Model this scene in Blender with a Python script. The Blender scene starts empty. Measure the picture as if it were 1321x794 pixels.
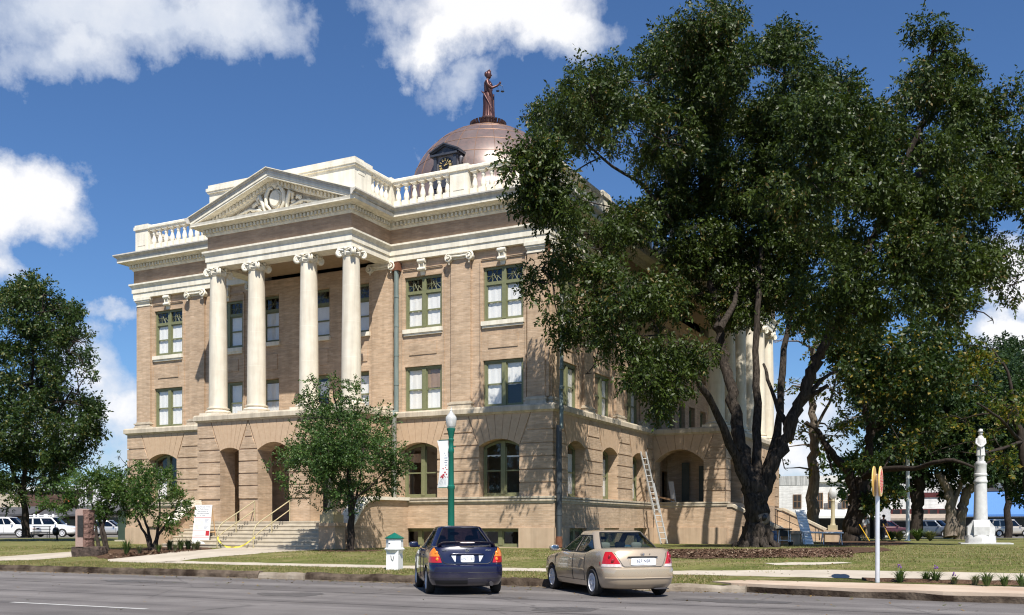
# Courthouse on a square, late morning sun from the street side
EXPOSURE = 0.5
SUN = 5.0
SKYS = 0.074
SKYTINT = (0.60, 0.84, 1.13)
CLOUDK = 10.0
CLOUDS = [(150, -5, 200, 62, 1.0, .22), (285, 12, 118, 64, 1.0, .28), (85, 50, 85, 46, .7, .35), (640, 8, 180, 66, 1.1, 1.4), (565, 50, 80, 42, .9, 1.0), (715, 45, 105, 48, 1.0, .9),
          (8, 255, 90, 66, 1.2, 1.5), (0, 325, 40, 45, .8, .8), (52, 252, 50, 36, 1.0, 1.4), (140, 390, 50, 16, .5, .6), (110, 460, 70, 60, .75, .8), (160, 520, 60, 50, .75, .8), (110, 560, 90, 70, .6, .6),
          (1320, 330, 70, 60, 1.2, 1.4), (1330, 425, 90, 50, 1.1, 1.0), (600, 115, 60, 30, .45, .5), (560, 185, 25, 10, .4, .5), (1000, 560, 160, 70, .7, .9)]
import bpy, bmesh, math, random
import numpy as np
from mathutils import Vector, Matrix, noise
R = math.radians
random.seed(7)
SC = bpy.context.scene
COL = SC.collection

# ------------------------------------------------------------------ camera facts / plan frame
FPX, CX, HY, CAMZ = 1290.0, 660.5, 680.0, 1.5
TH = R(-26.92)
AX = Vector((math.cos(TH), math.sin(TH)))
BX = Vector((-math.sin(TH), math.cos(TH)))
ORG = Vector(((710 - CX) / FPX * 42.0, 42.0))

def W(x, y, z=0.0):
    """courthouse plan coordinates -> world"""
    p = ORG + AX * x + BX * y
    return Vector((p.x, p.y, z))

def loc(X, Y):
    d = Vector((X, Y)) - ORG
    return d.dot(AX), d.dot(BX)

KN = [(-200, 0.15), (-15.3, 0.15), (-12.5, 0.24), (-9.6, 0.54), (-6.0, 0.60), (18.0, 0.62), (45.0, 0.50), (70.0, 0.44), (900, 0.44)]
def gz(y):
    for (a, za), (b, zb) in zip(KN, KN[1:]):
        if y <= b:
            return za + (zb - za) * (y - a) / (b - a)
    return KN[-1][1]

def G(px, py):
    """point of the terrain seen at a pixel of the photograph"""
    t = (px - CX) / FPX
    s = (HY - py) / FPX
    lo, hi = 15.0, 400.0
    f = lambda Y: CAMZ + s * Y - gz(loc(t * Y, Y)[1])
    Y = lo
    while Y < hi:
        if f(Y) <= 0:
            break
        Y += 0.1
    return Vector((t * Y, Y, gz(loc(t * Y, Y)[1])))

def at(px, py, Y):
    return Vector(((px - CX) / FPX * Y, Y, CAMZ + (HY - py) / FPX * Y))

# ------------------------------------------------------------------ objects
def setp(o, label=None, cat=None, group=None, kind=None):
    if label: o['label'] = label
    if cat: o['category'] = cat
    if group: o['group'] = group
    if kind: o['kind'] = kind
    return o

def thing(name, label, cat, loc_=(0, 0, 0), rz=0.0, group=None):
    o = bpy.data.objects.new(name, None)
    COL.objects.link(o)
    o.empty_display_size = 0.3
    o.location = loc_
    o.rotation_euler = (0, 0, rz)
    return setp(o, label, cat, group)

def link_mesh(name, me, parent=None):
    o = bpy.data.objects.new(name, me)
    COL.objects.link(o)
    if parent: o.parent = parent
    return o

def copy_tree(o, parent=None):
    c = o.copy()
    COL.objects.link(c)
    if parent: c.parent = parent
    for ch in list(o.children):
        copy_tree(ch, c)
    return c

FRONT = lambda u, o, z: (u, -o, z)
SIDE = lambda u, o, z: (o, u, z)
IDT = lambda u, o, z: (u, o, z)

class MB:
    def __init__(s, T=IDT):
        s.v = []; s.f = []; s.m = []; s.T = T; s.mi = 0
    def add(s, vs, fs):
        n = len(s.v)
        s.v += [s.T(*p) for p in vs]
        for f in fs:
            s.f.append([i + n for i in f]); s.m.append(s.mi)
    def box(s, a0, a1, b0, b1, c0, c1):
        s.add([(a0, b0, c0), (a1, b0, c0), (a1, b1, c0), (a0, b1, c0), (a0, b0, c1), (a1, b0, c1), (a1, b1, c1), (a0, b1, c1)],
              [(0, 3, 2, 1), (4, 5, 6, 7), (0, 1, 5, 4), (1, 2, 6, 5), (2, 3, 7, 6), (3, 0, 4, 7)])
    def prism(s, poly, b0, b1, axis=1):
        """poly of (p,q) pairs extruded along axis (0 u, 1 o, 2 z)"""
        def mk(p, q, b):
            return [(b, p, q), (p, b, q), (p, q, b)][axis]
        n = len(poly)
        vs = [mk(p, q, b0) for p, q in poly] + [mk(p, q, b1) for p, q in poly]
        fs = [list(range(n)), list(range(2 * n - 1, n - 1, -1))] + [(i, (i + 1) % n, n + (i + 1) % n, n + i) for i in range(n)]
        s.add(vs, fs)
    def tube(s, pts, rad, n=8, caps=True, flat=1.0, rg=0.0):
        pts = [Vector(p) for p in pts]
        if not isinstance(rad, (list, tuple)): rad = [rad] * len(pts)
        vs = []; fs = []
        up = Vector((0, 0, 1)); prev = None
        for i, p in enumerate(pts):
            d = (pts[min(i + 1, len(pts) - 1)] - pts[max(i - 1, 0)])
            d = d.normalized() if d.length > 1e-9 else Vector((0, 0, 1))
            if prev is None:
                e = d.cross(up if abs(d.z) < 0.95 else Vector((1, 0, 0))).normalized()
            else:
                e = (prev - d * prev.dot(d))
                e = e.normalized() if e.length > 1e-6 else d.orthogonal().normalized()
            prev = e
            g = d.cross(e)
            for k in range(n):
                a = 2 * math.pi * k / n
                q = rad[i] * (1 + rg * noise.noise((math.cos(a) * 4.5, math.sin(a) * 4.5 + i * .02, i * .22))) if rg else rad[i]
                vs.append(tuple(p + (e * math.cos(a) + g * math.sin(a) * flat) * q))
        for i in range(len(pts) - 1):
            for k in range(n):
                fs.append((i * n + k, i * n + (k + 1) % n, (i + 1) * n + (k + 1) % n, (i + 1) * n + k))
        if caps:
            fs.append(list(range(n))[::-1]); fs.append(list(range((len(pts) - 1) * n, len(pts) * n)))
        s.add(vs, fs)
    def lathe(s, prof, n=24, c=(0, 0, 0), mod=None, sx=1, sy=1, sweep=2 * math.pi, caps=True):
        vs = []; fs = []
        full = abs(sweep - 2 * math.pi) < 1e-6
        for (r, z) in prof:
            for k in range(n):
                a = sweep * k / (n if full else n - 1)
                rr = r * (mod(a, z) if mod else 1)
                vs.append((c[0] + rr * math.cos(a) * sx, c[1] + rr * math.sin(a) * sy, c[2] + z))
        for i in range(len(prof) - 1):
            for k in range(n if full else n - 1):
                fs.append((i * n + k, i * n + (k + 1) % n, (i + 1) * n + (k + 1) % n, (i + 1) * n + k))
        if full and caps:
            fs.append(list(range(n))[::-1]); fs.append(list(range((len(prof) - 1) * n, len(prof) * n)))
        s.add(vs, fs)
    def sphere(s, c, r, n=10, m=7, sx=1, sy=1, sz=1):
        prof = []
        for i in range(m + 1):
            a = -math.pi / 2 + math.pi * i / m
            prof.append((max(r * math.cos(a), 1e-4), r * math.sin(a) * sz))
        s.lathe(prof, n, c, sx=sx, sy=sy)
    def sweep(s, path, prof, closed=True):
        """prof: closed polygon of (outward, z); path in plan, outward to the right of travel"""
        n = len(path); P = [Vector(p) for p in path]; vs = []; fs = []; k = len(prof)
        for i in range(n):
            if closed or 0 < i < n - 1:
                d1 = (P[i] - P[i - 1]).normalized(); d2 = (P[(i + 1) % n] - P[i]).normalized()
            elif i == 0: d1 = d2 = (P[1] - P[0]).normalized()
            else: d1 = d2 = (P[i] - P[i - 1]).normalized()
            n1 = Vector((d1.y, -d1.x)); n2 = Vector((d2.y, -d2.x))
            m = (n1 + n2) / (1 + n1.dot(n2))
            for (o, z) in prof:
                q = P[i] + m * o
                vs.append((q.x, q.y, z))
        for i in range(n if closed else n - 1):
            j = (i + 1) % n
            for a in range(k):
                b = (a + 1) % k
                fs.append((i * k + a, j * k + a, j * k + b, i * k + b))
        if not closed:
            fs.append(list(range(k))[::-1]); fs.append(list(range((n - 1) * k, n * k)))
        s.add(vs, fs)
    def mesh(s, name, mats, smooth=None, normals=True):
        me = bpy.data.meshes.new(name)
        me.from_pydata([tuple(p) for p in s.v], [], s.f)
        if not isinstance(mats, (list, tuple)): mats = [mats]
        for m in mats: me.materials.append(m)
        if len(mats) > 1: me.polygons.foreach_set('material_index', s.m)
        if normals:
            bm = bmesh.new(); bm.from_mesh(me)
            bmesh.ops.recalc_face_normals(bm, faces=bm.faces)
            bm.to_mesh(me); bm.free()
        if smooth is not None:
            me.polygons.foreach_set('use_smooth', [True] * len(me.polygons))
            me.set_sharp_from_angle(angle=R(smooth))
        me.update()
        return me
    def build(s, name, mats, parent=None, smooth=None, normals=True):
        return link_mesh(name, s.mesh(name, mats, smooth, normals), parent)

# ------------------------------------------------------------------ materials
class N:
    """tiny node helper"""
    def __init__(s, nt): s.nt = nt
    def new(s, t, **kw):
        n = s.nt.nodes.new(t)
        for k, v in kw.items():
            if k.startswith('i_'):
                n.inputs[int(k[2:]) if k[2:].isdigit() else k[2:].replace('_', ' ')].default_value = v
            else: setattr(n, k, v)
        return n
    def ln(s, a, b): s.nt.links.new(a, b)
    def math(s, op, a, b=None, c=None, clamp=False):
        n = s.new('ShaderNodeMath', operation=op); n.use_clamp = clamp
        for i, x in enumerate((a, b, c)):
            if x is None: continue
            if isinstance(x, (int, float)): n.inputs[i].default_value = x
            else: s.ln(x, n.inputs[i])
        return n.outputs[0]
    def mix(s, fac, a, b, typ='MIX'):
        n = s.new('ShaderNodeMix', data_type='RGBA', blend_type=typ)
        for i, x in ((0, fac), (6, a), (7, b)):
            if isinstance(x, (int, float)): n.inputs[i].default_value = x
            elif isinstance(x, (tuple, list)): n.inputs[i].default_value = tuple(x) + ((1,) if len(x) == 3 else ())
            else: s.ln(x, n.inputs[i])
        return n.outputs[2]
    def ramp(s, fac, stops):
        n = s.new('ShaderNodeValToRGB')
        el = n.color_ramp.elements
        while len(el) < len(stops): el.new(0.5)
        for e, (p, c) in zip(el, stops):
            e.position = p
            e.color = (c, c, c, 1) if isinstance(c, (int, float)) else tuple(c) + (1,)
        s.ln(fac, n.inputs[0]); return n.outputs[0]
    def noise(s, vec, scale, detail=4, rough=0.55, dist=0.0):
        n = s.new('ShaderNodeTexNoise'); n.inputs['Scale'].default_value = scale
        n.inputs['Detail'].default_value = detail; n.inputs['Roughness'].default_value = rough; n.inputs['Distortion'].default_value = dist
        if vec is not None: s.ln(vec, n.inputs['Vector'])
        return n.outputs[0]

def base_mat(name):
    m = bpy.data.materials.new(name); m.use_nodes = True
    nt = m.node_tree; b = nt.nodes['Principled BSDF']
    return m, N(nt), b

def mat(name, c1, c2=None, scale=3.0, rough=0.6, metal=0.0, bump=0.0, bscale=30.0, spec=0.5, coat=0.0, stretch=(1, 1, 1), coord='Object', detail=5, contrast=(0.3, 0.7), dist=0.02):
    m, n, b = base_mat(name)
    tc = n.new('ShaderNodeTexCoord').outputs[coord]
    mp = n.new('ShaderNodeMapping'); mp.inputs['Scale'].default_value = stretch
    n.ln(tc, mp.inputs[0])
    if c2:
        f = n.ramp(n.noise(mp.outputs[0], scale, detail), [(contrast[0], 0.0), (contrast[1], 1.0)])
        n.ln(n.mix(f, c1, c2), b.inputs['Base Color'])
    else: b.inputs['Base Color'].default_value = tuple(c1) + (1,)
    b.inputs['Roughness'].default_value = rough; b.inputs['Metallic'].default_value = metal
    b.inputs['Specular IOR Level'].default_value = spec
    if coat: b.inputs['Coat Weight'].default_value = coat; b.inputs['Coat Roughness'].default_value = 0.04
    if bump:
        bp = n.new('ShaderNodeBump'); bp.inputs['Strength'].default_value = bump; bp.inputs['Distance'].default_value = dist
        n.ln(n.noise(mp.outputs[0], bscale, 5), bp.inputs['Height']); n.ln(bp.outputs[0], b.inputs['Normal'])
    return m

def brick_mat(name, c1, c2, mortar, bw=0.22, bh=0.075, stain=0.25, uaxis=True):
    m, n, b = base_mat(name)
    tc = n.new('ShaderNodeTexCoord').outputs['Object']
    sp = n.new('ShaderNodeSeparateXYZ'); n.ln(tc, sp.inputs[0])
    u = n.math('ADD', sp.outputs[0], sp.outputs[1])
    cb = n.new('ShaderNodeCombineXYZ'); n.ln(u, cb.inputs[0]); n.ln(sp.outputs[2], cb.inputs[1])
    br = n.new('ShaderNodeTexBrick'); n.ln(cb.outputs[0], br.inputs['Vector'])
    br.inputs['Color1'].default_value = tuple(c1) + (1,); br.inputs['Color2'].default_value = tuple(c2) + (1,)
    br.inputs['Mortar'].default_value = tuple(mortar) + (1,)
    br.inputs['Scale'].default_value = 1.0; br.inputs['Mortar Size'].default_value = 0.008
    br.inputs['Brick Width'].default_value = bw; br.inputs['Row Height'].default_value = bh; br.inputs['Bias'].default_value = -0.1
    # slow weathering: horizontal courses of slightly different firing and a few streaks
    mp = n.new('ShaderNodeMapping'); mp.inputs['Scale'].default_value = (0.6, 0.6, 5.0); n.ln(tc, mp.inputs[0])
    f1 = n.ramp(n.noise(mp.outputs[0], 1.3, 5), [(0.3, 0.84), (0.7, 1.12)])
    mp3 = n.new('ShaderNodeMapping'); mp3.inputs['Scale'].default_value = (2.2, 2.2, 13.0); n.ln(tc, mp3.inputs[0])
    f3 = n.ramp(n.noise(mp3.outputs[0], 1.0, 3), [(0.32, 0.90), (0.5, 1.0), (0.68, 1.10)])
    mp2 = n.new('ShaderNodeMapping'); mp2.inputs['Scale'].default_value = (1.6, 1.6, 0.12); n.ln(tc, mp2.inputs[0])
    f2 = n.ramp(n.noise(mp2.outputs[0], 1.2, 4), [(0.35, 1.0 - stain), (0.6, 1.04)])
    c = n.mix(1.0, br.outputs[0], f1, 'MULTIPLY'); c = n.mix(1.0, c, f2, 'MULTIPLY'); c = n.mix(1.0, c, f3, 'MULTIPLY')
    n.ln(c, b.inputs['Base Color']); b.inputs['Roughness'].default_value = 0.85; b.inputs['Specular IOR Level'].default_value = 0.25
    bp = n.new('ShaderNodeBump'); bp.inputs['Strength'].default_value = 0.35; bp.inputs['Distance'].default_value = 0.01
    n.ln(br.outputs[1], bp.inputs['Height']); bp.invert = True; n.ln(bp.outputs[0], b.inputs['Normal'])
    return m

def stone_mat(name, c1, c2, streak=0.2, joint=0.0):
    m, n, b = base_mat(name)
    tc = n.new('ShaderNodeTexCoord').outputs['Object']
    f = n.ramp(n.noise(tc, 2.2, 6), [(0.3, 0.0), (0.72, 1.0)])
    c = n.mix(f, c1, c2)
    mp = n.new('ShaderNodeMapping'); mp.inputs['Scale'].default_value = (3.0, 3.0, 0.25); n.ln(tc, mp.inputs[0])
    f2 = n.ramp(n.noise(mp.outputs[0], 1.5, 5), [(0.36, 1.0 - streak), (0.6, 1.03)])
    c = n.mix(1.0, c, f2, 'MULTIPLY')
    n.ln(c, b.inputs['Base Color']); b.inputs['Roughness'].default_value = 0.75; b.inputs['Specular IOR Level'].default_value = 0.3
    bp = n.new('ShaderNodeBump'); bp.inputs['Strength'].default_value = 0.2; bp.inputs['Distance'].default_value = 0.01
    n.ln(n.noise(tc, 25, 5), bp.inputs['Height']); n.ln(bp.outputs[0], b.inputs['Normal'])
    return m

def leaf_mat(name, c1, c2, c3=None, trans=0.35, f3=0.1):
    m, n, b = base_mat(name)
    geo = n.new('ShaderNodeNewGeometry')
    tc = n.new('ShaderNodeTexCoord').outputs['Object']
    big = n.ramp(n.noise(tc, 0.5, 3), [(0.35, 0.0), (0.65, 1.0)])
    k = n.math('MULTIPLY_ADD', geo.outputs['Random Per Island'], 0.6, n.math('MULTIPLY', big, 0.4))
    c = n.mix(k, c1, c2)
    if c3:
        g = n.math('GREATER_THAN', n.math('ADD', geo.outputs['Random Per Island'], n.math('MULTIPLY', n.noise(tc, 0.35, 2), 0.6)), 1.3 - f3 * 1.3)
        c = n.mix(g, c, c3)
    n.ln(c, b.inputs['Base Color']); b.inputs['Roughness'].default_value = 0.46; b.inputs['Specular IOR Level'].default_value = 0.30
    tr = n.new('ShaderNodeBsdfTranslucent'); n.ln(n.mix(1.0, c, (1.25, 1.35, 0.5), 'MULTIPLY'), tr.inputs[0])
    mx = n.new('ShaderNodeMixShader'); mx.inputs[0].default_value = trans
    n.ln(b.outputs[0], mx.inputs[1]); n.ln(tr.outputs[0], mx.inputs[2])
    n.ln(mx.outputs[0], n.nt.nodes['Material Output'].inputs[0])
    return m

def glass_mat(name, tint=(0.8, 0.85, 0.85), refl=0.12, rough=0.02, body=0.0, bodycol=(0.02, 0.03, 0.03)):
    m, n, b = base_mat(name)
    n.nt.nodes.remove(b)
    tr = n.new('ShaderNodeBsdfTransparent'); tr.inputs[0].default_value = tuple(tint) + (1,)
    gl = n.new('ShaderNodeBsdfGlossy'); gl.inputs['Roughness'].default_value = rough; gl.inputs[0].default_value = (0.9, 0.95, 1, 1)
    tcg = n.new('ShaderNodeTexCoord').outputs['Object']; bpg = n.new('ShaderNodeBump'); bpg.inputs['Strength'].default_value = 0.25; bpg.inputs['Distance'].default_value = 0.02; n.ln(n.noise(tcg, 2.2, 2), bpg.inputs['Height']); n.ln(bpg.outputs[0], gl.inputs['Normal'])
    fr = n.new('ShaderNodeLayerWeight'); fr.inputs[0].default_value = 0.5
    f = n.math('ADD', n.math('MULTIPLY', n.math('POWER', fr.outputs['Facing'], 4.0), 0.8), refl, clamp=True)
    mx = n.new('ShaderNodeMixShader'); n.ln(f, mx.inputs[0]); n.ln(tr.outputs[0], mx.inputs[1]); n.ln(gl.outputs[0], mx.inputs[2])
    n.ln(mx.outputs[0], n.nt.nodes['Material Output'].inputs[0])
    return m

M = {}
M['brick'] = brick_mat('tan_brick', (0.45, 0.318, 0.21), (0.545, 0.402, 0.28), (0.485, 0.37, 0.26), stain=0.14)
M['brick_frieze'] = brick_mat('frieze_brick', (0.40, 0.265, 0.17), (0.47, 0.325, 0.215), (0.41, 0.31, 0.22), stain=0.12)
M['brick_fan'] = mat('gauged_brick', (0.47, 0.33, 0.215), (0.54, 0.39, 0.26), 6, 0.85, bump=0.2, bscale=40, spec=0.25)
M['plinth'] = stone_mat('plinth_brick', (0.45, 0.325, 0.22), (0.52, 0.39, 0.27), 0.15)
M['white_stone'] = stone_mat('cream_stone', (0.74, 0.68, 0.55), (0.81, 0.765, 0.65), 0.15)
M['column_stone'] = stone_mat('column_stone', (0.64, 0.57, 0.45), (0.73, 0.67, 0.55), 0.14)
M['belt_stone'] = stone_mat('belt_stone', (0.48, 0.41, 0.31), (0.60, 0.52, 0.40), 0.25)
M['grey_cyma'] = stone_mat('weathered_cyma', (0.56, 0.52, 0.46), (0.66, 0.62, 0.54), 0.18)
M['frame_green'] = mat('window_green_paint', (0.160, 0.168, 0.085), (0.195, 0.202, 0.105), 8, 0.5)
M['glass'] = glass_mat('window_glass', (0.985, 0.985, 0.985), 0.035)
M['blind'] = mat('white_blind', (0.80, 0.79, 0.75), (0.86, 0.85, 0.81), 6, 0.8, stretch=(1, 1, 0.3))
M['backing_tan'] = mat('brown_backing', (0.30, 0.20, 0.13), (0.36, 0.25, 0.17), 6, 0.8)  # plain brown sheet set behind some panes in place of a white blind
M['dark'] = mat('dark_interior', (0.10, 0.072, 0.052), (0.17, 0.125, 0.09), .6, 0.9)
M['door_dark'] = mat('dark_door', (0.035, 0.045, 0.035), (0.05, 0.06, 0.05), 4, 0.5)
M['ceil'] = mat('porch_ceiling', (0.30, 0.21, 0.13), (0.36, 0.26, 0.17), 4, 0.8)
def copper():
    m, n, b = base_mat('copper_sheet')
    tc = n.new('ShaderNodeTexCoord').outputs['Object']
    f = n.ramp(n.noise(tc, 0.9, 5), [(0.3, 0.0), (0.7, 1.0)])
    c = n.mix(f, (0.145, 0.107, 0.097), (0.205, 0.160, 0.146))
    c = n.mix(n.ramp(n.noise(tc, 5, 4), [(0.4, 0.0), (0.8, 0.5)]), c, (0.30, 0.18, 0.15))
    n.ln(c, b.inputs['Base Color']); b.inputs['Metallic'].default_value = 0.25; b.inputs['Roughness'].default_value = 0.36
    return m
M['copper'] = copper()
M['copper_seam'] = mat('copper_seam', (0.40, 0.24, 0.16), None, rough=0.5, metal=0.6)
M['copper_dark'] = mat('dark_copper', (0.05, 0.026, 0.024), (0.09, 0.045, 0.038), 3, 0.5, metal=0.4)
M['lead'] = mat('dark_zinc', (0.045, 0.05, 0.065), (0.07, 0.075, 0.09), 4, 0.45, metal=0.3)
M['zinc_panel'] = mat('grey_zinc_panel', (0.16, 0.15, 0.17), (0.22, 0.21, 0.22), 5, 0.5, metal=0.3)
M['gold'] = mat('gold_paint', (0.50, 0.38, 0.16), None, rough=0.5)
M['black'] = mat('black_paint', (0.012, 0.012, 0.014), None, rough=0.4)
M['bronze'] = mat('red_bronze', (0.07, 0.03, 0.027), (0.13, 0.058, 0.05), 5, 0.4, metal=0.5)
M['patina'] = mat('patina_pipe', (0.12, 0.16, 0.15), (0.20, 0.24, 0.22), 2, 0.6, stretch=(4, 4, 0.5))
M['pipe_grey'] = mat('grey_pipe', (0.20, 0.20, 0.17), (0.26, 0.26, 0.22), 2, 0.5, metal=0.3)
M['pipe_dark'] = mat('dark_pipe', (0.03, 0.035, 0.04), (0.06, 0.07, 0.075), 2, 0.5, stretch=(4, 4, 0.5))
M['rust'] = mat('rust', (0.12, 0.045, 0.02), (0.2, 0.08, 0.04), 8, 0.9)
M['concrete'] = mat('concrete', (0.42, 0.375, 0.30), (0.54, 0.49, 0.40), 1.5, 0.9, bump=0.2, bscale=20, spec=0.2)
M['step'] = mat('step_concrete', (0.44, 0.385, 0.30), (0.56, 0.50, 0.40), 3, 0.9, bump=0.2, bscale=15, spec=0.2)
M['rail'] = mat('tan_rail_paint', (0.42, 0.36, 0.22), None, rough=0.45)
M['tape'] = mat('yellow_tape', (0.75, 0.62, 0.05), (0.80, 0.70, 0.10), 20, 0.4)
M['white'] = mat('white_paint', (0.80, 0.80, 0.78), (0.76, 0.76, 0.74), 3, 0.45)
M['red'] = mat('red_print', (0.45, 0.03, 0.04), None, rough=0.5)
M['pink'] = mat('pale_print', (0.72, 0.62, 0.50), None, rough=0.6)
M['ink'] = mat('dark_ink', (0.05, 0.06, 0.12), None, rough=0.5)
M['ink_grey'] = mat('grey_ink', (0.30, 0.33, 0.42), None, rough=0.5)
M['wood'] = mat('raw_lumber', (0.42, 0.26, 0.13), (0.52, 0.34, 0.18), 6, 0.8, stretch=(1, 1, 6))
M['wood_brown'] = mat('brown_timber', (0.16, 0.09, 0.045), (0.22, 0.13, 0.07), 6, 0.7)
M['alu'] = mat('aluminium', (0.55, 0.55, 0.53), (0.66, 0.66, 0.64), 8, 0.45, metal=0.4)
M['green_post'] = mat('dark_green_enamel', (0.004, 0.115, 0.08), (0.006, 0.135, 0.095), 2, 0.35)
M['lamp_glass'] = mat('frosted_lamp_glass', (0.62, 0.62, 0.60), (0.72, 0.72, 0.69), 8, 0.25); M['lamp_glass'].node_tree.nodes['Principled BSDF'].inputs['Alpha'].default_value = 0.7
M['granite'] = mat('pink_granite', (0.27, 0.18, 0.155), (0.40, 0.285, 0.245), 40, 0.7, bump=0.3, bscale=20)
M['granite_rough'] = mat('rough_granite', (0.10, 0.055, 0.045), (0.26, 0.15, 0.12), 9, 0.9, bump=1.0, bscale=12, dist=0.06)
M['granite_dark'] = mat('dark_rough_stone', (0.022, 0.016, 0.013), (0.11, 0.075, 0.06), 8, 0.95, bump=1.0, bscale=12, dist=0.06)
M['plaque'] = mat('dark_plaque', (0.03, 0.028, 0.026), (0.06, 0.055, 0.05), 10, 0.4, metal=0.4)
M['grey_marble'] = mat('white_marble', (0.50, 0.495, 0.49), (0.66, 0.655, 0.645), 4, 0.6, bump=0.1)
M['box_green'] = mat('utility_green', (0.035, 0.055, 0.04), (0.045, 0.07, 0.05), 2, 0.5)
M['galv'] = mat('galvanised_pole', (0.62, 0.64, 0.68), (0.74, 0.76, 0.79), 6, 0.35, metal=0.35)
M['rim_yellow'] = mat('ochre_enamel', (0.74, 0.50, 0.14), None, rough=0.4)
M['yellow'] = mat('yellow_enamel', (0.75, 0.45, 0.02), None, rough=0.4)
M['cream'] = mat('cream_enamel', (0.80, 0.72, 0.52), None, rough=0.4)
M['redpaint'] = mat('red_enamel', (0.60, 0.05, 0.02), None, rough=0.4)
M['barrel'] = mat('blue_plastic', (0.06, 0.09, 0.16), (0.10, 0.13, 0.21), 4, 0.5)
M['skin'] = mat('skin', (0.30, 0.15, 0.09), None, rough=0.6)
M['hair'] = mat('dark_hair', (0.012, 0.01, 0.008), None, rough=0.6)
M['tshirt'] = mat('white_cotton', (0.75, 0.76, 0.78), (0.8, 0.8, 0.82), 6, 0.9)
M['navyshirt'] = mat('navy_cotton', (0.02, 0.025, 0.05), (0.03, 0.035, 0.06), 6, 0.9)
M['khaki'] = mat('khaki_cotton', (0.20, 0.16, 0.10), (0.24, 0.19, 0.13), 6, 0.9)
M['jeans'] = mat('dark_jeans', (0.02, 0.025, 0.04), (0.03, 0.035, 0.055), 6, 0.9)
# ------------------------------------------------------------------ render, camera, light, sky
w = bpy.data.worlds.new('World'); SC.world = w; w.use_nodes = True
cam = bpy.data.cameras.new('camera'); camo = bpy.data.objects.new('camera', cam); COL.objects.link(camo)
camo.location = (0, 0, CAMZ); camo.rotation_euler = (R(90), 0, 0)
cam.sensor_fit = 'HORIZONTAL'; cam.sensor_width = 36.0; cam.lens = 36.0 * FPX / 1321.0
cam.shift_y = (HY - 397.0) / 1321.0
cam.clip_end = 3000
SC.cycles.filter_width = 1.15
SC.camera = camo
SC.view_settings.view_transform = 'Standard'; SC.view_settings.look = 'None'
SC.view_settings.exposure = EXPOSURE; SC.view_settings.gamma = 1.0

sl = Vector((0.80, -1.0, 1.78))                       # towards the sun, in plan coordinates
sw = Vector((AX.x * sl.x + BX.x * sl.y, AX.y * sl.x + BX.y * sl.y, sl.z)).normalized()
sun = bpy.data.lights.new('sun', 'SUN'); sun.energy = SUN; sun.angle = R(0.53); sun.color = (1.0, 0.95, 0.87)
suno = bpy.data.objects.new('sun', sun); COL.objects.link(suno)
suno.rotation_euler = (-sw).to_track_quat('-Z', 'Y').to_euler()
suno.location = (0, -20, 60)

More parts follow.
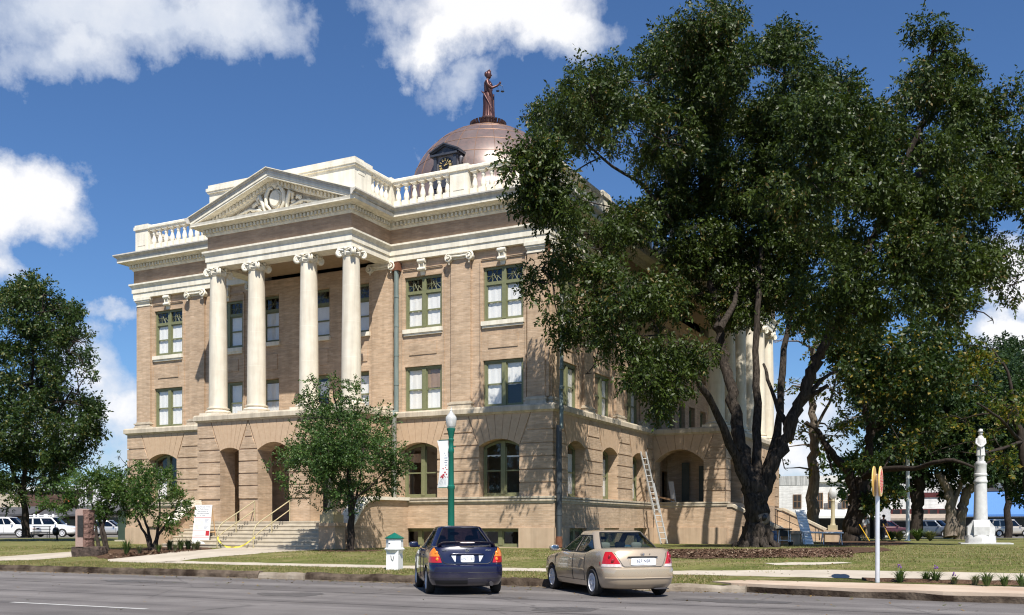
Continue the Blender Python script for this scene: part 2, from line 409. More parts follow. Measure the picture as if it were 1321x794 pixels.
def world_nodes():
    n = N(w.node_tree)
    bg = w.node_tree.nodes['Background']
    sky = n.new('ShaderNodeTexSky', sky_type='NISHITA'); sky.sun_disc = False
    sky.sun_elevation = math.asin(sw.z); sky.sun_rotation = math.atan2(sw.x, sw.y)
    sky.altitude = 200; sky.air_density = 1.0; sky.dust_density = 0.3; sky.ozone_density = 2.0
    tc = n.new('ShaderNodeTexCoord').outputs['Generated']
    sp = n.new('ShaderNodeSeparateXYZ'); n.ln(tc, sp.inputs[0])
    az = n.math('ARCTAN2', sp.outputs[0], sp.outputs[1]); el = n.math('ARCSINE', sp.outputs[2])
    cb = n.new('ShaderNodeCombineXYZ'); n.ln(az, cb.inputs[0]); n.ln(el, cb.inputs[1])
    P = cb.outputs[0]
    # domain warp so that outlines billow
    wn = n.new('ShaderNodeTexNoise'); wn.inputs['Scale'].default_value = 9; wn.inputs['Detail'].default_value = 7; wn.inputs['Roughness'].default_value = 0.6
    n.ln(P, wn.inputs['Vector'])
    vs = n.new('ShaderNodeVectorMath', operation='SUBTRACT'); n.ln(wn.outputs[1], vs.inputs[0]); vs.inputs[1].default_value = (0.5, 0.5, 0.5)
    vm = n.new('ShaderNodeVectorMath', operation='MULTIPLY_ADD'); n.ln(vs.outputs[0], vm.inputs[0]); vm.inputs[1].default_value = (0.14, 0.14, 0); n.ln(P, vm.inputs[2])
    fb = n.noise(P, 14, 9, 0.62); fine = n.noise(P, 45, 6, 0.6)
    fbm = n.math('ADD', n.math('MULTIPLY', n.math('SUBTRACT', fb, 0.5), 1.45), n.math('MULTIPLY', n.math('SUBTRACT', fine, 0.5), 0.3))
    D = None; S = None
    for (px, py, rx, ry, wt, br) in CLOUDS:
        a = math.atan((px - CX) / FPX); e = math.atan((HY - py) / FPX * math.cos(a))
        rx, ry = rx / FPX, ry / FPX
        v = n.new('ShaderNodeVectorMath', operation='SUBTRACT'); n.ln(vm.outputs[0], v.inputs[0]); v.inputs[1].default_value = (a, e, 0)
        v2 = n.new('ShaderNodeVectorMath', operation='MULTIPLY'); n.ln(v.outputs[0], v2.inputs[0]); v2.inputs[1].default_value = (1 / rx, 1 / ry, 0)
        v3 = n.new('ShaderNodeVectorMath', operation='LENGTH'); n.ln(v2.outputs[0], v3.inputs[0])
        d = n.math('MULTIPLY', n.math('SUBTRACT', 1.0, v3.outputs['Value']), wt)
        sh = n.math('MULTIPLY', n.math('MAXIMUM', d, 0.0), br)
        D = d if D is None else n.math('MAXIMUM', D, d)
        S = sh if S is None else n.math('MAXIMUM', S, sh)
    dens = n.math('ADD', D, n.math('MULTIPLY', fbm, 0.75))
    alpha = n.ramp(dens, [(0.0, 0.0), (0.24, 0.55), (0.6, 0.97)])
    lum = n.math('ADD', n.math('MULTIPLY', S, 0.8), n.math('MULTIPLY', fbm, 0.55))
    ccol = n.ramp(lum, [(0.0, (0.60, 0.67, 0.80)), (0.25, (0.76, 0.80, 0.88)), (0.5, (0.98, 0.98, 1.0))])
    k = n.new('ShaderNodeMix', data_type='RGBA', blend_type='MULTIPLY'); k.inputs[0].default_value = 1
    n.ln(ccol, k.inputs[6]); k.inputs[7].default_value = (CLOUDK, CLOUDK, CLOUDK, 1)
    skyc = n.mix(1.0, sky.outputs[0], SKYTINT, 'MULTIPLY')
    n.ln(n.mix(alpha, skyc, k.outputs[2]), bg.inputs[0])
    bg.inputs[1].default_value = SKYS
world_nodes()

# ------------------------------------------------------------------ terrain sheets
def sheet(name, poly, dz, m, cuts=True, jag=0.0, jseed=0, step=0.35, kind='structure'):
    """poly in plan coordinates, laid on the terrain"""
    if jag:
        rnd = random.Random(jseed); q = []
        for i in range(len(poly)):
            a = Vector(poly[i]); b = Vector(poly[(i + 1) % len(poly)]); L = (b - a).length; k = max(1, int(min(L, 60) / step))
            nn = Vector((b.y - a.y, a.x - b.x)); nn = nn.normalized() if nn.length else nn
            for j in range(k):
                t = j / k; p = a.lerp(b, t)
                off = 0 if j == 0 else jag * noise.noise((p.x * 1.7 + jseed, p.y * 1.7, 0)) * 2 + rnd.uniform(-.3, .3) * jag
                q.append(tuple(p + nn * off))
        poly = q
    bm = bmesh.new()
    vs = [bm.verts.new((p[0], p[1], 0)) for p in poly]
    bm.faces.new(vs)
    bmesh.ops.triangulate(bm, faces=bm.faces)
    for (y, z) in KN[1:-1]:
        bmesh.ops.bisect_plane(bm, geom=bm.verts[:] + bm.edges[:] + bm.faces[:], plane_co=(0, y, 0), plane_no=(0, 1, 0), dist=1e-4)
    for v in bm.verts:
        p = W(v.co.x, v.co.y, gz(v.co.y) + dz); v.co = p
    bmesh.ops.recalc_face_normals(bm, faces=bm.faces)
    for f in bm.faces:
        if f.normal.z < 0: f.normal_flip()
    me = bpy.data.meshes.new(name); bm.to_mesh(me); bm.free(); me.materials.append(m)
    o = link_mesh(name, me)
    return setp(o, kind=kind)

def asphalt():
    m, n, b = base_mat('asphalt')
    tc = n.new('ShaderNodeTexCoord').outputs['Object']
    rot = n.new('ShaderNodeMapping'); rot.inputs['Rotation'].default_value = (0, 0, -TH); n.ln(tc, rot.inputs[0])
    mp = n.new('ShaderNodeMapping'); mp.inputs['Scale'].default_value = (0.05, 1.0, 1.0); n.ln(rot.outputs[0], mp.inputs[0])
    tracks = n.ramp(n.noise(mp.outputs[0], 0.9, 4), [(0.40, 0.0), (0.60, 1.0)])
    c = n.mix(tracks, (0.130, 0.118, 0.113), (0.19, 0.174, 0.165))
    c = n.mix(1.0, c, n.ramp(n.noise(rot.outputs[0], 0.7, 6), [(0.3, 0.80), (0.7, 1.15)]), 'MULTIPLY')
    sp = n.ramp(n.noise(tc, 60, 3, 0.7), [(0.35, 0.72), (0.5, 1.0), (0.68, 1.35)])
    c = n.mix(1.0, c, sp, 'MULTIPLY')
    spots = n.ramp(n.noise(rot.outputs[0], 1.9, 2), [(0.70, 0.0), (0.76, 0.5)])
    c = n.mix(spots, c, (0.06, 0.055, 0.055))
    vo = n.new('ShaderNodeTexVoronoi', feature='DISTANCE_TO_EDGE'); vo.inputs['Scale'].default_value = 0.22; vo.inputs['Randomness'].default_value = 1.0
    n.ln(n.noise(None, 1), vo.inputs['Vector']) if False else n.ln(rot.outputs[0], vo.inputs['Vector'])
    crack = n.ramp(n.math('ADD', vo.outputs['Distance'], n.math('MULTIPLY', n.noise(rot.outputs[0], 6, 3), 0.03)), [(0.012, 1.0), (0.022, 0.0)])
    c = n.mix(n.math('MULTIPLY', crack, 0.55), c, (0.035, 0.032, 0.032))
    grit = n.ramp(n.noise(tc, 14, 5, 0.75), [(0.66, 0.0), (0.73, 0.6)])
    c = n.mix(grit, c, (0.30, 0.27, 0.22))
    n.ln(c, b.inputs['Base Color']); b.inputs['Roughness'].default_value = 0.85; b.inputs['Specular IOR Level'].default_value = 0.3
    bp = n.new('ShaderNodeBump'); bp.inputs['Strength'].default_value = 0.5; bp.inputs['Distance'].default_value = 0.02
    n.ln(n.noise(tc, 70, 4), bp.inputs['Height']); n.ln(bp.outputs[0], b.inputs['Normal'])
    return m
def grass_ground():
    m, n, b = base_mat('lawn_turf')
    tc = n.new('ShaderNodeTexCoord').outputs['Object']
    rot = n.new('ShaderNodeMapping'); rot.inputs['Rotation'].default_value = (0, 0, -TH); rot.inputs['Scale'].default_value = (0.6, 1.6, 1); n.ln(tc, rot.inputs[0])
    f = n.ramp(n.noise(rot.outputs[0], 0.45, 6, 0.65), [(0.35, 0.0), (0.68, 1.0)])
    c = n.mix(f, (0.108, 0.132, 0.030), (0.205, 0.20, 0.066))
    c = n.mix(n.ramp(n.noise(rot.outputs[0], 1.3, 5, 0.7), [(0.47, 0.0), (0.68, 0.85)]), c, (0.29, 0.225, 0.12))
    c = n.mix(n.ramp(n.noise(rot.outputs[0], 0.8, 6, 0.75), [(0.60, 0.0), (0.70, 0.8)]), c, (0.16, 0.115, 0.07))
    c = n.mix(1.0, c, n.ramp(n.noise(tc, 8, 6, 0.75), [(0.3, 0.55), (0.7, 1.35)]), 'MULTIPLY')
    n.ln(c, b.inputs['Base Color']); b.inputs['Roughness'].default_value = 0.9; b.inputs['Specular IOR Level'].default_value = 0.15
    bp = n.new('ShaderNodeBump'); bp.inputs['Strength'].default_value = 0.9; bp.inputs['Distance'].default_value = 0.06
    n.ln(n.noise(tc, 14, 6, 0.8), bp.inputs['Height']); n.ln(bp.outputs[0], b.inputs['Normal'])
    return m
M['asphalt'] = asphalt(); M['turf'] = grass_ground()
M['mulch'] = mat('brown_mulch', (0.05, 0.028, 0.018), (0.17, 0.105, 0.068), 14, 0.95, bump=1.0, bscale=22, spec=0.1, dist=0.08)
M['curb'] = mat('stained_curb', (0.030, 0.020, 0.014), (0.20, 0.155, 0.115), 1.1, 0.95, bump=0.8, bscale=9, spec=0.15, detail=8, dist=0.05, contrast=(0.42, 0.72))
M['curb_pale'] = mat('pale_curb', (0.17, 0.135, 0.10), (0.38, 0.33, 0.265), 1.6, 0.95, bump=0.6, bscale=9, spec=0.15, dist=0.03)
M['walk'] = mat('walk_concrete', (0.38, 0.33, 0.265), (0.50, 0.445, 0.365), 0.9, 0.9, bump=0.15, bscale=20, spec=0.2)
M['apron'] = mat('apron_concrete', (0.40, 0.29, 0.21), (0.54, 0.44, 0.34), 0.8, 0.9, bump=0.3, bscale=10, spec=0.2, detail=7)
M['line'] = mat('road_paint', (0.40, 0.39, 0.37), (0.56, 0.55, 0.53), 12, 0.8)
M['gravel'] = mat('far_ground', (0.13, 0.12, 0.105), (0.18, 0.165, 0.14), 0.3, 0.9)

def flat(name, poly, z, m, kind='structure'):
    me = bpy.data.meshes.new(name)
    me.from_pydata([W(x, y, z) for x, y in poly], [], [list(range(len(poly)))])
    me.materials.append(m); o = link_mesh(name, me)
    return setp(o, kind=kind)
flat('road', [(-700, -600), (700, -600), (700, -15.3), (-700, -15.3)], 0.0, M['asphalt'])
sheet('ground', [(-700, -15.32), (700, -15.32), (700, 850), (-700, 850)], -0.03, M['gravel'])
sheet('lawn', [(-52, -15.25), (11.3, -15.25), (12.8, -12.35), (60, -12.35), (60, 66), (-52, 66)], 0.0, M['turf'])
for i, (x0, x1, yy) in enumerate([(-0.3, 3.4, -24.95), (-12.5, -8.8, -24.9), (12.0, 15.7, -24.95)]):
    flat('lane_marking', [(x0, yy - .06), (x1, yy - .06), (x1, yy + .06), (x0, yy + .06)], 0.005, M['line'])
# walks and beds (drawn in plan from where they lie on the lawn)
def PL(pts): return [loc(*G(px, py).xy) for px, py in pts]
lower = [(221, 726), (251, 721.5), (290, 718), (330, 715), (380, 711.5), (440, 708.5)]
upper = [(440, 705.5), (300, 706.5), (275, 709.2), (205, 715.5), (139, 722)]
sheet('entrance_walk', PL(lower + upper + [(142, 725.3), (183, 726.5)]), 0.006, M['walk'], jag=0.03, jseed=3)
sheet('left_walk', PL([(-60, 722), (0, 718.8), (94, 712), (140, 708), (140, 712.5), (94, 719), (0, 724.3), (-60, 728)]), 0.006, M['walk'], jag=0.03, jseed=5)
sheet('sidewalk', [(-9.8, -12.65), (-2, -12.7), (11.0, -12.6), (60, -12.6), (60, -10.9), (13, -11.2), (9, -11.95), (-2, -12.0), (-9.3, -12.05)], 0.006, M['walk'], jag=0.04, jseed=8)
sheet('plant_bed', PL([(96, 716), (139, 722), (205, 715.5), (275, 709.2), (262, 705.5), (215, 706), (150, 709), (100, 711)]), 0.01, M['mulch'], jag=0.08, jseed=9)
mt = G(976, 706)
mtl = loc(mt.x, mt.y)
sheet('tree_bed', PL([(845, 708.5), (900, 709.5), (1000, 709), (1090, 706.5), (1140, 707), (1150, 711), (1100, 715), (1040, 719), (960, 721), (880, 721.5), (845, 716)]), 0.02, M['mulch'], jag=0.25, jseed=11, step=0.3)
sheet('tree_bed', PL([(1045, 701), (1090, 698.5), (1160, 698.5), (1178, 701), (1160, 704), (1090, 705)]), 0.01, M['mulch'], jag=0.2, jseed=12)
st = G(452, 711); stl = loc(st.x, st.y)
sheet('tree_bed', [(stl[0] + 1.35 * math.cos(a), stl[1] + 1.0 * math.sin(a)) for a in [i * .35 for i in range(18)]], 0.012, M['mulch'], jag=0.15, jseed=14)
sheet('stepping_slab', PL([(985, 727.5), (1085, 726), (1100, 727.5), (1050, 729.5), (1000, 730)]), 0.008, M['concrete'], jag=0.1, jseed=15)
# kerb: rough old kerbstones with missing chips
def kerb(name, x0, x1, m, y0=-15.45, y1=-15.2, z=0.2, sd=1):
    mb = MB(); rnd = random.Random(sd); x = x0; rows = []
    while x < x1:
        rows.append((x, y0 + rnd.uniform(-.03, .03), z + rnd.uniform(-.03, .012), y0 + .045 + rnd.uniform(-.02, .03))); x += rnd.uniform(.12, .4)
    rows.append((x1, y0, z, y0 + .05))
    vs = []; fs = []
    for (x, ya, zt, yb) in rows:
        vs += [W(x, ya - .02, -0.02), W(x, ya, zt * .55), W(x, yb, zt), W(x, y1, zt), W(x, y1, -0.02)]
    for i in range(len(rows) - 1):
        for k in range(4): fs.append((i * 5 + k, i * 5 + 5 + k, i * 5 + 6 + k, i * 5 + 1 + k))
    fs.append((0, 1, 2, 3, 4)); fs.append(tuple(range(len(vs) - 5, len(vs)))[::-1])
    mb.add([tuple(v) for v in vs], fs)
    return setp(mb.build(name, m), kind='structure')
kerb('kerb', -140, -2.3, M['curb'], sd=2)
kerb('kerb', -2.27, -0.6, M['curb_pale'], z=.19, sd=4)
kerb('kerb', -0.57, 8.2, M['curb'], sd=5)
kerb('kerb', 8.23, 12.0, M['curb_pale'], z=.16, sd=6)
ap = MB()
pts = [(11.0, -14.6), (11.6, -15.15), (13.4, -15.75), (16.2, -16.3), (60, -16.3), (60, -12.4), (12.6, -12.4)]
ap.prism([tuple(W(x, y).xy) for x, y in pts], -0.02, 0.20, axis=2)
setp(ap.build('concrete_apron', M['apron']), kind='structure')
ed = MB(); fp = [(10.9, -14.62), (11.58, -15.18), (13.4, -15.78), (16.2, -16.33), (60, -16.33)]
for (xa, ya), (xb, yb_) in zip(fp, fp[1:]):
    k = max(1, int((xb - xa) / .5))
    for i in range(k):
        a_, b_ = i / k, (i + 1) / k; h0, h1 = [.135 + .05 * noise.noise((xa + (xb - xa) * t, 5, 1)) for t in (a_, b_)]
        q0, q1 = W(xa + (xb - xa) * a_, ya + (yb_ - ya) * a_), W(xa + (xb - xa) * b_, ya + (yb_ - ya) * b_)
        ed.add([(q0.x, q0.y, -.01), (q1.x, q1.y, -.01), (q1.x, q1.y, h1), (q0.x, q0.y, h0)], [(0, 1, 2, 3)])
setp(ed.build('apron_edge', M['curb']), kind='structure')
bed = MB(); rows = []
for i in range(90):
    x = 14.2 + i * .35; c = (-13.05 if x > 16.5 else -13.0) + .1 * noise.noise((x * .9, 3, 0)); hw = .42 + .12 * noise.noise((x * 1.3, 9, 0)) + (.25 if x > 18 else 0)
    if i == 0: hw = .05
    rows.append((x, c, hw, .29 + .05 * noise.noise((x * 2.1, 5, 0))))
vs = []; fs = []
for (x, c, hw, h) in rows:
    vs += [tuple(W(x, c - hw, .18)), tuple(W(x, c - hw * .5, h - .02)), tuple(W(x, c, h)), tuple(W(x, c + hw * .5, h - .02)), tuple(W(x, c + hw, .18))]
for i in range(len(rows) - 1):
    for k in range(4): fs.append((i * 5 + k, i * 5 + 5 + k, i * 5 + 6 + k, i * 5 + 1 + k))
bed.add(vs, fs)
setp(bed.build('plant_bed', M['mulch'], smooth=60), kind='structure')
for yy, wd in ((-19.6, .05), (-22.3, .035), (-28.2, .05)):
    sx = [i * 1.5 - 60 for i in range(80)]
    e_ = [yy + .10 * noise.noise((x * .35, yy, 0)) for x in sx]
    flat('road_seam', [(x, y - wd * (.6 + .8 * abs(noise.noise((x * 1.1, yy, 4))))) for x, y in zip(sx, e_)] + [(x, y + wd * .5) for x, y in list(zip(sx, e_))[::-1]], 0.003, mat('road_seam', (.05, .045, .045), (.085, .078, .075), 5, .7))
for i, (cx_, cy_, rx_, ry_) in enumerate(((3.2, -20.6, .9, .5), (7.9, -19.4, .5, .3), (10.2, -21.5, .7, .45), (-4.0, -18.3, 1.4, .5), (12.5, -18.2, 1.1, .5))):
    flat('oil_stain', [(cx_ + rx_ * math.cos(a) * (1 + .5 * noise.noise((math.cos(a) * 1.5, math.sin(a) * 1.5, i * 3.1))), cy_ + ry_ * math.sin(a) * (1 + .5 * noise.noise((math.cos(a) * 1.5, math.sin(a) * 1.5, i * 3.1)))) for a in np.linspace(0, 6.283, 25)[:-1]], 0.0035 + .0004 * i, mat('oil_stain', (.07, .064, .062), (.12, .11, .106), 6, .6, detail=8))
# dirt and debris in the gutter
sheetz = [(-140, -15.5), (-140, -15.95)] + [(x, -15.75 - .35 * noise.noise((x * .3, 1, 0))) for x in range(-60, 12, 1)] + [(11.5, -15.5)]
flat('gutter_dirt', sheetz[::-1], 0.004, mat('gutter_dirt', (0.10, 0.075, 0.055), (0.22, 0.18, 0.13), 3, 0.95, bump=.5, bscale=20, detail=8))

# grass blades: one uncountable mass, thicker towards the viewer
def litter():
    rng = np.random.default_rng(12); rows = []
    def put(n, x0, x1, y0, y1, zf, big=1.0):
        for _ in range(n):
            x, y = rng.uniform(x0, x1), rng.uniform(y0, y1); p = W(x, y, zf(y) + .012); a = rng.uniform(0, 6.28); l = rng.uniform(.03, .075) * big; w_ = l * .35
            d = np.array([math.cos(a), math.sin(a), rng.uniform(-.1, .35)]); s_ = np.array([-math.sin(a), math.cos(a), rng.uniform(-.25, .25)]); b = np.array(p)
            rows.append([b - d * l, b + s_ * w_, b + d * l, b - s_ * w_])
    put(700, -30, 14, -16.1, -15.5, lambda y: 0.0); put(260, -20, 20, -19, -16, lambda y: 0.0); put(900, 2, 22, -11, 14, gz); put(250, -10, 16, -15, -11, gz); put(120, -20, 20, -26, -19, lambda y: 0.0, .7)
    me = np_mesh('fallen_leaves', np.array(rows).reshape(-1, 3), 4); me.materials.append(leaf_mat('fallen_leaf', (.14, .075, .03), (.30, .20, .08), (.10, .11, .03), .15, .2))
    setp(link_mesh('fallen_leaves', me), kind='stuff')
    rows = []
    for i in range(6500):
        p = G(rng.uniform(856, 1100), rng.uniform(709.6, 720.5)) if i < 5200 else G(*((lambda a: (140 + 120 * a, 721.5 - 11 * a - rng.uniform(0, 5)))(rng.uniform(0, 1))))
        l = rng.uniform(.03, .09); a = rng.uniform(0, 6.28); d = np.array([math.cos(a), math.sin(a), rng.uniform(-.2, .7)]) * l; s_ = np.array([-math.sin(a), math.cos(a), rng.uniform(-.5, .5)]) * l * .35; b = np.array(p) + np.array([0, 0, .03])
        rows.append([b - d, b + s_, b + d, b - s_])
    me = np_mesh('mulch_chips', np.array(rows).reshape(-1, 3), 4); me.materials.append(leaf_mat('bark_chip', (.045, .024, .015), (.17, .10, .065), (.30, .22, .15), .02, .1))
    setp(link_mesh('mulch_chips', me), kind='stuff')
def grass_blades():
    rng = np.random.default_rng(3)
    spots = []
    def scatter(n, x0, x1, y0, y1):
        spots.append(np.stack([rng.uniform(x0, x1, n), rng.uniform(y0, y1, n)], 1))
    scatter(52000, -24, 11.6, -15.28, -12.6)
    scatter(90000, -24, 34, -12.6, -3.0)
    scatter(34000, 6, 34, -3, 12)
    P = np.concatenate(spots)
    keep = np.ones(len(P), bool)
    keep &= ~((P[:, 1] > -12.72) & (P[:, 1] < -12.0) & (P[:, 0] > -10))
    keep &= ~((P[:, 1] > -12.72) & (P[:, 1] < -11.05) & (P[:, 0] > 12))
    keep &= ~((P[:, 0] > 11) & (P[:, 1] < -12.4))
    def inside(P, poly):
        x, y = P[:, 0], P[:, 1]; r = np.zeros(len(P), bool); n = len(poly)
        for i in range(n):
            x1, y1 = poly[i]; x2, y2 = poly[(i + 1) % n]
            if y1 == y2: continue
            c = ((y1 > y) != (y2 > y)) & (x < (x2 - x1) * (y - y1) / (y2 - y1) + x1)
            r ^= c
        return r
    for poly in (PL(lower + upper + [(142, 725.3), (183, 726.5)]), PL([(-60, 722), (0, 718.8), (94, 712), (140, 708), (140, 712.5), (94, 719), (0, 724.3), (-60, 728)]),
                 PL([(96, 716), (139, 722), (205, 715.5), (275, 709.2), (262, 705.5), (215, 706), (150, 709), (100, 711)]),
                 PL([(845, 708.5), (900, 709.5), (1000, 709), (1090, 706.5), (1140, 707), (1150, 711), (1100, 715), (1040, 719), (960, 721), (880, 721.5), (845, 716)]),
                 [(stl[0] + 1.35 * math.cos(a), stl[1] + 1.0 * math.sin(a)) for a in [i * .35 for i in range(18)]],
                 PL([(985, 727.5), (1085, 726), (1100, 727.5), (1050, 729.5), (1000, 730)]), [(-17.2, -6), (-6.5, -6), (-6.5, 0), (-17.2, 0)]):
        keep &= ~inside(P, poly)
    bare = np.array([noise.noise(Vector((p[0] * .55, p[1] * .9, 2.0))) for p in P]); keep &= bare < .22 + rng.uniform(-.1, .1, len(P))
    P = P[keep]; n = len(P)
    ys = np.array([k[0] for k in KN]); zs = np.array([k[1] for k in KN])
    z = np.interp(P[:, 1], ys, zs)
    X = ORG.x + AX.x * P[:, 0] + BX.x * P[:, 1]; Y = ORG.y + AX.y * P[:, 0] + BX.y * P[:, 1]
    a = rng.uniform(0, 6.28, n); h = rng.uniform(.02, .06, n); wd = rng.uniform(.006, .013, n); ln = rng.uniform(0, .05, n)
    V = np.zeros((n, 3, 3)); 
    V[:, 0] = np.stack([X - np.cos(a) * wd, Y - np.sin(a) * wd, z], 1)
    V[:, 1] = np.stack([X + np.cos(a) * wd, Y + np.sin(a) * wd, z], 1)
    b = rng.uniform(0, 6.28, n)
    V[:, 2] = np.stack([X + np.cos(b) * ln, Y + np.sin(b) * ln, z + h], 1)
    me = np_mesh('grass', V.reshape(-1, 3), 3)
    me.materials.append(leaf_mat('grass_blade', (0.105, 0.14, 0.028), (0.23, 0.23, 0.075), (0.34, 0.27, 0.14), .3, .38))
    setp(link_mesh('grass', me), kind='stuff')
def np_mesh(name, V, k):
    """V: (n*k,3) vertices of n separate k-gons"""
    me = bpy.data.meshes.new(name); nv = len(V); nf = nv // k
    me.vertices.add(nv); me.vertices.foreach_set('co', V.astype(np.float32).ravel())
    me.loops.add(nv); me.loops.foreach_set('vertex_index', np.arange(nv, dtype=np.int32))
    me.polygons.add(nf); me.polygons.foreach_set('loop_start', np.arange(0, nv, k, dtype=np.int32))
    me.update(calc_edges=True)
    return me
# ------------------------------------------------------------------ the courthouse
CH = thing('courthouse', 'tan brick courthouse with white columned portico, balustrade and copper dome', 'courthouse', tuple(W(0, 0, 0)), TH)
XL, XR, YD = -24.35, 0.0, 34.3                       # architrave planes
PX0, PX1, PP = -16.32, -8.05, 2.95                   # front portico
SY0, SY1, SP = 12.63, 25.4, 3.9                      # side portico
FOOT = [(XL, YD), (XL, 0), (PX0, 0), (PX0, -PP), (PX1, -PP), (PX1, 0), (XR, 0), (XR, SY0), (SP, SY0), (SP, SY1), (XR, SY1), (XR, YD)]
ZB0, ZB1 = 6.34, 6.68                                # belt course
ZA0, ZA1 = 13.58, 14.33                              # architrave
ZF1 = 15.03                                          # brick frieze top
ZC = 15.82                                           # cornice top

def wall(T, u0, u1, z0, z1, o, thick, ops, name, m, rust=None):
    """wall with openings (u0,u1,z0,z1[,rise]); rise = segmental arch above z1"""
    mb = MB(T)
    us = sorted(set([u0, u1] + [x for q in ops for x in q[:2]]))
    for a, b in zip(us, us[1:]):
        if b - a < 1e-6: continue
        c = (a + b) / 2; z = z0
        for q in sorted([q for q in ops if q[0] < c < q[1]], key=lambda q: q[2]):
            if q[2] > z + 1e-6: mb.box(a, b, o - thick, o, z, q[2])
            z = q[3]
            rise = q[4] if len(q) > 4 else 0
            if rise:
                n = 14; arc = [(q[0] + (q[1] - q[0]) * i / n, q[3] + rise * (1 - (2 * i / n - 1) ** 2)) for i in range(n + 1)]
                top = q[3] + rise + .12
                for (p, pz), (r, rz_) in zip(arc, arc[1:]):
                    mb.prism([(p, pz), (r, rz_), (r, top), (p, top)], o - thick, o, axis=1)
                z = top
        if z1 > z + 1e-6: mb.box(a, b, o - thick, o, z, z1)
    if rust: rustic(mb, *rust)
    return mb.build(name, [m, M['brick_fan']] if rust else m, CH)

def rustic(mb, u0, u1, o, ops, fans=True, zt=ZB0, cut=()):
    """banded brick courses standing proud of the wall with open joints, and gauged fans over the arches"""
    fan = mb
    zs = [2.80, 3.345, 3.90, 4.455, 5.01, 5.57, zt]
    g = .058
    for i in range(len(zs) - 1):
        za, zb = zs[i] + (g if i else 0), zs[i + 1]
        segs = [(u0, u1)]
        for q in ops:
            lo, hi, spr, rise = q[0], q[1], q[3], q[4]
            if i <= 3: a0, a1 = lo, hi; b0, b1 = lo, hi
            elif i == 4: a0, a1 = lo - .05, hi + .05; b0, b1 = lo - .33, hi + .33
            else: a0, a1 = lo - .34, hi + .34; b0, b1 = lo - .55, hi + .55
            ns = []
            for sgm in segs:
                l0 = sgm[0]; r0 = sgm[1]; lz = sgm[2] if len(sgm) > 2 else None; rz_ = sgm[3] if len(sgm) > 3 else None
                if hi < l0 or lo > r0: ns.append(sgm); continue
                if a0 > l0: ns.append((l0, a0, lz, b0))
                if a1 < r0: ns.append((a1, r0, b1, rz_))
            segs = ns
        for sgm in segs:
            l0, r0 = sgm[0], sgm[1]; l1 = sgm[2] if len(sgm) > 2 and sgm[2] is not None else l0; r1 = sgm[3] if len(sgm) > 3 and sgm[3] is not None else r0
            mb.prism([(l0, za), (r0, za), (r1, zb), (l1, zb)], o, o + .05, axis=1)
    mb.mi = 1
    for q in ops:
        lo, hi, spr, rise = q[:2] + q[3:5]; n = 7
        for k in range(n):
            def arc(t): return lo + (hi - lo) * t, spr + rise * (1 - (2 * t - 1) ** 2)
            t0, t1 = k / n, (k + 1) / n; gp = .004 if k else 0
            A, Bq, Cq = arc(t0), arc((t0 + t1) / 2), arc(t1)
            e = .52
            T0, T1 = lo - e + (hi - lo + 2 * e) * t0, lo - e + (hi - lo + 2 * e) * t1
            fan.prism([(A[0] + .007, A[1]), Bq, (Cq[0] - .007, Cq[1]), (T1 - .009, zt), (T0 + .009, zt)], o, o + .047, axis=1)
    mb.mi = 0

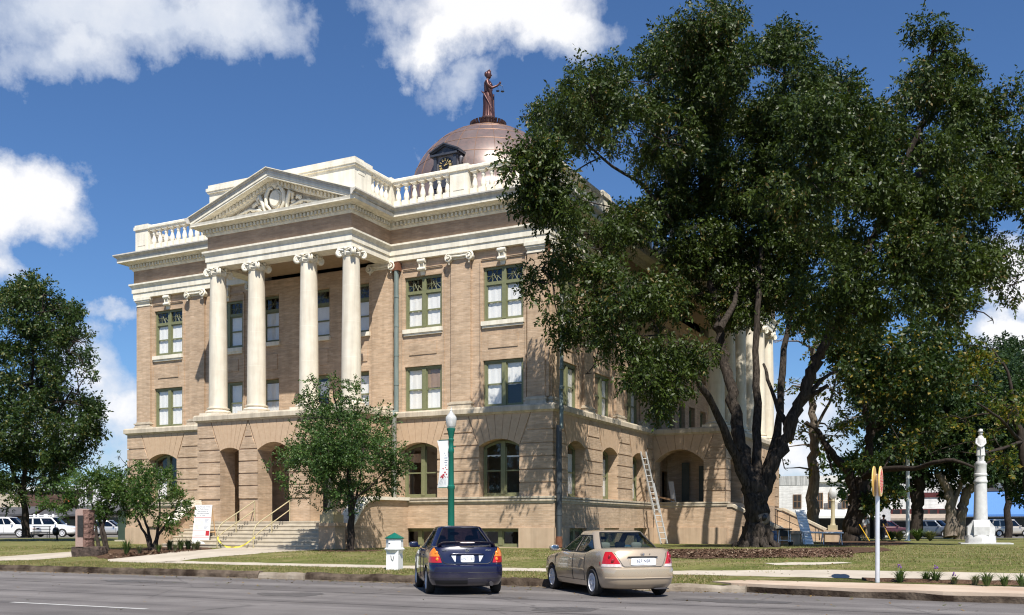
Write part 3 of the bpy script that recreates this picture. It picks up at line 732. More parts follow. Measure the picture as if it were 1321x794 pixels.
def window(T, u0, u1, z0, z1, o, blinds=((0, 1), (0, 1)), transom=None, arch=0.0, single=False, mats=('blind', 'blind'), name='window', meet=.5):
    f = MB(T); d = .10
    F = lambda a, b, c, e, oo=0.0, dd=d: f.box(a, b, o - dd + oo, o + oo, c, e)
    fw = .10
    F(u0, u0 + fw, z0, z1); F(u1 - fw, u1, z0, z1); F(u0 + fw, u1 - fw, z0, z0 + .09)
    zt = z1
    if arch:
        n = 12; arc = [(u0 + (u1 - u0) * i / n, z1 + arch * (1 - (2 * i / n - 1) ** 2)) for i in range(n + 1)]
        for (p, pz), (r, rz_) in zip(arc, arc[1:]):
            f.prism([(p, pz - .11), (r, rz_ - .11), (r, rz_), (p, pz)], o - d, o, axis=1)
        zt = z1 + arch * .75
    else: F(u0 + fw, u1 - fw, z1 - .10, z1)
    c = (u0 + u1) / 2
    bays = [(u0 + fw, u1 - fw)]
    if not single:
        F(c - .10, c + .10, z0 + .09, (z1 + arch - .03) if arch else z1 - .10, .02)
        bays = [(u0 + fw, c - .10), (c + .10, u1 - fw)]
    lo, hi = z0 + .09, (z1 + (0 if arch else -.10))
    if transom:
        for a, b in bays: F(a, b, transom - .07, transom + .07, .01)
        # leaded tracery in the transom lights
        for a, b in bays:
            w_ = b - a; h_ = hi - transom - .07
            for (p, q) in (((0, .5), (1, .5)), ((.33, 0), (.33, 1)), ((.67, 0), (.67, 1)), ((0, 0), (.33, .5)), ((1, 0), (.67, .5)), ((.33, 1), (.67, 0)), ((.33, 0), (.67, 1))):
                f.tube([(a + p[0] * w_, o - .055, transom + .07 + p[1] * h_), (a + q[0] * w_, o - .055, transom + .07 + q[1] * h_)], .012, 4)
        hi = transom - .07
    mz = lo + (hi - lo) * meet
    for i, (a, b) in enumerate(bays):
        s_ = .045
        F(a, a + s_, lo, hi, -.03, .05); F(b - s_, b, lo, hi, -.03, .05); F(a + s_, b - s_, lo, lo + .07, -.03, .05)
        F(a + s_, b - s_, mz - .03, mz + .03, -.02, .05)
        if not arch: F(a + s_, b - s_, hi - .05, hi, -.03, .05)
    w_ = f.build(name, M['frame_green'], CH)
    g = MB(T)
    if arch:
        n = 12; poly = [(u0 + .05, z0 + .05), (u1 - .05, z0 + .05)] + [(u1 - .05 - (u1 - u0 - .1) * i / n, z1 - .05 + arch * (1 - (1 - 2 * i / n) ** 2)) for i in range(n + 1)]
        g.prism(poly, o - .068, o - .062, axis=1)
    else: g.box(u0 + .05, u1 - .05, o - .068, o - .062, z0 + .05, z1 - .05)
    g.build('pane', M['glass'], w_)
    for i, (a, b) in enumerate(bays):
        bl = blinds[i % len(blinds)]
        if not bl: continue
        bl = bl if isinstance(bl[0], (tuple, list)) else (bl,)
        for q in bl:
            mm = M[q[2]] if len(q) > 2 else M['blind']
            bb = MB(T); za, zb = lo + (hi - lo) * q[0], lo + (hi - lo) * q[1]
            nseg = 8; rnd = random.Random(int(u0 * 77 + z0 * 13 + i))
            low = [za + (rnd.uniform(0, .04) if q[0] > 0.02 else 0) for _ in range(nseg + 1)]
            for s in range(nseg):
                p, r = a - .03 + (b - a + .06) * s / nseg, a - .03 + (b - a + .06) * (s + 1) / nseg
                ob = o - .10 + .008 * math.sin(s * 2.1 + i)
                oc = o - .10 + .008 * math.sin((s + 1) * 2.1 + i)
                bb.add([(p, ob, low[s]), (r, oc, low[s + 1]), (r, oc, zb), (p, ob, zb), (p, ob - .01, low[s]), (r, oc - .01, low[s + 1]), (r, oc - .01, zb), (p, ob - .01, zb)],
                       [(0, 1, 2, 3), (7, 6, 5, 4), (0, 4, 5, 1), (3, 2, 6, 7)])
            bb.build('blind', mm, w_)
    return w_

# ---- base storey -------------------------------------------------------------
HW = .98
wc = [-22.0, -17.95, -6.40, -2.34]
gops = [(c - HW, c + HW, 2.80, 4.99, .29) for c in wc]
bops = [(c - HW, c + HW, .62, 1.44) for c in wc]
wall(FRONT, XL - .15, PX0 - .33, .3, ZB0, .15, .75, gops[:2] + bops[:2], 'wall', M['brick'], (XL - .20, PX0 - .33, .15, gops[:2]))
wall(FRONT, PX1 + .35, .15, .3, ZB0, .15, .75, gops[2:] + bops[2:], 'wall', M['brick'], (PX1 + .35, .20, .15, gops[2:]))
sops = [(c - HW, c + HW, 2.80, 4.99, .29) for c in (2.35, 6.40, 10.45)]
wall(SIDE, .60, SY0 - .02, .3, ZB0, .15, .75, sops + [(c - HW, c + HW, .62, 1.44) for c in (2.35, 6.40, 10.45)], 'wall', M['brick'], (-.15, SY0 - .07, .15, sops))
wall(SIDE, SY1, YD, .3, ZA0, .15, .75, [], 'wall', M['brick'])
wall(lambda u, o, z: (XL - .15 - o, u, z), -.15 + .75, YD, .3, ZB0, 0, .75, [], 'wall', M['brick'])
wall(lambda u, o, z: (u, YD + o, z), XL, XR, .3, ZA0, 0, .6, [], 'wall', M['brick'])
# porch base, front: x from -16.65 to -7.7, face y=-3.2
PB0, PB1, PF = PX0 - .33, PX1 + .35, 3.2
pops = [(-15.28, -14.14, 1.75, 4.99, .14), (-13.05, -11.25, 1.75, 4.97, .33), (-10.15, -9.01, 1.75, 4.99, .14)]
wall(FRONT, PB0 + .05, PB1 - .05, 1.75, ZB0, PF - .05, .95, pops, 'porch_wall', M['brick'], (PB0, PB1, PF - .05, pops))
wall(lambda u, o, z: (PB1 - .05 + o, u, z), -PF + 1.0, -.2, .3, ZB0, 0, .6, [(-1.75, -.95, 1.75, 4.99, .14)], 'porch_wall', M['brick'], (-PF + .05, -.21, 0, [(-1.75, -.95, 1.75, 4.99, .14)]))
wall(lambda u, o, z: (PB0 + .05 - o, u, z), -PF + 1.0, -.2, .3, ZB0, 0, .6, [], 'porch_wall', M['brick'])
fl = MB(); fl.box(PB0 + .1, PB1 - .1, -PF + .05, .6, .3, 1.745); fl.build('porch_floor', M['step'], CH)
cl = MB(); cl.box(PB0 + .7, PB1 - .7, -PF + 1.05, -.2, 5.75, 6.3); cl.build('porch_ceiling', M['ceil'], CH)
bk = wall(FRONT, PB0, PB1, 1.745, ZB0, -.25, .3, [(-13.0, -11.3, 1.75, 4.6)], 'porch_wall', M['brick'])
dr = MB(); dr.box(-13.0, -11.3, .33, .40, 1.745, 4.6); dr.box(-12.95, -12.2, .29, .33, 1.9, 4.0); dr.box(-12.1, -11.35, .29, .33, 1.9, 4.0)
dr.build('entrance_door', M['door_dark'], CH)
# side porch: end wall facing the street at y=12.6 with one big arch, outer wall x=4.1
EF = -(SY0 - .03)
eop = [(.32, 2.95, 2.80, 4.95, .62)]
SB = SP + .2
wall(FRONT, .16, SB - .05, .3, ZB0, EF - .05, .7, eop, 'porch_wall', M['brick'], (.205, SB, EF - .05, eop))
TS = lambda u, o, z: (SB - .05 + o, u, z)
oop = [(13.6, 16.2, 2.80, 4.95, .62), (17.5, 20.5, 1.75, 4.95, .62), (21.8, 24.4, 2.80, 4.95, .62)]
wall(TS, SY0 + .70, SY1, .3, ZB0, 0, .7, oop, 'porch_wall', M['brick'], (SY0 - .03, SY1, 0, oop))
fl = MB(); fl.box(.2, SB - .1, SY0 + .1, SY1, .3, 1.745); fl.build('porch_floor', M['step'], CH)
wall(SIDE, SY0 + .1, SY1, 1.745, ZB0, -.1, .4, [(15.0, 16.6, 1.76, 4.6), (18.0, 20.0, 1.76, 4.9), (21.5, 23, 1.76, 4.6)], 'wall', M['brick'])
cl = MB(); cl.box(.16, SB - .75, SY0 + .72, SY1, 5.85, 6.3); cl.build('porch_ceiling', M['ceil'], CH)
cl = MB(); cl.box(-.1, SP + .1, SY1 - .02, SY1 + .5, .3, ZB0); cl.build('porch_wall', M['brick'], CH)
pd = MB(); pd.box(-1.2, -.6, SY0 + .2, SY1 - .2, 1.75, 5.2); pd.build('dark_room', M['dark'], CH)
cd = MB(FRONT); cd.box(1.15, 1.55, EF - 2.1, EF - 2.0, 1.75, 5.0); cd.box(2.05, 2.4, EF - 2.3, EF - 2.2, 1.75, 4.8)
cd.build('porch_door', M['door_dark'], CH)
bw = MB(FRONT); bw.box(.2, 3.4, EF - 2.75, EF - 2.4, 1.75, 5.84); bw.build('porch_wall', M['brick'], CH)

# ---- plinth, water table, belt -----------------------------------------------
BASE = [(XL - .2, YD), (XL - .2, -.2), (PB0, -.2), (PB0, -PF), (PB1, -PF), (PB1, -.2), (.2, -.2), (.2, SY0 - .03), (SB, SY0 - .03), (SB, SY1), (.2, SY1), (.2, YD)]
mb = MB(); mb.sweep(BASE, [(-.3, ZB0), (0.03, ZB0), (.06, ZB0 + .03), (.09, ZB0 + .06), (.14, ZB0 + .08), (.14, ZB1 - .07), (.10, ZB1), (-.5, ZB1)])
mb.build('belt_course', M['belt_stone'], CH)
def run(path, prof, name, m): MB_ = MB(); MB_.sweep(path, prof, closed=False); return MB_.build(name, m, CH)
wtp = [(-.3, 2.50), (.03, 2.50), (.05, 2.58), (.09, 2.60), (.09, 2.68), (.05, 2.71), (.12, 2.72), (.12, 2.80), (-.3, 2.797)]
run([(XL - .2, YD), (XL - .2, -.2), (PB0 - .47, -.2)], wtp, 'water_table', M['belt_stone'])
run([(PB1 + .47, -.2), (.2, -.2), (.2, SY0 - .03), (SB, SY0 - .03), (SB, SY0 + .4)], wtp, 'water_table', M['belt_stone'])
# battered lower wall (below the water table) and plinth, with basement lights left open
def lower_wall(T, u0, u1, holes, o=.15):
    wall(T, u0, u1, .35, 2.5, o + .055, .05, [(a, b, .62, 1.44) for a, b in holes], 'basement_wall', M['brick'])
    wall(T, u0, u1, .2, 1.47, o + .13, .075, [(a, b, .62, 1.44) for a, b in holes], 'plinth', M['plinth'])
lower_wall(FRONT, PB1 + .6, .28, [(c - HW, c + HW) for c in wc[2:]])
lower_wall(FRONT, XL - .28, PB0 - .55, [(c - HW, c + HW) for c in wc[:2]])
lower_wall(SIDE, -.20, SY0 - .11, [(c - HW, c + HW) for c in (2.35, 6.40, 10.45)])
lower_wall(lambda u, o, z: (u, SY0 - .03 - o, z), .285, SB + .08, [], o=0)
lower_wall(TS, SY0 - .02, SY0 + .4, [], o=.05)
for T, cs in ((FRONT, wc), (SIDE, (2.35, 6.40, 10.45))):
    for c in cs:
        window(T, c - HW, c + HW, .62, 1.44, .04, (None, None), name='basement_window', meet=.98)
        s = MB(T); s.box(c - HW - .05, c + HW + .05, .1, .30, .50, .615); s.build('basement_sill', M['belt_stone'], CH)
# ---- ground floor windows ----------------------------------------------------
gb = {-6.40: ((.72, .93, 'backing_tan'), None), -2.34: ((.80, .84), (.78, .82)), -22.0: ((.0, .8), None), -17.95: (None, None)}
for c in wc: window(FRONT, c - HW + .01, c + HW - .01, 2.82, 4.96, -.22, gb[c], arch=.29)
for c in (2.35, 6.40, 10.45): window(SIDE, c - HW + .01, c + HW - .01, 2.82, 4.96, -.30, (((.0, .42, 'backing_tan'),), ((.0, .9),)), arch=.29)

# ---- upper wall --------------------------------------------------------------
WF = -.20
uops = []
for c in wc: uops += [(c - HW, c + HW, 6.68, 8.76), (c - HW, c + HW, 10.45, 12.82)]
for c in (-15.25, -12.2, -9.93): uops += [(c - .58, c + .58, 6.68, 8.76), (c - .58, c + .58, 10.55, 12.86)]
wall(FRONT, XL + .05, -.20, ZB1, ZA0, WF, .45, uops, 'wall', M['brick'])
suops = []
for c in (2.35, 6.40, 10.45): suops += [(c - HW, c + HW, 6.68, 8.76), (c - HW, c + HW, 10.45, 12.82)]
for c in (14.6, 17.0, 19.0, 21.0, 23.4): suops += [(c - .62, c + .62, 6.68, 8.76), (c - .62, c + .62, 10.45, 12.82)]
wall(SIDE, .65, YD, ZB1, ZA0, WF, .45, suops, 'wall', M['brick'])
wall(lambda u, o, z: (XL + .2 - o, u, z), .65, YD, ZB1, ZA0, 0, .45, [], 'wall', M['brick'])
ub = {-22.0: (((.0, 1),), ((.0, 1),)), -17.95: ((.0, 1), (.0, 1)), -6.40: ((.02, 1), (.02, 1)), -2.34: ((0.0, 1), (.0, 1))}
mb_ = {-22.0: ((.0, 1), (.0, 1)), -17.95: ((.0, 1), (.0, 1)), -6.40: ((.0, 1), ((.0, .52), (.52, 1, 'backing_tan'))), -2.34: ((.0, 1), ((.46, 1),))}
for T, cs in ((FRONT, wc), (SIDE, (2.35, 6.40, 10.45))):
    for c in cs:
        window(T, c - HW + .01, c + HW - .01, 6.70, 8.75, -.30, mb_.get(c, ((.0, .97, 'backing_tan'), (.0, .95))))
        window(T, c - HW + .01, c + HW - .01, 10.45, 12.81, -.30, ub.get(c, ((.0, 1), (.0, 1))), transom=12.12)
        s = MB(T); s.box(c - HW - .05, c + HW + .05, WF, WF + .13, 10.26, 10.447); s.box(c - HW - .02, c + HW + .02, WF, WF + .08, 10.16, 10.26)
        s.build('window_sill', M['white_stone'], CH)
        s = MB(T); s.box(c - .72, c + .72, WF, WF + .035, 9.28, 9.86); s.build('spandrel_panel', M['brick'], CH)
        s = MB(T); s.box(c - HW - .06, c + HW + .06, WF, WF + .05, 13.12, 13.17); s.box(c - HW - .06, c + HW + .06, WF, WF + .07, 13.17, 13.20)
        s.build('label_mould', M['brick'], CH)
        k = MB(T); k.prism([(-.19 + c, 13.56), (.19 + c, 13.56), (.15 + c, 13.02), (-.15 + c, 13.02)], WF, WF + .10, axis=1)
        for zz, rr in ((13.46, .10), (13.10, .075)):
            k.tube([(c - .2, WF + .13, zz), (c + .2, WF + .13, zz)], rr, 10)
        for dx in (-.12, .12): k.tube([(c + dx, WF + .15, 13.4), (c + dx, WF + .13, 13.15)], .035, 6)
        k.prism([(-.13 + c, 13.02), (.13 + c, 13.02), (.10 + c, 12.84), (-.10 + c, 12.84)], WF, WF + .04, axis=1)
        k.build('keystone_bracket', M['white_stone'], CH, smooth=40)
        # edge strips that frame each window bay
        for sx in (-1, 1):
            e = MB(T); e.box(*sorted((c + sx * (HW + .10), c + sx * (HW + .15))), WF, WF + .05, 6.68, 13.12)
            e.build('bay_strip', M['brick'], CH)
for c in (-15.25, -12.2, -9.93):
    window(FRONT, c - .57, c + .57, 6.70, 8.75, -.42, ((.0, .96),) if c > -10 or c < -15 else ((.55, .9),), single=True)
    window(FRONT, c - .57, c + .57, 10.55, 12.85, -.42, ((.0, .97),), transom=12.15, single=True)
    s = MB(FRONT); s.box(c - .66, c + .66, WF, WF + .13, 10.36, 10.547); s.build('window_sill', M['white_stone'], CH)
    s = MB(FRONT); s.box(c - .5, c + .5, WF, WF + .035, 9.2, 9.95); s.build('spandrel_panel', M['brick'], CH)
for c in (14.6, 17.0, 19.0, 21.0, 23.4):
    window(SIDE, c - .61, c + .61, 6.70, 8.75, -.42, ((.0, .9),), single=True)
    window(SIDE, c - .61, c + .61, 10.45, 12.81, -.42, ((.3, .97),), transom=12.12, single=True)

def pilaster(T, u0, u1, kind='ionic', o1=None):
    o1 = WF + .12 if o1 is None else o1
    c = (u0 + u1) / 2
    p = MB(T); p.box(u0, u1, WF - .02, o1, 7.03, 13.3); p.build('pilaster', M['brick'], CH)
    b = MB(T); b.box(u0 - .12, u1 + .12, WF - .02, o1 + .12, ZB1, 6.80); b.box(u0 - .08, u1 + .08, WF - .02, o1 + .09, 6.80, 6.90); b.box(u0 - .13, u1 + .13, WF - .02, o1 + .12, 6.90, 6.96); b.box(u0 - .05, u1 + .05, WF - .02, o1 + .05, 6.96, 7.03)
    b.build('pilaster_base', M['belt_stone'], CH)
    k = MB(T)
    if kind == 'ionic':
        k.box(u0 + .02, u1 - .02, WF, o1 + .05, 13.30, 13.40)
        k.box(u0 - .02, u1 + .02, WF, o1 + .10, 13.46, 13.53); k.box(u0 - .06, u1 + .06, WF, o1 + .16, 13.53, ZA0 - .002)
        k.tube([(u0, o1 + .1, 13.43), (c, o1 + .12, 13.40), (u1, o1 + .1, 13.43)], .05, 8)
        for s_, uu in ((-1, u0), (1, u1)):
            cx, cz = uu + s_ * .03, 13.36; pts = []; rr = []
            for i in range(26):
                a = 1.57 + s_ * (-1) * i * .42; r = .19 * (1 - i / 30)
                pts.append((cx + r * math.cos(a), o1 + .14 + .004 * i, cz + r * math.sin(a))); rr.append(.052 * (1 - i / 50))
            k.tube(pts, rr, 6)
            k.tube([(cx, WF, cz), (cx, o1 + .13, cz)], .15, 12); k.sphere((cx, o1 + .2, cz), .05, 8, 5)
            k.tube([(cx, o1 + .12, cz - .17), (cx - s_ * .02, o1 + .15, cz - .3)], [.05, .015], 6)
    else:
        k.box(u0 - .02, u1 + .02, WF, o1 + .03, 13.14, 13.19); k.box(u0, u1, WF, o1 + .02, 13.19, 13.30)
        k.box(u0 - .03, u1 + .03, WF, o1 + .06, 13.30, 13.36); k.box(u0 - .06, u1 + .06, WF, o1 + .1, 13.36, 13.44); k.box(u0 - .10, u1 + .10, WF, o1 + .14, 13.44, ZA0 - .002)
    k.build('pilaster_capital', M['white_stone'], CH, smooth=35)
for a, b in ((-20.4, -19.42), (-4.88, -3.90), (-9.1, -7.98), (-16.35, -15.95)): pilaster(FRONT, a, b)
for a, b in ((-24.13, -23.2), (-1.12, -.30)): pilaster(FRONT, a, b, 'plain')
for a, b in ((.30, 1.12), (SY0 - 1.1, SY0 - .2)): pilaster(SIDE, a, b, 'plain')
for a, b in ((3.87, 4.85), (7.92, 8.9)): pilaster(SIDE, a, b)
nt = MB(); nt.box(-.32, -.14, .14, .34, 7.03, 13.55); nt.build('corner_notch', M['brick'], CH)
nt = MB(); nt.box(-.17, -.11, .11, .2, 13.1, 13.62); nt.build('rusted_leader_head', M['rust'], CH)

# ---- entablature -------------------------------------------------------------
mb = MB(); mb.sweep(FOOT, [(-.75, ZA0), (0, ZA0), (0, 13.84), (.045, 13.85), (.045, 14.12), (.07, 14.14), (.11, 14.20), (.16, 14.25), (.16, ZA1), (-.75, ZA1)]); mb.build('architrave', M['white_stone'], CH)
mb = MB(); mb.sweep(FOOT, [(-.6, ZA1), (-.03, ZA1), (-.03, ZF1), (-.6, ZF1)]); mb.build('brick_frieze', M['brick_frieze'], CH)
mb = MB(); mb.sweep(FOOT, [(-.6, ZF1), (.0, ZF1), (.03, ZF1 + .06), (.05, ZF1 + .08), (.05, 15.335), (.20, 15.34), (.24, 15.40), (.56, 15.41), (.56, 15.46), (.58, 15.55), (-.6, 15.55)])
for i in range(len(FOOT) - 1):
    a, b = Vector(FOOT[i]), Vector(FOOT[i + 1])
    if i == 10: continue
    L = (b - a).length; d = (b - a).normalized(); nn = Vector((d.y, -d.x)); k = int(L / .2)
    def cosgn(p, q, r): return (q - p).x * (r - q).y - (q - p).y * (r - q).x
    e0 = .2 if i and cosgn(Vector(FOOT[i - 1]), a, b) < 0 else -.12
    e1 = .2 if i < len(FOOT) - 2 and cosgn(a, b, Vector(FOOT[i + 2])) < 0 else -.12
    k = int((L - e0 - e1) / .2); st_ = (L - e0 - e1) / k
    for j in range(k):
        p = a + d * (e0 + st_ * (j + .25)); q = p + d * st_ * .52
        p1, q1 = p + nn * .045, q + nn * .045; p2, q2 = p + nn * .185, q + nn * .185
        mb.add([(p1.x, p1.y, 15.16), (q1.x, q1.y, 15.16), (q2.x, q2.y, 15.16), (p2.x, p2.y, 15.16), (p1.x, p1.y, 15.315), (q1.x, q1.y, 15.315), (q2.x, q2.y, 15.315), (p2.x, p2.y, 15.315)],
               [(0, 1, 2, 3), (4, 5, 6, 7), (0, 1, 5, 4), (1, 2, 6, 5), (2, 3, 7, 6), (3, 0, 4, 7)])
mb.build('dentil_cornice', M['white_stone'], CH)
GUT = [(-.6, 15.553), (.54, 15.553), (.56, 15.60), (.60, 15.66), (.68, 15.71), (.72, 15.76), (.72, ZC), (-.6, ZC)]
for pth in ([(XL, YD), (XL, 0), (PX0, 0), (PX0, -PP)], [(PX1, -PP), (PX1, 0), (XR, 0), (XR, SY0), (SP, SY0)], [(SP, SY1), (XR, SY1), (XR, YD)]):
    mb = MB(); mb.sweep(pth, GUT, closed=False); mb.build('cornice_gutter', M['grey_cyma'], CH)
for pth in ([(PX0, -PP), (PX0, -PP - .715)], [(PX1, -PP - .715), (PX1, -PP)], [(SP, SY0), (SP + .715, SY0)], [(SP + .715, SY1), (SP, SY1)]):
    mb = MB(); mb.sweep(pth, [(.46, 15.553)] + GUT[1:7] + [(.46, ZC)], closed=False); mb.build('gutter_end', M['grey_cyma'], CH)
rf = MB(); rf.box(XL + .55, -.55, .55, YD, 15.3, 15.75); rf.box(PX0 + .55, PX1 - .55, -PP + .55, .6, 15.3, 15.75); rf.box(-.6, SP - .55, SY0 + .55, SY1 - .55, 15.3, 15.75)
rf.build('roof', M['belt_stone'], CH)
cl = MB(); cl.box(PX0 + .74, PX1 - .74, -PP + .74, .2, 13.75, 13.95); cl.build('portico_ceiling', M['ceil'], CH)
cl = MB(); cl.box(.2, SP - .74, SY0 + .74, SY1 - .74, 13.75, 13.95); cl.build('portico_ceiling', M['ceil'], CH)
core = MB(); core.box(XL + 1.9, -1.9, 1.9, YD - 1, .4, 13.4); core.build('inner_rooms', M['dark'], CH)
flo = MB()
for z in (2.3, 6.2, 9.9): flo.box(XL + .66, -.66, .66, YD - .6, z, z + .12)
flo.build('floor_slabs', M['dark'], CH)
fl = MB(); fl.box(PB0 + .2, PB1 - .2, -PF + .1, .1, 6.45, ZB1 + .003); fl.box(.2, SB - .1, SY0 + .1, SY1, 6.45, ZB1 + .003); fl.build('balcony_floor', M['belt_stone'], CH)

# ---- portico columns ---------------------------------------------------------
def column(x, y, ry=0.0):
    sh = MB(); prof = []
    for i in range(13):
        t = i / 12; r = .43 - .065 * t ** 1.8
        prof.append((r, 7.10 + (13.20 - 7.10) * t))
    prof = [(.46, 7.05), (.46, 7.09)] + prof + [(.40, 13.22), (.40, 13.26)]
    sh.lathe(prof, 32, (x, y, 0))
    c = sh.build('column', M['column_stone'], CH, smooth=40)
    jt = MB()
    for z in (8.85, 10.4, 11.95): jt.lathe([(.428 - .065 * ((z - 7.1) / 6.1) ** 1.8, z - .012), (.4315 - .065 * ((z - 7.1) / 6.1) ** 1.8, z), (.428 - .065 * ((z - 7.1) / 6.1) ** 1.8, z + .012)], 32, (x, y, 0))
    jt.build('drum_joint', M['white_stone'], c, smooth=60)
    b = MB(); b.box(x - .60, x + .60, y - .60, y + .60, ZB1 + .001, 6.80)
    b.lathe([(.56, 6.80), (.60, 6.84), (.60, 6.88), (.56, 6.92), (.50, 6.93), (.48, 6.97), (.50, 7.0), (.53, 7.02), (.53, 7.05), (.47, 7.06)], 32, (x, y, 0))
    b.build('column_base', M['column_stone'], c, smooth=40)
    k = MB()
    k.box(x - .44, x + .44, y - .44, y + .44, 13.54, ZA0 - .001)
    k.lathe([(.38, 13.22), (.43, 13.27), (.47, 13.34), (.44, 13.40)], 24, (x, y, 0))
    for q in range(4):
        a0 = q * math.pi / 2 + math.pi / 4
        rad = Vector((math.cos(a0), math.sin(a0))); tan = Vector((-rad.y, rad.x))
        cx, cy = x + rad.x * .50, y + rad.y * .50; pts = []; rr = []
        for sgn in (-1, 1):
            pts = []; rr = []
            for i in range(22):
                a = 2.2 - i * .45; r = .175 * (1 - i / 26)
                pts.append((cx + rad.x * r * math.cos(a) + tan.x * sgn * (.05 + .002 * i), cy + rad.y * r * math.cos(a) + tan.y * sgn * (.05 + .002 * i), 13.345 + r * math.sin(a))); rr.append(.05 * (1 - i / 44))
            k.tube(pts, rr, 6)
        k.tube([(cx - tan.x * .09, cy - tan.y * .09, 13.345), (cx + tan.x * .09, cy + tan.y * .09, 13.345)], .13, 10)
        a1 = q * math.pi / 2; r2 = Vector((math.cos(a1), math.sin(a1)))
        k.sphere((x + r2.x * .46, y + r2.y * .46, 13.52), .085, 8, 6)
        k.tube([(x + r2.x * .44, y + r2.y * .44, 13.42), (x + r2.x * .44, y + r2.y * .44, 13.24)], [.07, .03], 6)
        for e in (-1, 1):
            t2 = Vector((-r2.y, r2.x)) * e
            k.tube([(x + r2.x * .40 + t2.x * .05, y + r2.y * .40 + t2.y * .05, 13.43), (x + r2.x * .43 + t2.x * .22, y + r2.y * .43 + t2.y * .22, 13.47), (x + r2.x * .42 + t2.x * .36, y + r2.y * .42 + t2.y * .36, 13.50)], .05, 6)
    k.build('column_capital', M['white_stone'], c, smooth=40)
for cx_ in (-16.0, -13.68, -10.68, -8.37): column(cx_, -2.53)
for cy_ in (13.1, 15.4, 17.75, 20.1, 22.45, 24.8): column(3.48, cy_)

# ---- pediment ----------------------------------------------------------------
def pediment(T, u0, u1, o, zb, rise, deep):
    c = (u0 + u1) / 2; h = (u1 - u0) / 2 + .62; t = rise / h
    pr = MB(T); gy = MB(T)
    for s_ in (-1, 1):
        e = c + s_ * h
        P = lambda du, dz, s_=s_, e=e: (e - s_ * du, zb + dz + du * t)
        def band(mbx, z0, z1, oa, ob, du0=0.0):
            mbx.prism([P(du0, z0), (c, zb + rise + z0), (c, zb + rise + z1), P(du0, z1)], oa, ob, axis=1)
        band(pr, -.42, -.34, o - .3, o + .08, .9); band(pr, -.36, -.17, o - .28, o + .14, .6)
        n = int(h / .2)
        for j in range(4, n):
            du = j * .2; p = P(du, 0); q = P(du + .1, 0)
            pr.prism([(p[0], p[1] - .36), (q[0], q[1] - .36), (q[0], q[1] - .2), (p[0], p[1] - .2)], o + .139, o + .23, axis=1)
        band(pr, -.175, -.09, o - .26, o + .55, .2); band(pr, -.09, .03, o - .26, o + .58, .05)
        band(gy, .032, .14, o - .24, o + .60); band(gy, .142, .20, o - .2, o + .66); band(pr, .202, .235, o - .2, o + .72)
    pr.build('raking_cornice', M['white_stone'], CH); gy.build('raking_gutter', M['grey_cyma'], CH)
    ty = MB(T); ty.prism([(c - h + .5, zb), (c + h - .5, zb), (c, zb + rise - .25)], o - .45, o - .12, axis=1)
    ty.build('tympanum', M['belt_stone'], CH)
    ro = MB(T); ro.prism([(c - h, zb + .02), (c + h, zb + .02), (c, zb + rise + .02)], o - deep, o - .46, axis=1); ro.build('pediment_roof', M['grey_cyma'], CH)
    # cartouche: oval shield between scrolls, with leaves trailing to both sides
    k = MB(T); z = zb + .14; oo = o - .10
    prof = [(.36 * math.cos(a), .42 * math.sin(a)) for a in [i * math.pi / 9 for i in range(18)]]
    k.prism([(c + p, z + .52 + q) for p, q in prof], oo, oo + .14, axis=1)
    k.prism([(c + p * .78, z + .52 + q * .78) for p, q in prof], oo + .139, oo + .22, axis=1)
    for s_ in (-1, 1):
        k.tube([(c + s_ * .30, oo + .1, z + .05), (c + s_ * .52, oo + .16, z + .3), (c + s_ * .50, oo + .18, z + .72), (c + s_ * .30, oo + .2, z + 1.02), (c + s_ * .12, oo + .18, z + .95)], [.07, .09, .1, .09, .05], 8)
        k.tube([(c + s_ * .62, oo + .1, z + .04), (c + s_ * .72, oo + .16, z + .4), (c + s_ * .86, oo + .2, z + .72), (c + s_ * 1.02, oo + .18, z + .6), (c + s_ * .95, oo + .14, z + .42)], [.08, .1, .1, .08, .05], 8)
        rnd = random.Random(5)
        for i in range(26):
            uu = rnd.uniform(.9, 2.3); top = max(.1, .72 * (1 - (uu - .8) / 1.8)); zz = rnd.uniform(.03, top)
            k.sphere((c + s_ * uu, oo + .05, z - .05 + zz), rnd.uniform(.05, .11), 6, 4, sx=1.3)
        k.tube([(c + s_ * .8, oo + .08, z + .1), (c + s_ * 1.5, oo + .1, z + .25), (c + s_ * 2.3, oo + .08, z + .08), (c + s_ * 2.6, oo + .06, z + .02)], [.06, .06, .05, .03], 6)
    k.sphere((c, oo + .12, z + 1.12), .17, 10, 6)
    k.build('cartouche', M['white_stone'], CH, smooth=50)
pediment(FRONT, PX0, PX1, PP, 15.56, 1.655, 2.6)
pediment(SIDE, SY0, SY1, SP, 15.56, 2.2, 2.6)

# ---- attic parapet and balustrade ---------------------------------------------
ZR = 17.38
def rail_profile(): return [(-.2, 17.15), (.17, 17.15), (.17, 17.19), (.22, 17.23), (.22, 17.33), (.17, ZR), (-.22, ZR), (-.22, 17.23), (-.17, 17.19)]
BAL = MB(); BAL.box(XL + .1, -.1, .12, .44, ZC - .02, 16.12); BAL.box(-.44, -.12, .44, SY0 + .3, ZC - .02, 16.12); BAL.box(XL + .12, XL + .44, .44, YD, ZC - .02, 16.12)
BAL.box(-.12, SP - .5, SY0 + .14, SY0 + .46, ZC - .02, 16.12); BAL.box(SP - .66, SP - .34, SY0 + .46, SY1, ZC - .02, 16.12)
BAL.box(PX1 - .30, PX1 + .02, -2.7, .12, ZC - .02, 16.12); BAL.box(PX0 - .02, PX0 + .30, -2.7, .12, ZC - .02, 16.12)
BALO = BAL.build('balustrade', M['white_stone'], CH)
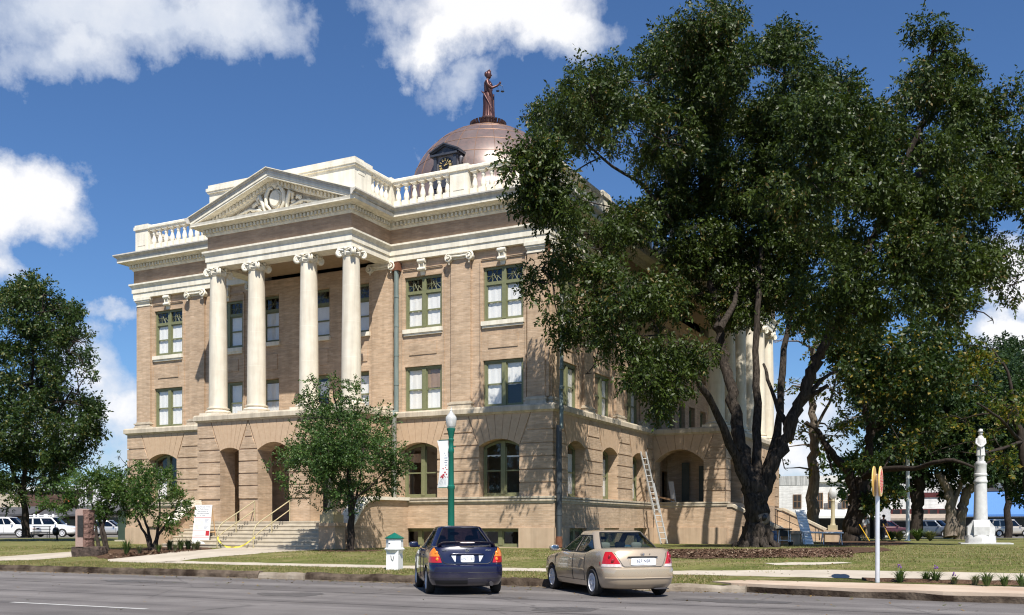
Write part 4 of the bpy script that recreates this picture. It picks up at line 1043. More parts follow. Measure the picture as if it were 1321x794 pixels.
rl = MB(); rl.sweep([(XL + .28, YD), (XL + .28, .28), (PX0 + .14, .28), (PX0 + .14, -2.4)], rail_profile(), closed=False); rl.build('rail', M['white_stone'], BALO)
rl = MB(); rl.sweep([(PX1 - .14, -2.4), (PX1 - .14, .28), (-.28, .28), (-.28, SY0 + .3), (SP - .5, SY0 + .3), (SP - .5, SY1)], rail_profile(), closed=False)
rl.build('rail', M['white_stone'], BALO)
def pier(x0, x1, y0, y1, z1=17.42):
    p = MB(); p.box(x0, x1, y0, y1, ZC - .01, 17.2); p.box(x0 - .07, x1 + .07, y0 - .07, y1 + .07, 17.19, 17.36); p.box(x0 - .03, x1 + .03, y0 - .03, y1 + .03, 17.36, 17.46)
    if x1 - x0 > .6: p.box(x0 + .18, x1 - .18, y0 - .02, y0, 16.35, 16.98)
    p.build('pier', M['white_stone'], BALO)
for q in ((-24.25, -23.35, .08, .62), (-4.92, -4.02, .06, .52), (-1.0, -.08, .06, .9), (PX1 - .34, PX1 + .02, .06, .5), (PX0 - .02, PX0 + .34, .06, .5),
          (-.55, -.04, 6.0, 6.9), (-.55, -.04, SY0 - .3, SY0 + .6), (SP - .9, SP - .2, SY0 + .06, SY0 + .7)): pier(*q)
pz = MB(); pz.box(PX0 - .02, PX1 + .02, -2.75, -2.2, ZC - .01, 17.25); pz.box(PX0 - .1, PX1 + .1, -2.83, -2.1, 17.12, 17.2); pz.box(PX0 - .14, PX1 + .14, -2.87, -2.06, 17.2, 17.34); pz.box(PX0 - .06, PX1 + .06, -2.8, -2.1, 17.34, 17.5)
for xx, sgn in ((PX1 - .55, 1), (PX0 - .02, -1)):
    pz.box(xx, xx + .57, -2.2, -1.5, ZC - .01, 17.25); pz.box(xx - .08, xx + .65, -2.1, -1.42, 17.2, 17.34); pz.box(xx - .03, xx + .6, -2.1, -1.45, 17.34, 17.48)
pz.box(PX1 + .02, PX1 + .035, -2.5, -2.0, 16.85, 17.0)
pz.build('attic_parapet', M['white_stone'], CH)
bp = [(.13, 0), (.13, .14), (.10, .24), (.10, .28), (.125, .34), (.13, .42), (.105, .56), (.075, .66), (.07, .74), (.10, .78), (.10, .83), (.08, .85), (.085, .9), (.12, .93), (.14, .95), (.14, .97)]
blm = MB(); blm.lathe(bp[2:], 12, (0, 0, 0)); blm.box(-.16, .16, -.16, .16, 0, .245); blm.box(-.15, .15, -.15, .15, .965, 1.03); BLME = blm.mesh('baluster', M['white_stone'], smooth=40)
spots = []
def balrow(a, b, n):
    for i in range(n):
        t = (i + .5) / n; spots.append((a[0] + (b[0] - a[0]) * t, a[1] + (b[1] - a[1]) * t))
balrow((PX1 + .06, .28), (-4.94, .28), 7); balrow((-3.98, .28), (-1.05, .28), 7); balrow((-23.3, .28), (PX0 - .1, .28), 16); balrow((PX1 - .14, -1.4), (PX1 - .14, .02), 4)
balrow((-.28, .95), (-.28, 5.95), 12); balrow((-.28, 6.95), (-.28, 12.3), 13); balrow((.05, SY0 + .3), (2.95, SY0 + .3), 7); balrow((XL + .28, .7), (XL + .28, 6), 12); balrow((3.4, SY0 + .8), (3.4, SY0 + 9), 20)
for (x, y) in spots[:98]:
    o = link_mesh('baluster', BLME, BALO); o.location = (x, y, 16.12)

# ---- dome --------------------------------------------------------------------
DX, DY, DZ, DR = -12.17, 17.1, 21.45, 5.0
dm = MB(); nseg = 48
prof = [(DR * math.cos(a), DR * math.sin(a)) for a in [i * R(90) / 16 for i in range(17)]]; prof[-1] = (.05, DR)
dm.lathe([(DR + .02, -5.6), (DR + .02, -.02)] + prof, nseg, (DX, DY, DZ))
DOME = dm.build('dome', M['copper'], CH, smooth=50)
sm = MB()
for k in range(24):
    a = k * 2 * math.pi / 24 + .06
    sm.tube([(DX + (DR + .008) * math.cos(e) * math.cos(a), DY + (DR + .008) * math.cos(e) * math.sin(a), DZ + (DR + .008) * math.sin(e)) for e in [R(-2) + i * R(82) / 14 for i in range(15)]], .016, 5)
for e in (12, 24, 36, 48, 58, 67, 75):
    r, z = (DR + .004) * math.cos(R(e)), (DR + .004) * math.sin(R(e))
    sm.lathe([(r + .012, z - .012), (r + .016, z), (r + .008, z + .014)], 48, (DX, DY, DZ))
sm.build('standing_seams', M['copper_seam'], DOME, smooth=60)
dd = MB(); dd.lathe([(DR + .3, -5.6), (DR + .3, -2.6), (DR + .12, -2.5), (DR + .1, -2.3), (DR + .06, -2.28)], 48, (DX, DY, DZ))
for k in range(32):
    a = k * 2 * math.pi / 32; dd.tube([(DX + (DR + .3) * math.cos(a), DY + (DR + .3) * math.sin(a), DZ - 5.6), (DX + (DR + .3) * math.cos(a), DY + (DR + .3) * math.sin(a), DZ - 2.6)], .06, 6)
dd.build('drum', M['copper_dark'], DOME, smooth=40)
fn = MB(); Z = DZ + DR
fn.lathe([(1.02, -.16), (1.02, -.04), (.9, .02), (.55, .06), (.52, .5), (.46, .52)], 32, (DX, DY, Z))
for k in range(32):
    a = k * 2 * math.pi / 32; ca, sa = math.cos(a), math.sin(a)
    fn.tube([(DX + .72 * ca, DY + .72 * sa, Z - .02), (DX + .98 * ca, DY + .98 * sa, Z + .10), (DX + 1.1 * ca, DY + 1.1 * sa, Z + .36)], [.07, .08, .075], 6)
    fn.tube([(DX + .45 * ca, DY + .45 * sa, Z + .12), (DX + .52 * ca, DY + .52 * sa, Z + .45)], .04, 5)
fn.lathe([(.42, .45), (.56, .52), (.56, .60), (.48, .64), (.44, .72), (.3, .74)], 32, (DX, DY, Z))
fn.build('crown_finial', M['copper_dark'], DOME, smooth=40)
# clock dormer towards the street
ck = MB(FRONT); CY = 5.2; cz = 22.5; h = .70
oo = -(DY - CY)
ck.box(DX - h - .06, DX + h + .06, oo - 1.7, oo, cz - 1.3, cz + .56)
CK = ck.build('clock_dormer', M['zinc_panel'], CH)
k = MB(FRONT)
for s_ in (-1, 1): k.box(*sorted((DX + s_ * (h - .14), DX + s_ * (h + .05))), oo, oo + .12, cz - 1.3, cz + .54)
k.box(DX - h - .25, DX + h + .16, oo - 1.7, oo + .22, cz + .56, cz + .67)
for s_ in (-1, 1):
    e = DX + s_ * (h + .27)
    for (z0, z1, ob) in ((0, .09, .18), (.09, .17, .27)):
        k.prism([(e, cz + .67 + z0), (DX, cz + 1.10 + z0), (DX, cz + 1.10 + z1), (e, cz + .67 + z1)], oo - 2.2, oo + ob, axis=1)
k.prism([(DX - h - .3, cz + .67), (DX + h + .2, cz + .67), (DX, cz + 1.09)], oo - 2.2, oo + .05, axis=1)
k.box(DX - h - .15, DX + h + .15, oo, oo + .16, cz - 1.3, cz - .72)
k.build('dormer_pediment', M['lead'], CK)
rg = MB(FRONT)
rg.prism([(DX + .46 * math.cos(a), cz + .46 * math.sin(a)) for a in [i * math.pi / 20 for i in range(40)]], oo + .001, oo + .05, axis=1)
FACE = rg.build('clock_face', M['black'], CK)
nm = MB(FRONT)
for i in range(12):
    a = R(90 - 30 * i); c_, s_ = math.cos(a), math.sin(a)
    for off in ((0,) if i in (1, 5, 10) else ((-.02, .02) if i not in (8, 3) else (-.04, 0, .04))):
        p0 = (DX + .26 * c_ - off * s_, cz + .26 * s_ + off * c_); p1 = (DX + .41 * c_ - off * 1.4 * s_, cz + .41 * s_ + off * 1.4 * c_)
        wv = (-s_ * .015, c_ * .015)
        nm.prism([(p0[0] - wv[0], p0[1] - wv[1]), (p0[0] + wv[0], p0[1] + wv[1]), (p1[0] + wv[0] * 1.4, p1[1] + wv[1] * 1.4), (p1[0] - wv[0] * 1.4, p1[1] - wv[1] * 1.4)], oo + .051, oo + .065, axis=1)
nm.build('numerals', M['gold'], FACE)
for nme, ang, ln_, wd in (('minute_hand', 90 - 36, .40, .022), ('hour_hand', 90 - 78, .31, .03)):
    hd = MB(FRONT); a = R(ang); c_, s_ = math.cos(a), math.sin(a)
    hd.prism([(DX - .07 * c_ - wd * s_, cz - .07 * s_ + wd * c_), (DX - .07 * c_ + wd * s_, cz - .07 * s_ - wd * c_), (DX + ln_ * c_, cz + ln_ * s_)], oo + .07 + (.015 if 'hour' in nme else 0), oo + .08 + (.015 if 'hour' in nme else 0), axis=1)
    hd.build(nme, M['gold'], FACE)
br_ = MB(FRONT); br_.tube([(DX + h + .1, oo - .3, cz + .5), (DX + h + .25, oo - .2, cz + .35), (DX + h + .12, oo - .3, cz + .05)], [.11, .14, .07], 8); br_.build('scroll_bracket', M['zinc_panel'], CK, smooth=60)

# ---- rain pipes --------------------------------------------------------------
def pipe(pts, r, name, m, n=10):
    p = MB(); p.tube(pts, r, n)
    for q in pts[1:-1]: pass
    o = p.build(name, m, CH, smooth=50)
    b = MB(); a, z = pts[0], pts[-1]
    for i in range(1, 5):
        t = i / 5; c = [a[j] + (z[j] - a[j]) * t for j in range(3)]
        b.tube([(c[0], c[1], c[2] - .05), (c[0], c[1], c[2] + .05)], r + .015, n)
    b.build('pipe_bracket', m, o, smooth=50); return o
pipe([(-7.72, .02, 13.3), (-7.72, .02, 6.66)], .11, 'rain_pipe', M['patina'])
hb = MB(); hb.box(-7.9, -7.54, -.1, .18, 13.15, 13.5); hb.build('rusted_leader_head', M['rust'], CH)
pipe([(-7.55, -.42, 6.5), (-7.55, -.42, .95)], .12, 'rain_pipe', M['pipe_grey'])
jb = MB(); jb.tube([(-7.72, .0, 6.72), (-7.72, -.4, 6.62), (-7.5, -.42, 6.5)], .12, 10); jb.build('pipe_elbow', M['patina'], CH)
pipe([(-7.55, -.42, .95), (-7.55, -.42, .62)], .125, 'pipe_boot', M['rust'])
pipe([(.28, .52, 9.9), (.28, .52, 7.6), (.35, .3, 7.2), (.52, -.02, 6.75), (.52, -.02, 5.6)], .085, 'rain_pipe', M['patina'])
pipe([(.42, -.05, 5.75), (.42, -.05, 2.2), (.42, -.05, 1.1)], .12, 'rain_pipe', M['pipe_dark'])
pipe([(.42, -.05, 1.1), (.42, -.05, .6)], .13, 'pipe_boot', M['rust'])
pipe([(-15.85, -.25, 13.0), (-15.85, -.25, 6.7)], .10, 'portico_rain_pipe', M['pipe_dark'])
hb = MB(); hb.box(-16.05, -15.65, -.45, -.1, 12.85, 13.15); hb.build('leader_head', M['pipe_dark'], CH)

# ---- front stairs ------------------------------------------------------------
SX0, SX1 = -16.45, -7.62; NS = 7; rise = (1.745 - .60) / NS; tread = .34
stp = MB()
for i in range(NS):
    ztop = 1.745 - rise * i - .001
    stp.box(SX0, SX1, -PF - .02 - tread * (i + 1), -PF - .02 - tread * i + (0.0 if i else .02), .3, ztop)
    stp.box(SX0, SX1, -PF - .02 - tread * (i + 1) - .025, -PF - .02 - tread * (i + 1), ztop - .05, ztop)
stp.build('steps', M['step'], CH)
YE = -PF - .02 - tread * NS
for s_, xa, xb in ((1, SX1, SX1 + .74), (-1, SX0 - .62, SX0)):
    c = MB()
    prof = [(-.2, .3), (-.2, 2.68)] if s_ > 0 else [(-PF + .0, .3), (-PF + .0, 2.5)]
    if s_ > 0: curve = [(-PF + .3, 2.68), (-PF - .1, 2.62), (-PF - .5, 2.4), (-PF - .85, 2.05), (-PF - 1.1, 1.75), (-PF - 1.3, 1.55), (-PF - 1.5, 1.42)]
    else: curve = [(-PF - .35, 2.5), (-PF - .6, 2.42), (YE + .75, 1.60), (YE + .6, 1.52)]
    prof = prof + curve + [(curve[-1][0], .3)]
    c.prism([(y, z) for y, z in prof], xa + .05, xb - .05, axis=0)
    ck_ = c.build('stair_cheek', M['brick'], CH)
    cp = MB(); cc = ([(-.25, 2.7)] if s_ > 0 else [(-PF, 2.52)]) + curve
    for (p, q) in zip(cc, cc[1:]):
        cp.prism([(p[0], p[1] - .02), (q[0], q[1] - .02), (q[0], q[1] + .12), (p[0], p[1] + .12)], xa - .04 if s_ > 0 else xa, xb + .08, axis=0)
    if s_ < 0: cp.box(xa - .05, xb + .06, -PF - .9, -PF - .02, 2.62, 2.74)
    cp.build('stair_coping', M['white_stone'], ck_)
    pr = MB(); pr.box(xa - .02, xb + .05, YE - .15, YE + .55, .3, 1.52); pr.box(xa - .1, xb + .13, YE - .23, YE + .63, 1.52, 1.66); pr.build('stair_pier', M['plinth'], ck_)
    if s_ > 0:
        px_, py_ = (xa + xb) / 2, YE + .2
        lp = MB(); lp.box(px_ - .34, px_ + .34, py_ - .34, py_ + .34, 1.66, 2.0); lp.box(px_ - .27, px_ + .27, py_ - .27, py_ + .27, 2.0, 2.12)
        lp.lathe([(.26, 2.12), (.2, 2.2), (.17, 2.35), (.15, 2.4), (.145, 3.4), (.12, 4.0), (.15, 4.05), (.1, 4.15)], 10, (px_, py_, 0))
        lamp_ = lp.build('newel_lamp', M['rail'], CH, smooth=35)
        gl = MB(); gl.lathe([(.1, 4.15), (.2, 4.3), (.24, 4.55), (.16, 4.8), (.05, 4.88)], 12, (px_, py_, 0)); gl.build('globe', M['lamp_glass'], lamp_, smooth=60)
# side stairs with battered cheek walls
ss = MB()
for i in range(7): ss.box(SB + .0 + .36 * i, SB + .36 * (i + 1), SY0 + .55, SY1 - .55, .3, 1.745 - .16 * (i + 1) + .16 * 0)
ss.build('steps', M['step'], CH)
for ya, yb in ((SY0 + .0, SY0 + .5), (SY1 - .5, SY1)):
    c = MB(); prof = [(SB + .02, .3), (SB + .02, 2.52), (SB + .35, 2.52), (SB + 2.9, 1.25), (SB + 2.9, .3)]
    c.prism([(x, z) for x, z in prof], ya, yb, axis=1) if False else c.add([(x, ya, z) for x, z in prof] + [(x, yb, z) for x, z in prof], [(0, 1, 2, 3, 4), (9, 8, 7, 6, 5)] + [(i, (i + 1) % 5, 5 + (i + 1) % 5, 5 + i) for i in range(5)])
    ck_ = c.build('stair_cheek', M['brick'], CH)
    cp = MB()
    for (p, q) in zip([(SB + .01, 2.52), (SB + .35, 2.52)], [(SB + .35, 2.52), (SB + 2.95, 1.23)]):
        cp.add([(x, y, z + dz) for dz in (0, .16) for (x, z) in (p, q) for y in (ya - .06, yb + .06)], [(0, 1, 3, 2), (4, 5, 7, 6), (0, 1, 5, 4), (2, 3, 7, 6), (0, 2, 6, 4), (1, 3, 7, 5)])
    cp.build('stair_coping', M['belt_stone'], ck_)
    pr = MB(); pr.box(SB + 2.9, SB + 3.7, ya - .1, yb + .1, .3, 1.15); pr.box(SB + 2.82, SB + 3.78, ya - .18, yb + .18, 1.15, 1.3); pr.build('stair_pier', M['plinth'], ck_)
# ------------------------------------------------------------------ vehicles
def car_paint(name, col, metal=.3, rough=.28):
    m, n, b = base_mat(name)
    tc = n.new('ShaderNodeTexCoord').outputs['Object']
    sp = n.new('ShaderNodeSeparateXYZ'); n.ln(tc, sp.inputs[0])
    # road dust along the sills and bumper
    d = n.math('MULTIPLY', n.ramp(n.math('ADD', sp.outputs[2], n.math('MULTIPLY', n.noise(tc, 3, 5), .25)), [(.28, 1.0), (.62, 0.0)]), .35)
    d = n.math('ADD', d, n.math('MULTIPLY', n.ramp(n.noise(tc, 2.2, 6), [(.45, 0.0), (.75, 1.0)]), .06))
    n.ln(n.mix(d, col, (.22, .19, .15)), b.inputs['Base Color'])
    n.ln(n.math('ADD', n.math('MULTIPLY', d, .6), rough), b.inputs['Roughness'])
    b.inputs['Metallic'].default_value = metal; b.inputs['Coat Weight'].default_value = .9; b.inputs['Coat Roughness'].default_value = .05
    return m
M['tyre'] = mat('tyre_rubber', (.012, .012, .012), (.03, .028, .026), 6, .85)
M['alloy'] = mat('alloy_wheel', (.72, .72, .73), (.60, .60, .62), 5, .35, metal=.15)
M['trim'] = mat('black_trim', (.012, .012, .013), None, rough=.55)
M['chrome'] = mat('chrome', (.75, .75, .76), None, rough=.12, metal=1)
M['red_lens'] = mat('red_lens', (.52, .012, .012), (.40, .008, .008), 18, .12, coat=.8)
M['amber_lens'] = mat('amber_lens', (.85, .26, .02), (.70, .17, .01), 18, .12, coat=.8)
M['clear_lens'] = mat('clear_lens', (.80, .72, .68), (.6, .45, .42), 16, .1, coat=.8)
M['car_glass'] = glass_mat('car_glass', (.50, .56, .54), .05)
M['tint_glass'] = glass_mat('tinted_car_glass', (.20, .18, .24), .06)
M['seat_grey'] = mat('grey_upholstery', (.36, .35, .32), None, rough=.9)
M['cabin_dark'] = mat('cabin_trim', (.03, .028, .03), (.05, .045, .05), 3, .8)
M['purple_trim'] = mat('purple_trim', (.10, .035, .10), None, rough=.5)
M['plate'] = mat('plate_white', (.78, .79, .80), None, rough=.4)

def lerp(a, b, t): return a + (b - a) * t
def smooth(t): t = max(0, min(1, t)); return t * t * (3 - 2 * t)

class Shell:
    """body made of closed plan outlines stacked in height; s in [0,1] runs from the rear middle to the front middle"""
    NR, NC, NS_, NF = 6, 7, 16, 6
    def __init__(s, rings): s.rings = rings
    def half(s, r):
        yr, yf, w, rr, rf, bow_r, bow_f, bow_s = r['yr'], r['yf'], r['w'], r.get('rr', .3), r.get('rf', .4), r.get('br', .06), r.get('bf', .15), r.get('bs', .04)
        pts = []
        for i in range(s.NR): pts.append(((w - rr) * i / s.NR, yr))
        for i in range(s.NC + 1):
            a = math.pi / 2 * i / s.NC; pts.append((w - rr + rr * math.sin(a), yr + rr - rr * math.cos(a)))
        for i in range(1, s.NS_): pts.append((w, lerp(yr + rr, yf - rf, i / s.NS_)))
        for i in range(s.NC + 1):
            a = math.pi / 2 * i / s.NC; pts.append((w - rf + rf * math.cos(a), yf - rf + rf * math.sin(a)))
        for i in range(1, s.NF + 1): pts.append(((w - rf) * (1 - i / s.NF), yf))
        out = []
        ym = (yr + yf) / 2; hl = (yf - yr) / 2
        for (x, y) in pts:
            k = (x / w) ** 2; q = (y - ym) / hl
            yy = y + (bow_r * k if y < ym else -bow_f * k) * smooth(abs(q) * 1.6 - .55)
            xx = x - bow_s * (x / w) * q * q
            out.append((xx, yy))
        return out
    def zat(s, r, y):
        return r['z'](y) if callable(r['z']) else r['z']
    def loop(s, r):
        h = s.half(r)
        full = h + [(-x, y) for x, y in h[-2:0:-1]]
        return [(x, y, s.zat(r, y)) for x, y in full]
    def surf(s, si, z):
        """point on right side shell at half-outline index si (float) and height z"""
        P = []
        for r in s.rings:
            h = s.half(r); i = int(max(0, min(len(h) - 2, math.floor(si)))); t = si - i
            x, y = lerp(h[i][0], h[i + 1][0], t), lerp(h[i][1], h[i + 1][1], t)
            P.append(Vector((x, y, s.zat(r, y))))
        for a, b in zip(P, P[1:]):
            if a.z <= z <= b.z: return a.lerp(b, (z - a.z) / max(1e-6, b.z - a.z))
        return P[0] if z < P[0].z else P[-1]
    def idx_y(s, y, z):
        """side index whose point lies at length y"""
        lo, hi = s.NR + s.NC, s.NR + s.NC + s.NS_
        for _ in range(30):
            m = (lo + hi) / 2
            if s.surf(m, z).y < y: lo = m
            else: hi = m
        return (lo + hi) / 2
    def idx_x(s, x, z):
        lo, hi = 0, s.NR + s.NC
        for _ in range(30):
            m = (lo + hi) / 2
            if s.surf(m, z).x < x: lo = m
            else: hi = m
        return (lo + hi) / 2
    def patch(s, mb, fn, nu, nv, off, side=1):
        """fn(u,v)->(si,z); lays a sheet on the shell"""
        vs = []; fs = []
        for j in range(nv + 1):
            for i in range(nu + 1):
                si, z = fn(i / nu, j / nv)
                p = s.surf(si, z); a = s.surf(si + .05, z) - s.surf(max(0, si - .05), z); b = s.surf(si, z + .01) - s.surf(si, z - .01)
                n = a.cross(b)
                n = n.normalized() if n.length > 1e-9 else Vector((1, 0, 0))
                if n.dot(Vector((p.x, p.y, 0))) < 0 and abs(n.z) < .8: n = -n
                q = p + n * off; vs.append((q.x * side, q.y, q.z))
        w_ = nu + 1
        for j in range(nv):
            for i in range(nu): fs.append((j * w_ + i, j * w_ + i + 1, j * w_ + w_ + i + 1, j * w_ + w_ + i))
        mb.add(vs, fs)
    def line(s, mb, pts, r=.006, side=1):
        q = [s.surf(*p) for p in pts]
        mb.tube([(v.x * side, v.y, v.z) for v in q], r, 5)

def shell_mesh(name, loops, mats, cap_b=True, cap_t=True, smooth_a=40):
    mb = MB(); n = len(loops[0]); vs = [p for l in loops for p in l]; fs = []
    for k in range(len(loops) - 1):
        for i in range(n):
            j = (i + 1) % n; fs.append((k * n + i, k * n + j, (k + 1) * n + j, (k + 1) * n + i))
    if cap_b: fs.append(list(range(n))[::-1])
    if cap_t: fs.append(list(range((len(loops) - 1) * n, len(loops) * n)))
    mb.add(vs, fs)
    return mb

def cut_wheels(me, wheels, r, hw):
    """cut round wheel wells into a closed mesh"""
    o = bpy.data.objects.new('tmp', me); COL.objects.link(o); cs = []
    for (x, y, z) in wheels:
        c = MB(); s_ = 1 if x > 0 else -1
        n = 28
        c.prism([(y + r * math.cos(2 * math.pi * i / n), z + r * math.sin(2 * math.pi * i / n)) for i in range(n)], s_ * (hw - .26), s_ * (hw + .3), axis=0)
        co = bpy.data.objects.new('cut', c.mesh('cut', M['trim'])); COL.objects.link(co); cs.append(co)
        md = o.modifiers.new('b', 'BOOLEAN'); md.object = co; md.operation = 'DIFFERENCE'; md.solver = 'EXACT'
    dg = bpy.context.evaluated_depsgraph_get(); dg.update()
    res = bpy.data.meshes.new_from_object(o.evaluated_get(dg))
    bpy.data.objects.remove(o)
    for c in cs: bpy.data.objects.remove(c)
    return res

def wheel_mesh(r, w, m_rim, spokes=7):
    t = MB()
    prof = [(r * .66, -w / 2 + .01), (r * .9, -w / 2), (r * .97, -w / 2 + .02), (r, -w / 2 + .05), (r, w / 2 - .05), (r * .97, w / 2 - .02), (r * .9, w / 2), (r * .66, w / 2 - .01)]
    T0 = lambda u, o, z: (z, u, o)
    t.T = T0; t.lathe(prof, 28, caps=False)
    tm = t.mesh('wheel', M['tyre'], smooth=40)
    q = MB(T0)
    ro = r * .66
    q.lathe([(ro, w / 2 - .02), (ro + .005, w / 2 - .008), (ro * .93, w / 2 - .004), (ro * .88, w / 2 - .03), (ro * .86, -w / 2 + .02)], 28, caps=False)
    q.lathe([(.001, w / 2 - .035), (.05, w / 2 - .012), (.065, w / 2 - .03), (.07, w / 2 - .06)], 16)
    q.lathe([(.001, w / 2 - .028), (ro * .55, w / 2 - .024), (ro * .9, w / 2 - .03)], 28)
    for k in range(spokes):
        a = 2 * math.pi * k / spokes; ca, sa = math.cos(a), math.sin(a)
        for off in ((-.035, .035) if spokes < 7 else (0,)):
            wd = .022 if spokes < 7 else .03
            p = lambda rad, o_: (rad * ca - o_ * sa, rad * sa + o_ * ca)
            pts = [p(.04, off - wd), p(ro * .93, off * 1.8 - wd * 1.2), p(ro * .93, off * 1.8 + wd * 1.2), p(.04, off + wd)]
            q.prism(pts, w / 2 - .06, w / 2 - .016, axis=2)
        q.mi = 1; a2 = a + math.pi / spokes; c2, s2 = math.cos(a2), math.sin(a2); q.prism([(rad * c2 - o_ * s2, rad * s2 + o_ * c2) for rad, o_ in ((ro * .42, -.012), (ro * .80, -.036), (ro * .80, .036), (ro * .42, .012))], w / 2 - .04, w / 2 - .0215, axis=2); q.mi = 0
    rm = q.mesh('rim', [m_rim, M['trim']], smooth=35)
    return tm, rm

def text_mesh(txt, size, m, name='lettering', thick=.002, align='CENTER'):
    cu = bpy.data.curves.new(name, 'FONT'); cu.body = txt; cu.size = size; cu.extrude = thick; cu.align_x = align; cu.align_y = 'CENTER'; cu.resolution_u = 3
    o = bpy.data.objects.new(name, cu); COL.objects.link(o)
    dg = bpy.context.evaluated_depsgraph_get(); dg.update()
    me = bpy.data.meshes.new_from_object(o.evaluated_get(dg)); bpy.data.objects.remove(o)
    me.materials.clear(); me.materials.append(m); me.name = name
    return me

def vehicle(name, label, cat, loc_, rz, P, group=None):
    """P: L length, W width, H height, kind sedan|suv|pickup, paint, glass ..."""
    t = thing(name, label, cat, tuple(loc_), rz, group)
    L, Wd, H = P['L'] / 2, P['W'] / 2, P['H']
    kind = P.get('kind', 'sedan'); paint = P['paint']; glass = P.get('glass', M['car_glass'])
    gc = P.get('gc', .19); bz = P['belt']; hood = P.get('hood', bz - .12); yw = P.get('yw', L * .42)
    deck = P.get('deck', bz)
    def top(zr):                                        # shoulder height varies along the car
        return lambda y: zr + (deck - bz) * smooth((-y - L * .35) / .5) - (bz - hood) * smooth((y - yw + .25) / .55) - (hood - P.get('nose', hood - .14)) * smooth((y - L * .55) / (L * .45)) ** 1.2
    bh = P.get('bump', .62)
    R_ = []
    def ring(z, yr, yf, w, **k): d = dict(z=z, yr=yr, yf=yf, w=w, rr=P.get('rr', .24), rf=P.get('rf', .38), br=P.get('br', .10), bf=.16, bs=.05); d.update(k); R_.append(d)
    ins = P.get('rear_rake', .10)
    ring(gc, -L + .18, L - .25, Wd - .14); ring(gc + .03, -L + .10, L - .14, Wd - .07); ring(gc + .12, -L + .03, L - .05, Wd - .025)
    ring(.42, -L + .005, L - .02, Wd - .008); ring(.50, -L, L, Wd); ring(bh - .03, -L + .005, L - .03, Wd); ring(bh, -L + .03, L - .05, Wd - .002); ring(bh + .012, -L + .062, L - .06, Wd - .004)
    zt = bz
    f = lambda a: (lambda y, a=a: bh + .012 + (top(zt)(y) - bh - .012) * a)
    ring(f(.25), -L + .062 + ins * .1, L - .08, Wd - .006); ring(f(.55), -L + .062 + ins * .35, L - .11, Wd - .012); ring(f(.8), -L + .062 + ins * .65, L - .16, Wd - .028)
    ring(f(.93), -L + .062 + ins * .85, L - .22, Wd - .05); ring(f(1.0), -L + .062 + ins * 1.0, L - .30, Wd - .085)
    sh = Shell(R_)
    tops = [(lambda y: top(zt)(y) + .018, -L + .12 + ins, L - .40, Wd - .16), (lambda y: top(zt)(y) + .032, -L + .25 + ins, L - .6, Wd - .34), (lambda y: top(zt)(y) + .04, -L + .5 + ins, L - .9, .06)]
    loops = [sh.loop(r) for r in R_]
    for (z, yr, yf, w_) in tops: loops.append(sh.loop(dict(z=z, yr=yr, yf=yf, w=w_, rr=min(.24, w_ * .8), rf=min(.38, w_ * .8), br=.05, bf=.1, bs=.04)))
    if kind == 'pickup': pass
    me = shell_mesh('body', loops, paint).mesh('body', paint)
    wr = P.get('wr', .31); yb, yfw = P.get('yrw', -L + .95), P.get('yfw', L - .85)
    wheels = [(s_ * (Wd - .11), y, wr) for s_ in (-1, 1) for y in (yb, yfw)]
    me = cut_wheels(me, wheels, wr + .055, Wd)
    me.materials.clear(); me.materials.append(paint)
    me.polygons.foreach_set('use_smooth', [True] * len(me.polygons)); me.set_sharp_from_angle(angle=R(32))
    me.name = 'body'; body = link_mesh('body', me, t)
    # underside and wells
    u = MB(); u.box(-Wd + .28, Wd - .28, -L + .3, L - .35, .20, .40); u.build('underbody', M['trim'], t)
    tm, rm = wheel_mesh(wr, .19, P.get('rim', M['alloy']), P.get('spokes', 7))
    for (x, y, z) in wheels:
        wo = link_mesh('wheel', tm, t); wo.location = (x, y, z)
        if x < 0: wo.rotation_euler = (0, 0, math.pi)
        link_mesh('rim', rm, wo)
    # ---- cabin
    cy0, cy1 = P['cab']; ry0, ry1 = P['roof']; wb, wr_ = Wd - P.get('tumble0', .10), Wd - P.get('tumble1', .27)
    zb = bz - .06; zr = H - .05
    cr = []
    def cring(tt, z): cr.append(dict(z=z, yr=lerp(cy0, ry0, tt ** P.get('rp', 1)), yf=lerp(cy1, ry1, tt), w=lerp(wb, wr_, tt ** 1.25), rr=lerp(P.get('crr', .26), .24, tt), rf=lerp(.34, .30, tt), br=.10, bf=.16, bs=.03))
    cring(0, zb)
    for tt in (.14, .3, .5, .7, .86): cring(tt, lerp(zb, zr, tt))
    cring(.955, zr - .005)
    cs = Shell(cr)
    lp_ = [cs.loop(r) for r in cr]
    tr = cr[-1]
    for (dz, k) in ((.022, .04), (.036, .10), (.048, .22)):
        lp_.append(cs.loop(dict(z=zr + dz, yr=tr['yr'] + k, yf=tr['yf'] - k, w=tr['w'] - k, rr=.24, rf=.28, br=.05, bf=.08, bs=.02)))
    lp_.append(cs.loop(dict(z=zr + .055, yr=tr['yr'] + .5, yf=tr['yf'] - .5, w=.08, rr=.05, rf=.05, br=0, bf=0, bs=0)))
    nh = Shell.NR + Shell.NC + Shell.NS_ + Shell.NC + Shell.NF; n = len(lp_[0])
    half_of = lambda i: i if i <= nh else n - i
    # glazing columns (half index ranges)
    g0, c0 = 0, Shell.NR + 3; s0, s1 = Shell.NR + Shell.NC + P.get('cp', 0), Shell.NR + Shell.NC + Shell.NS_ + 2
    f0 = s1 + 2
    bp = P.get('bpil', Shell.NR + Shell.NC + 8)
    rear_panel = P.get('rear_glass', (1, 6)); sg = (1, 5)
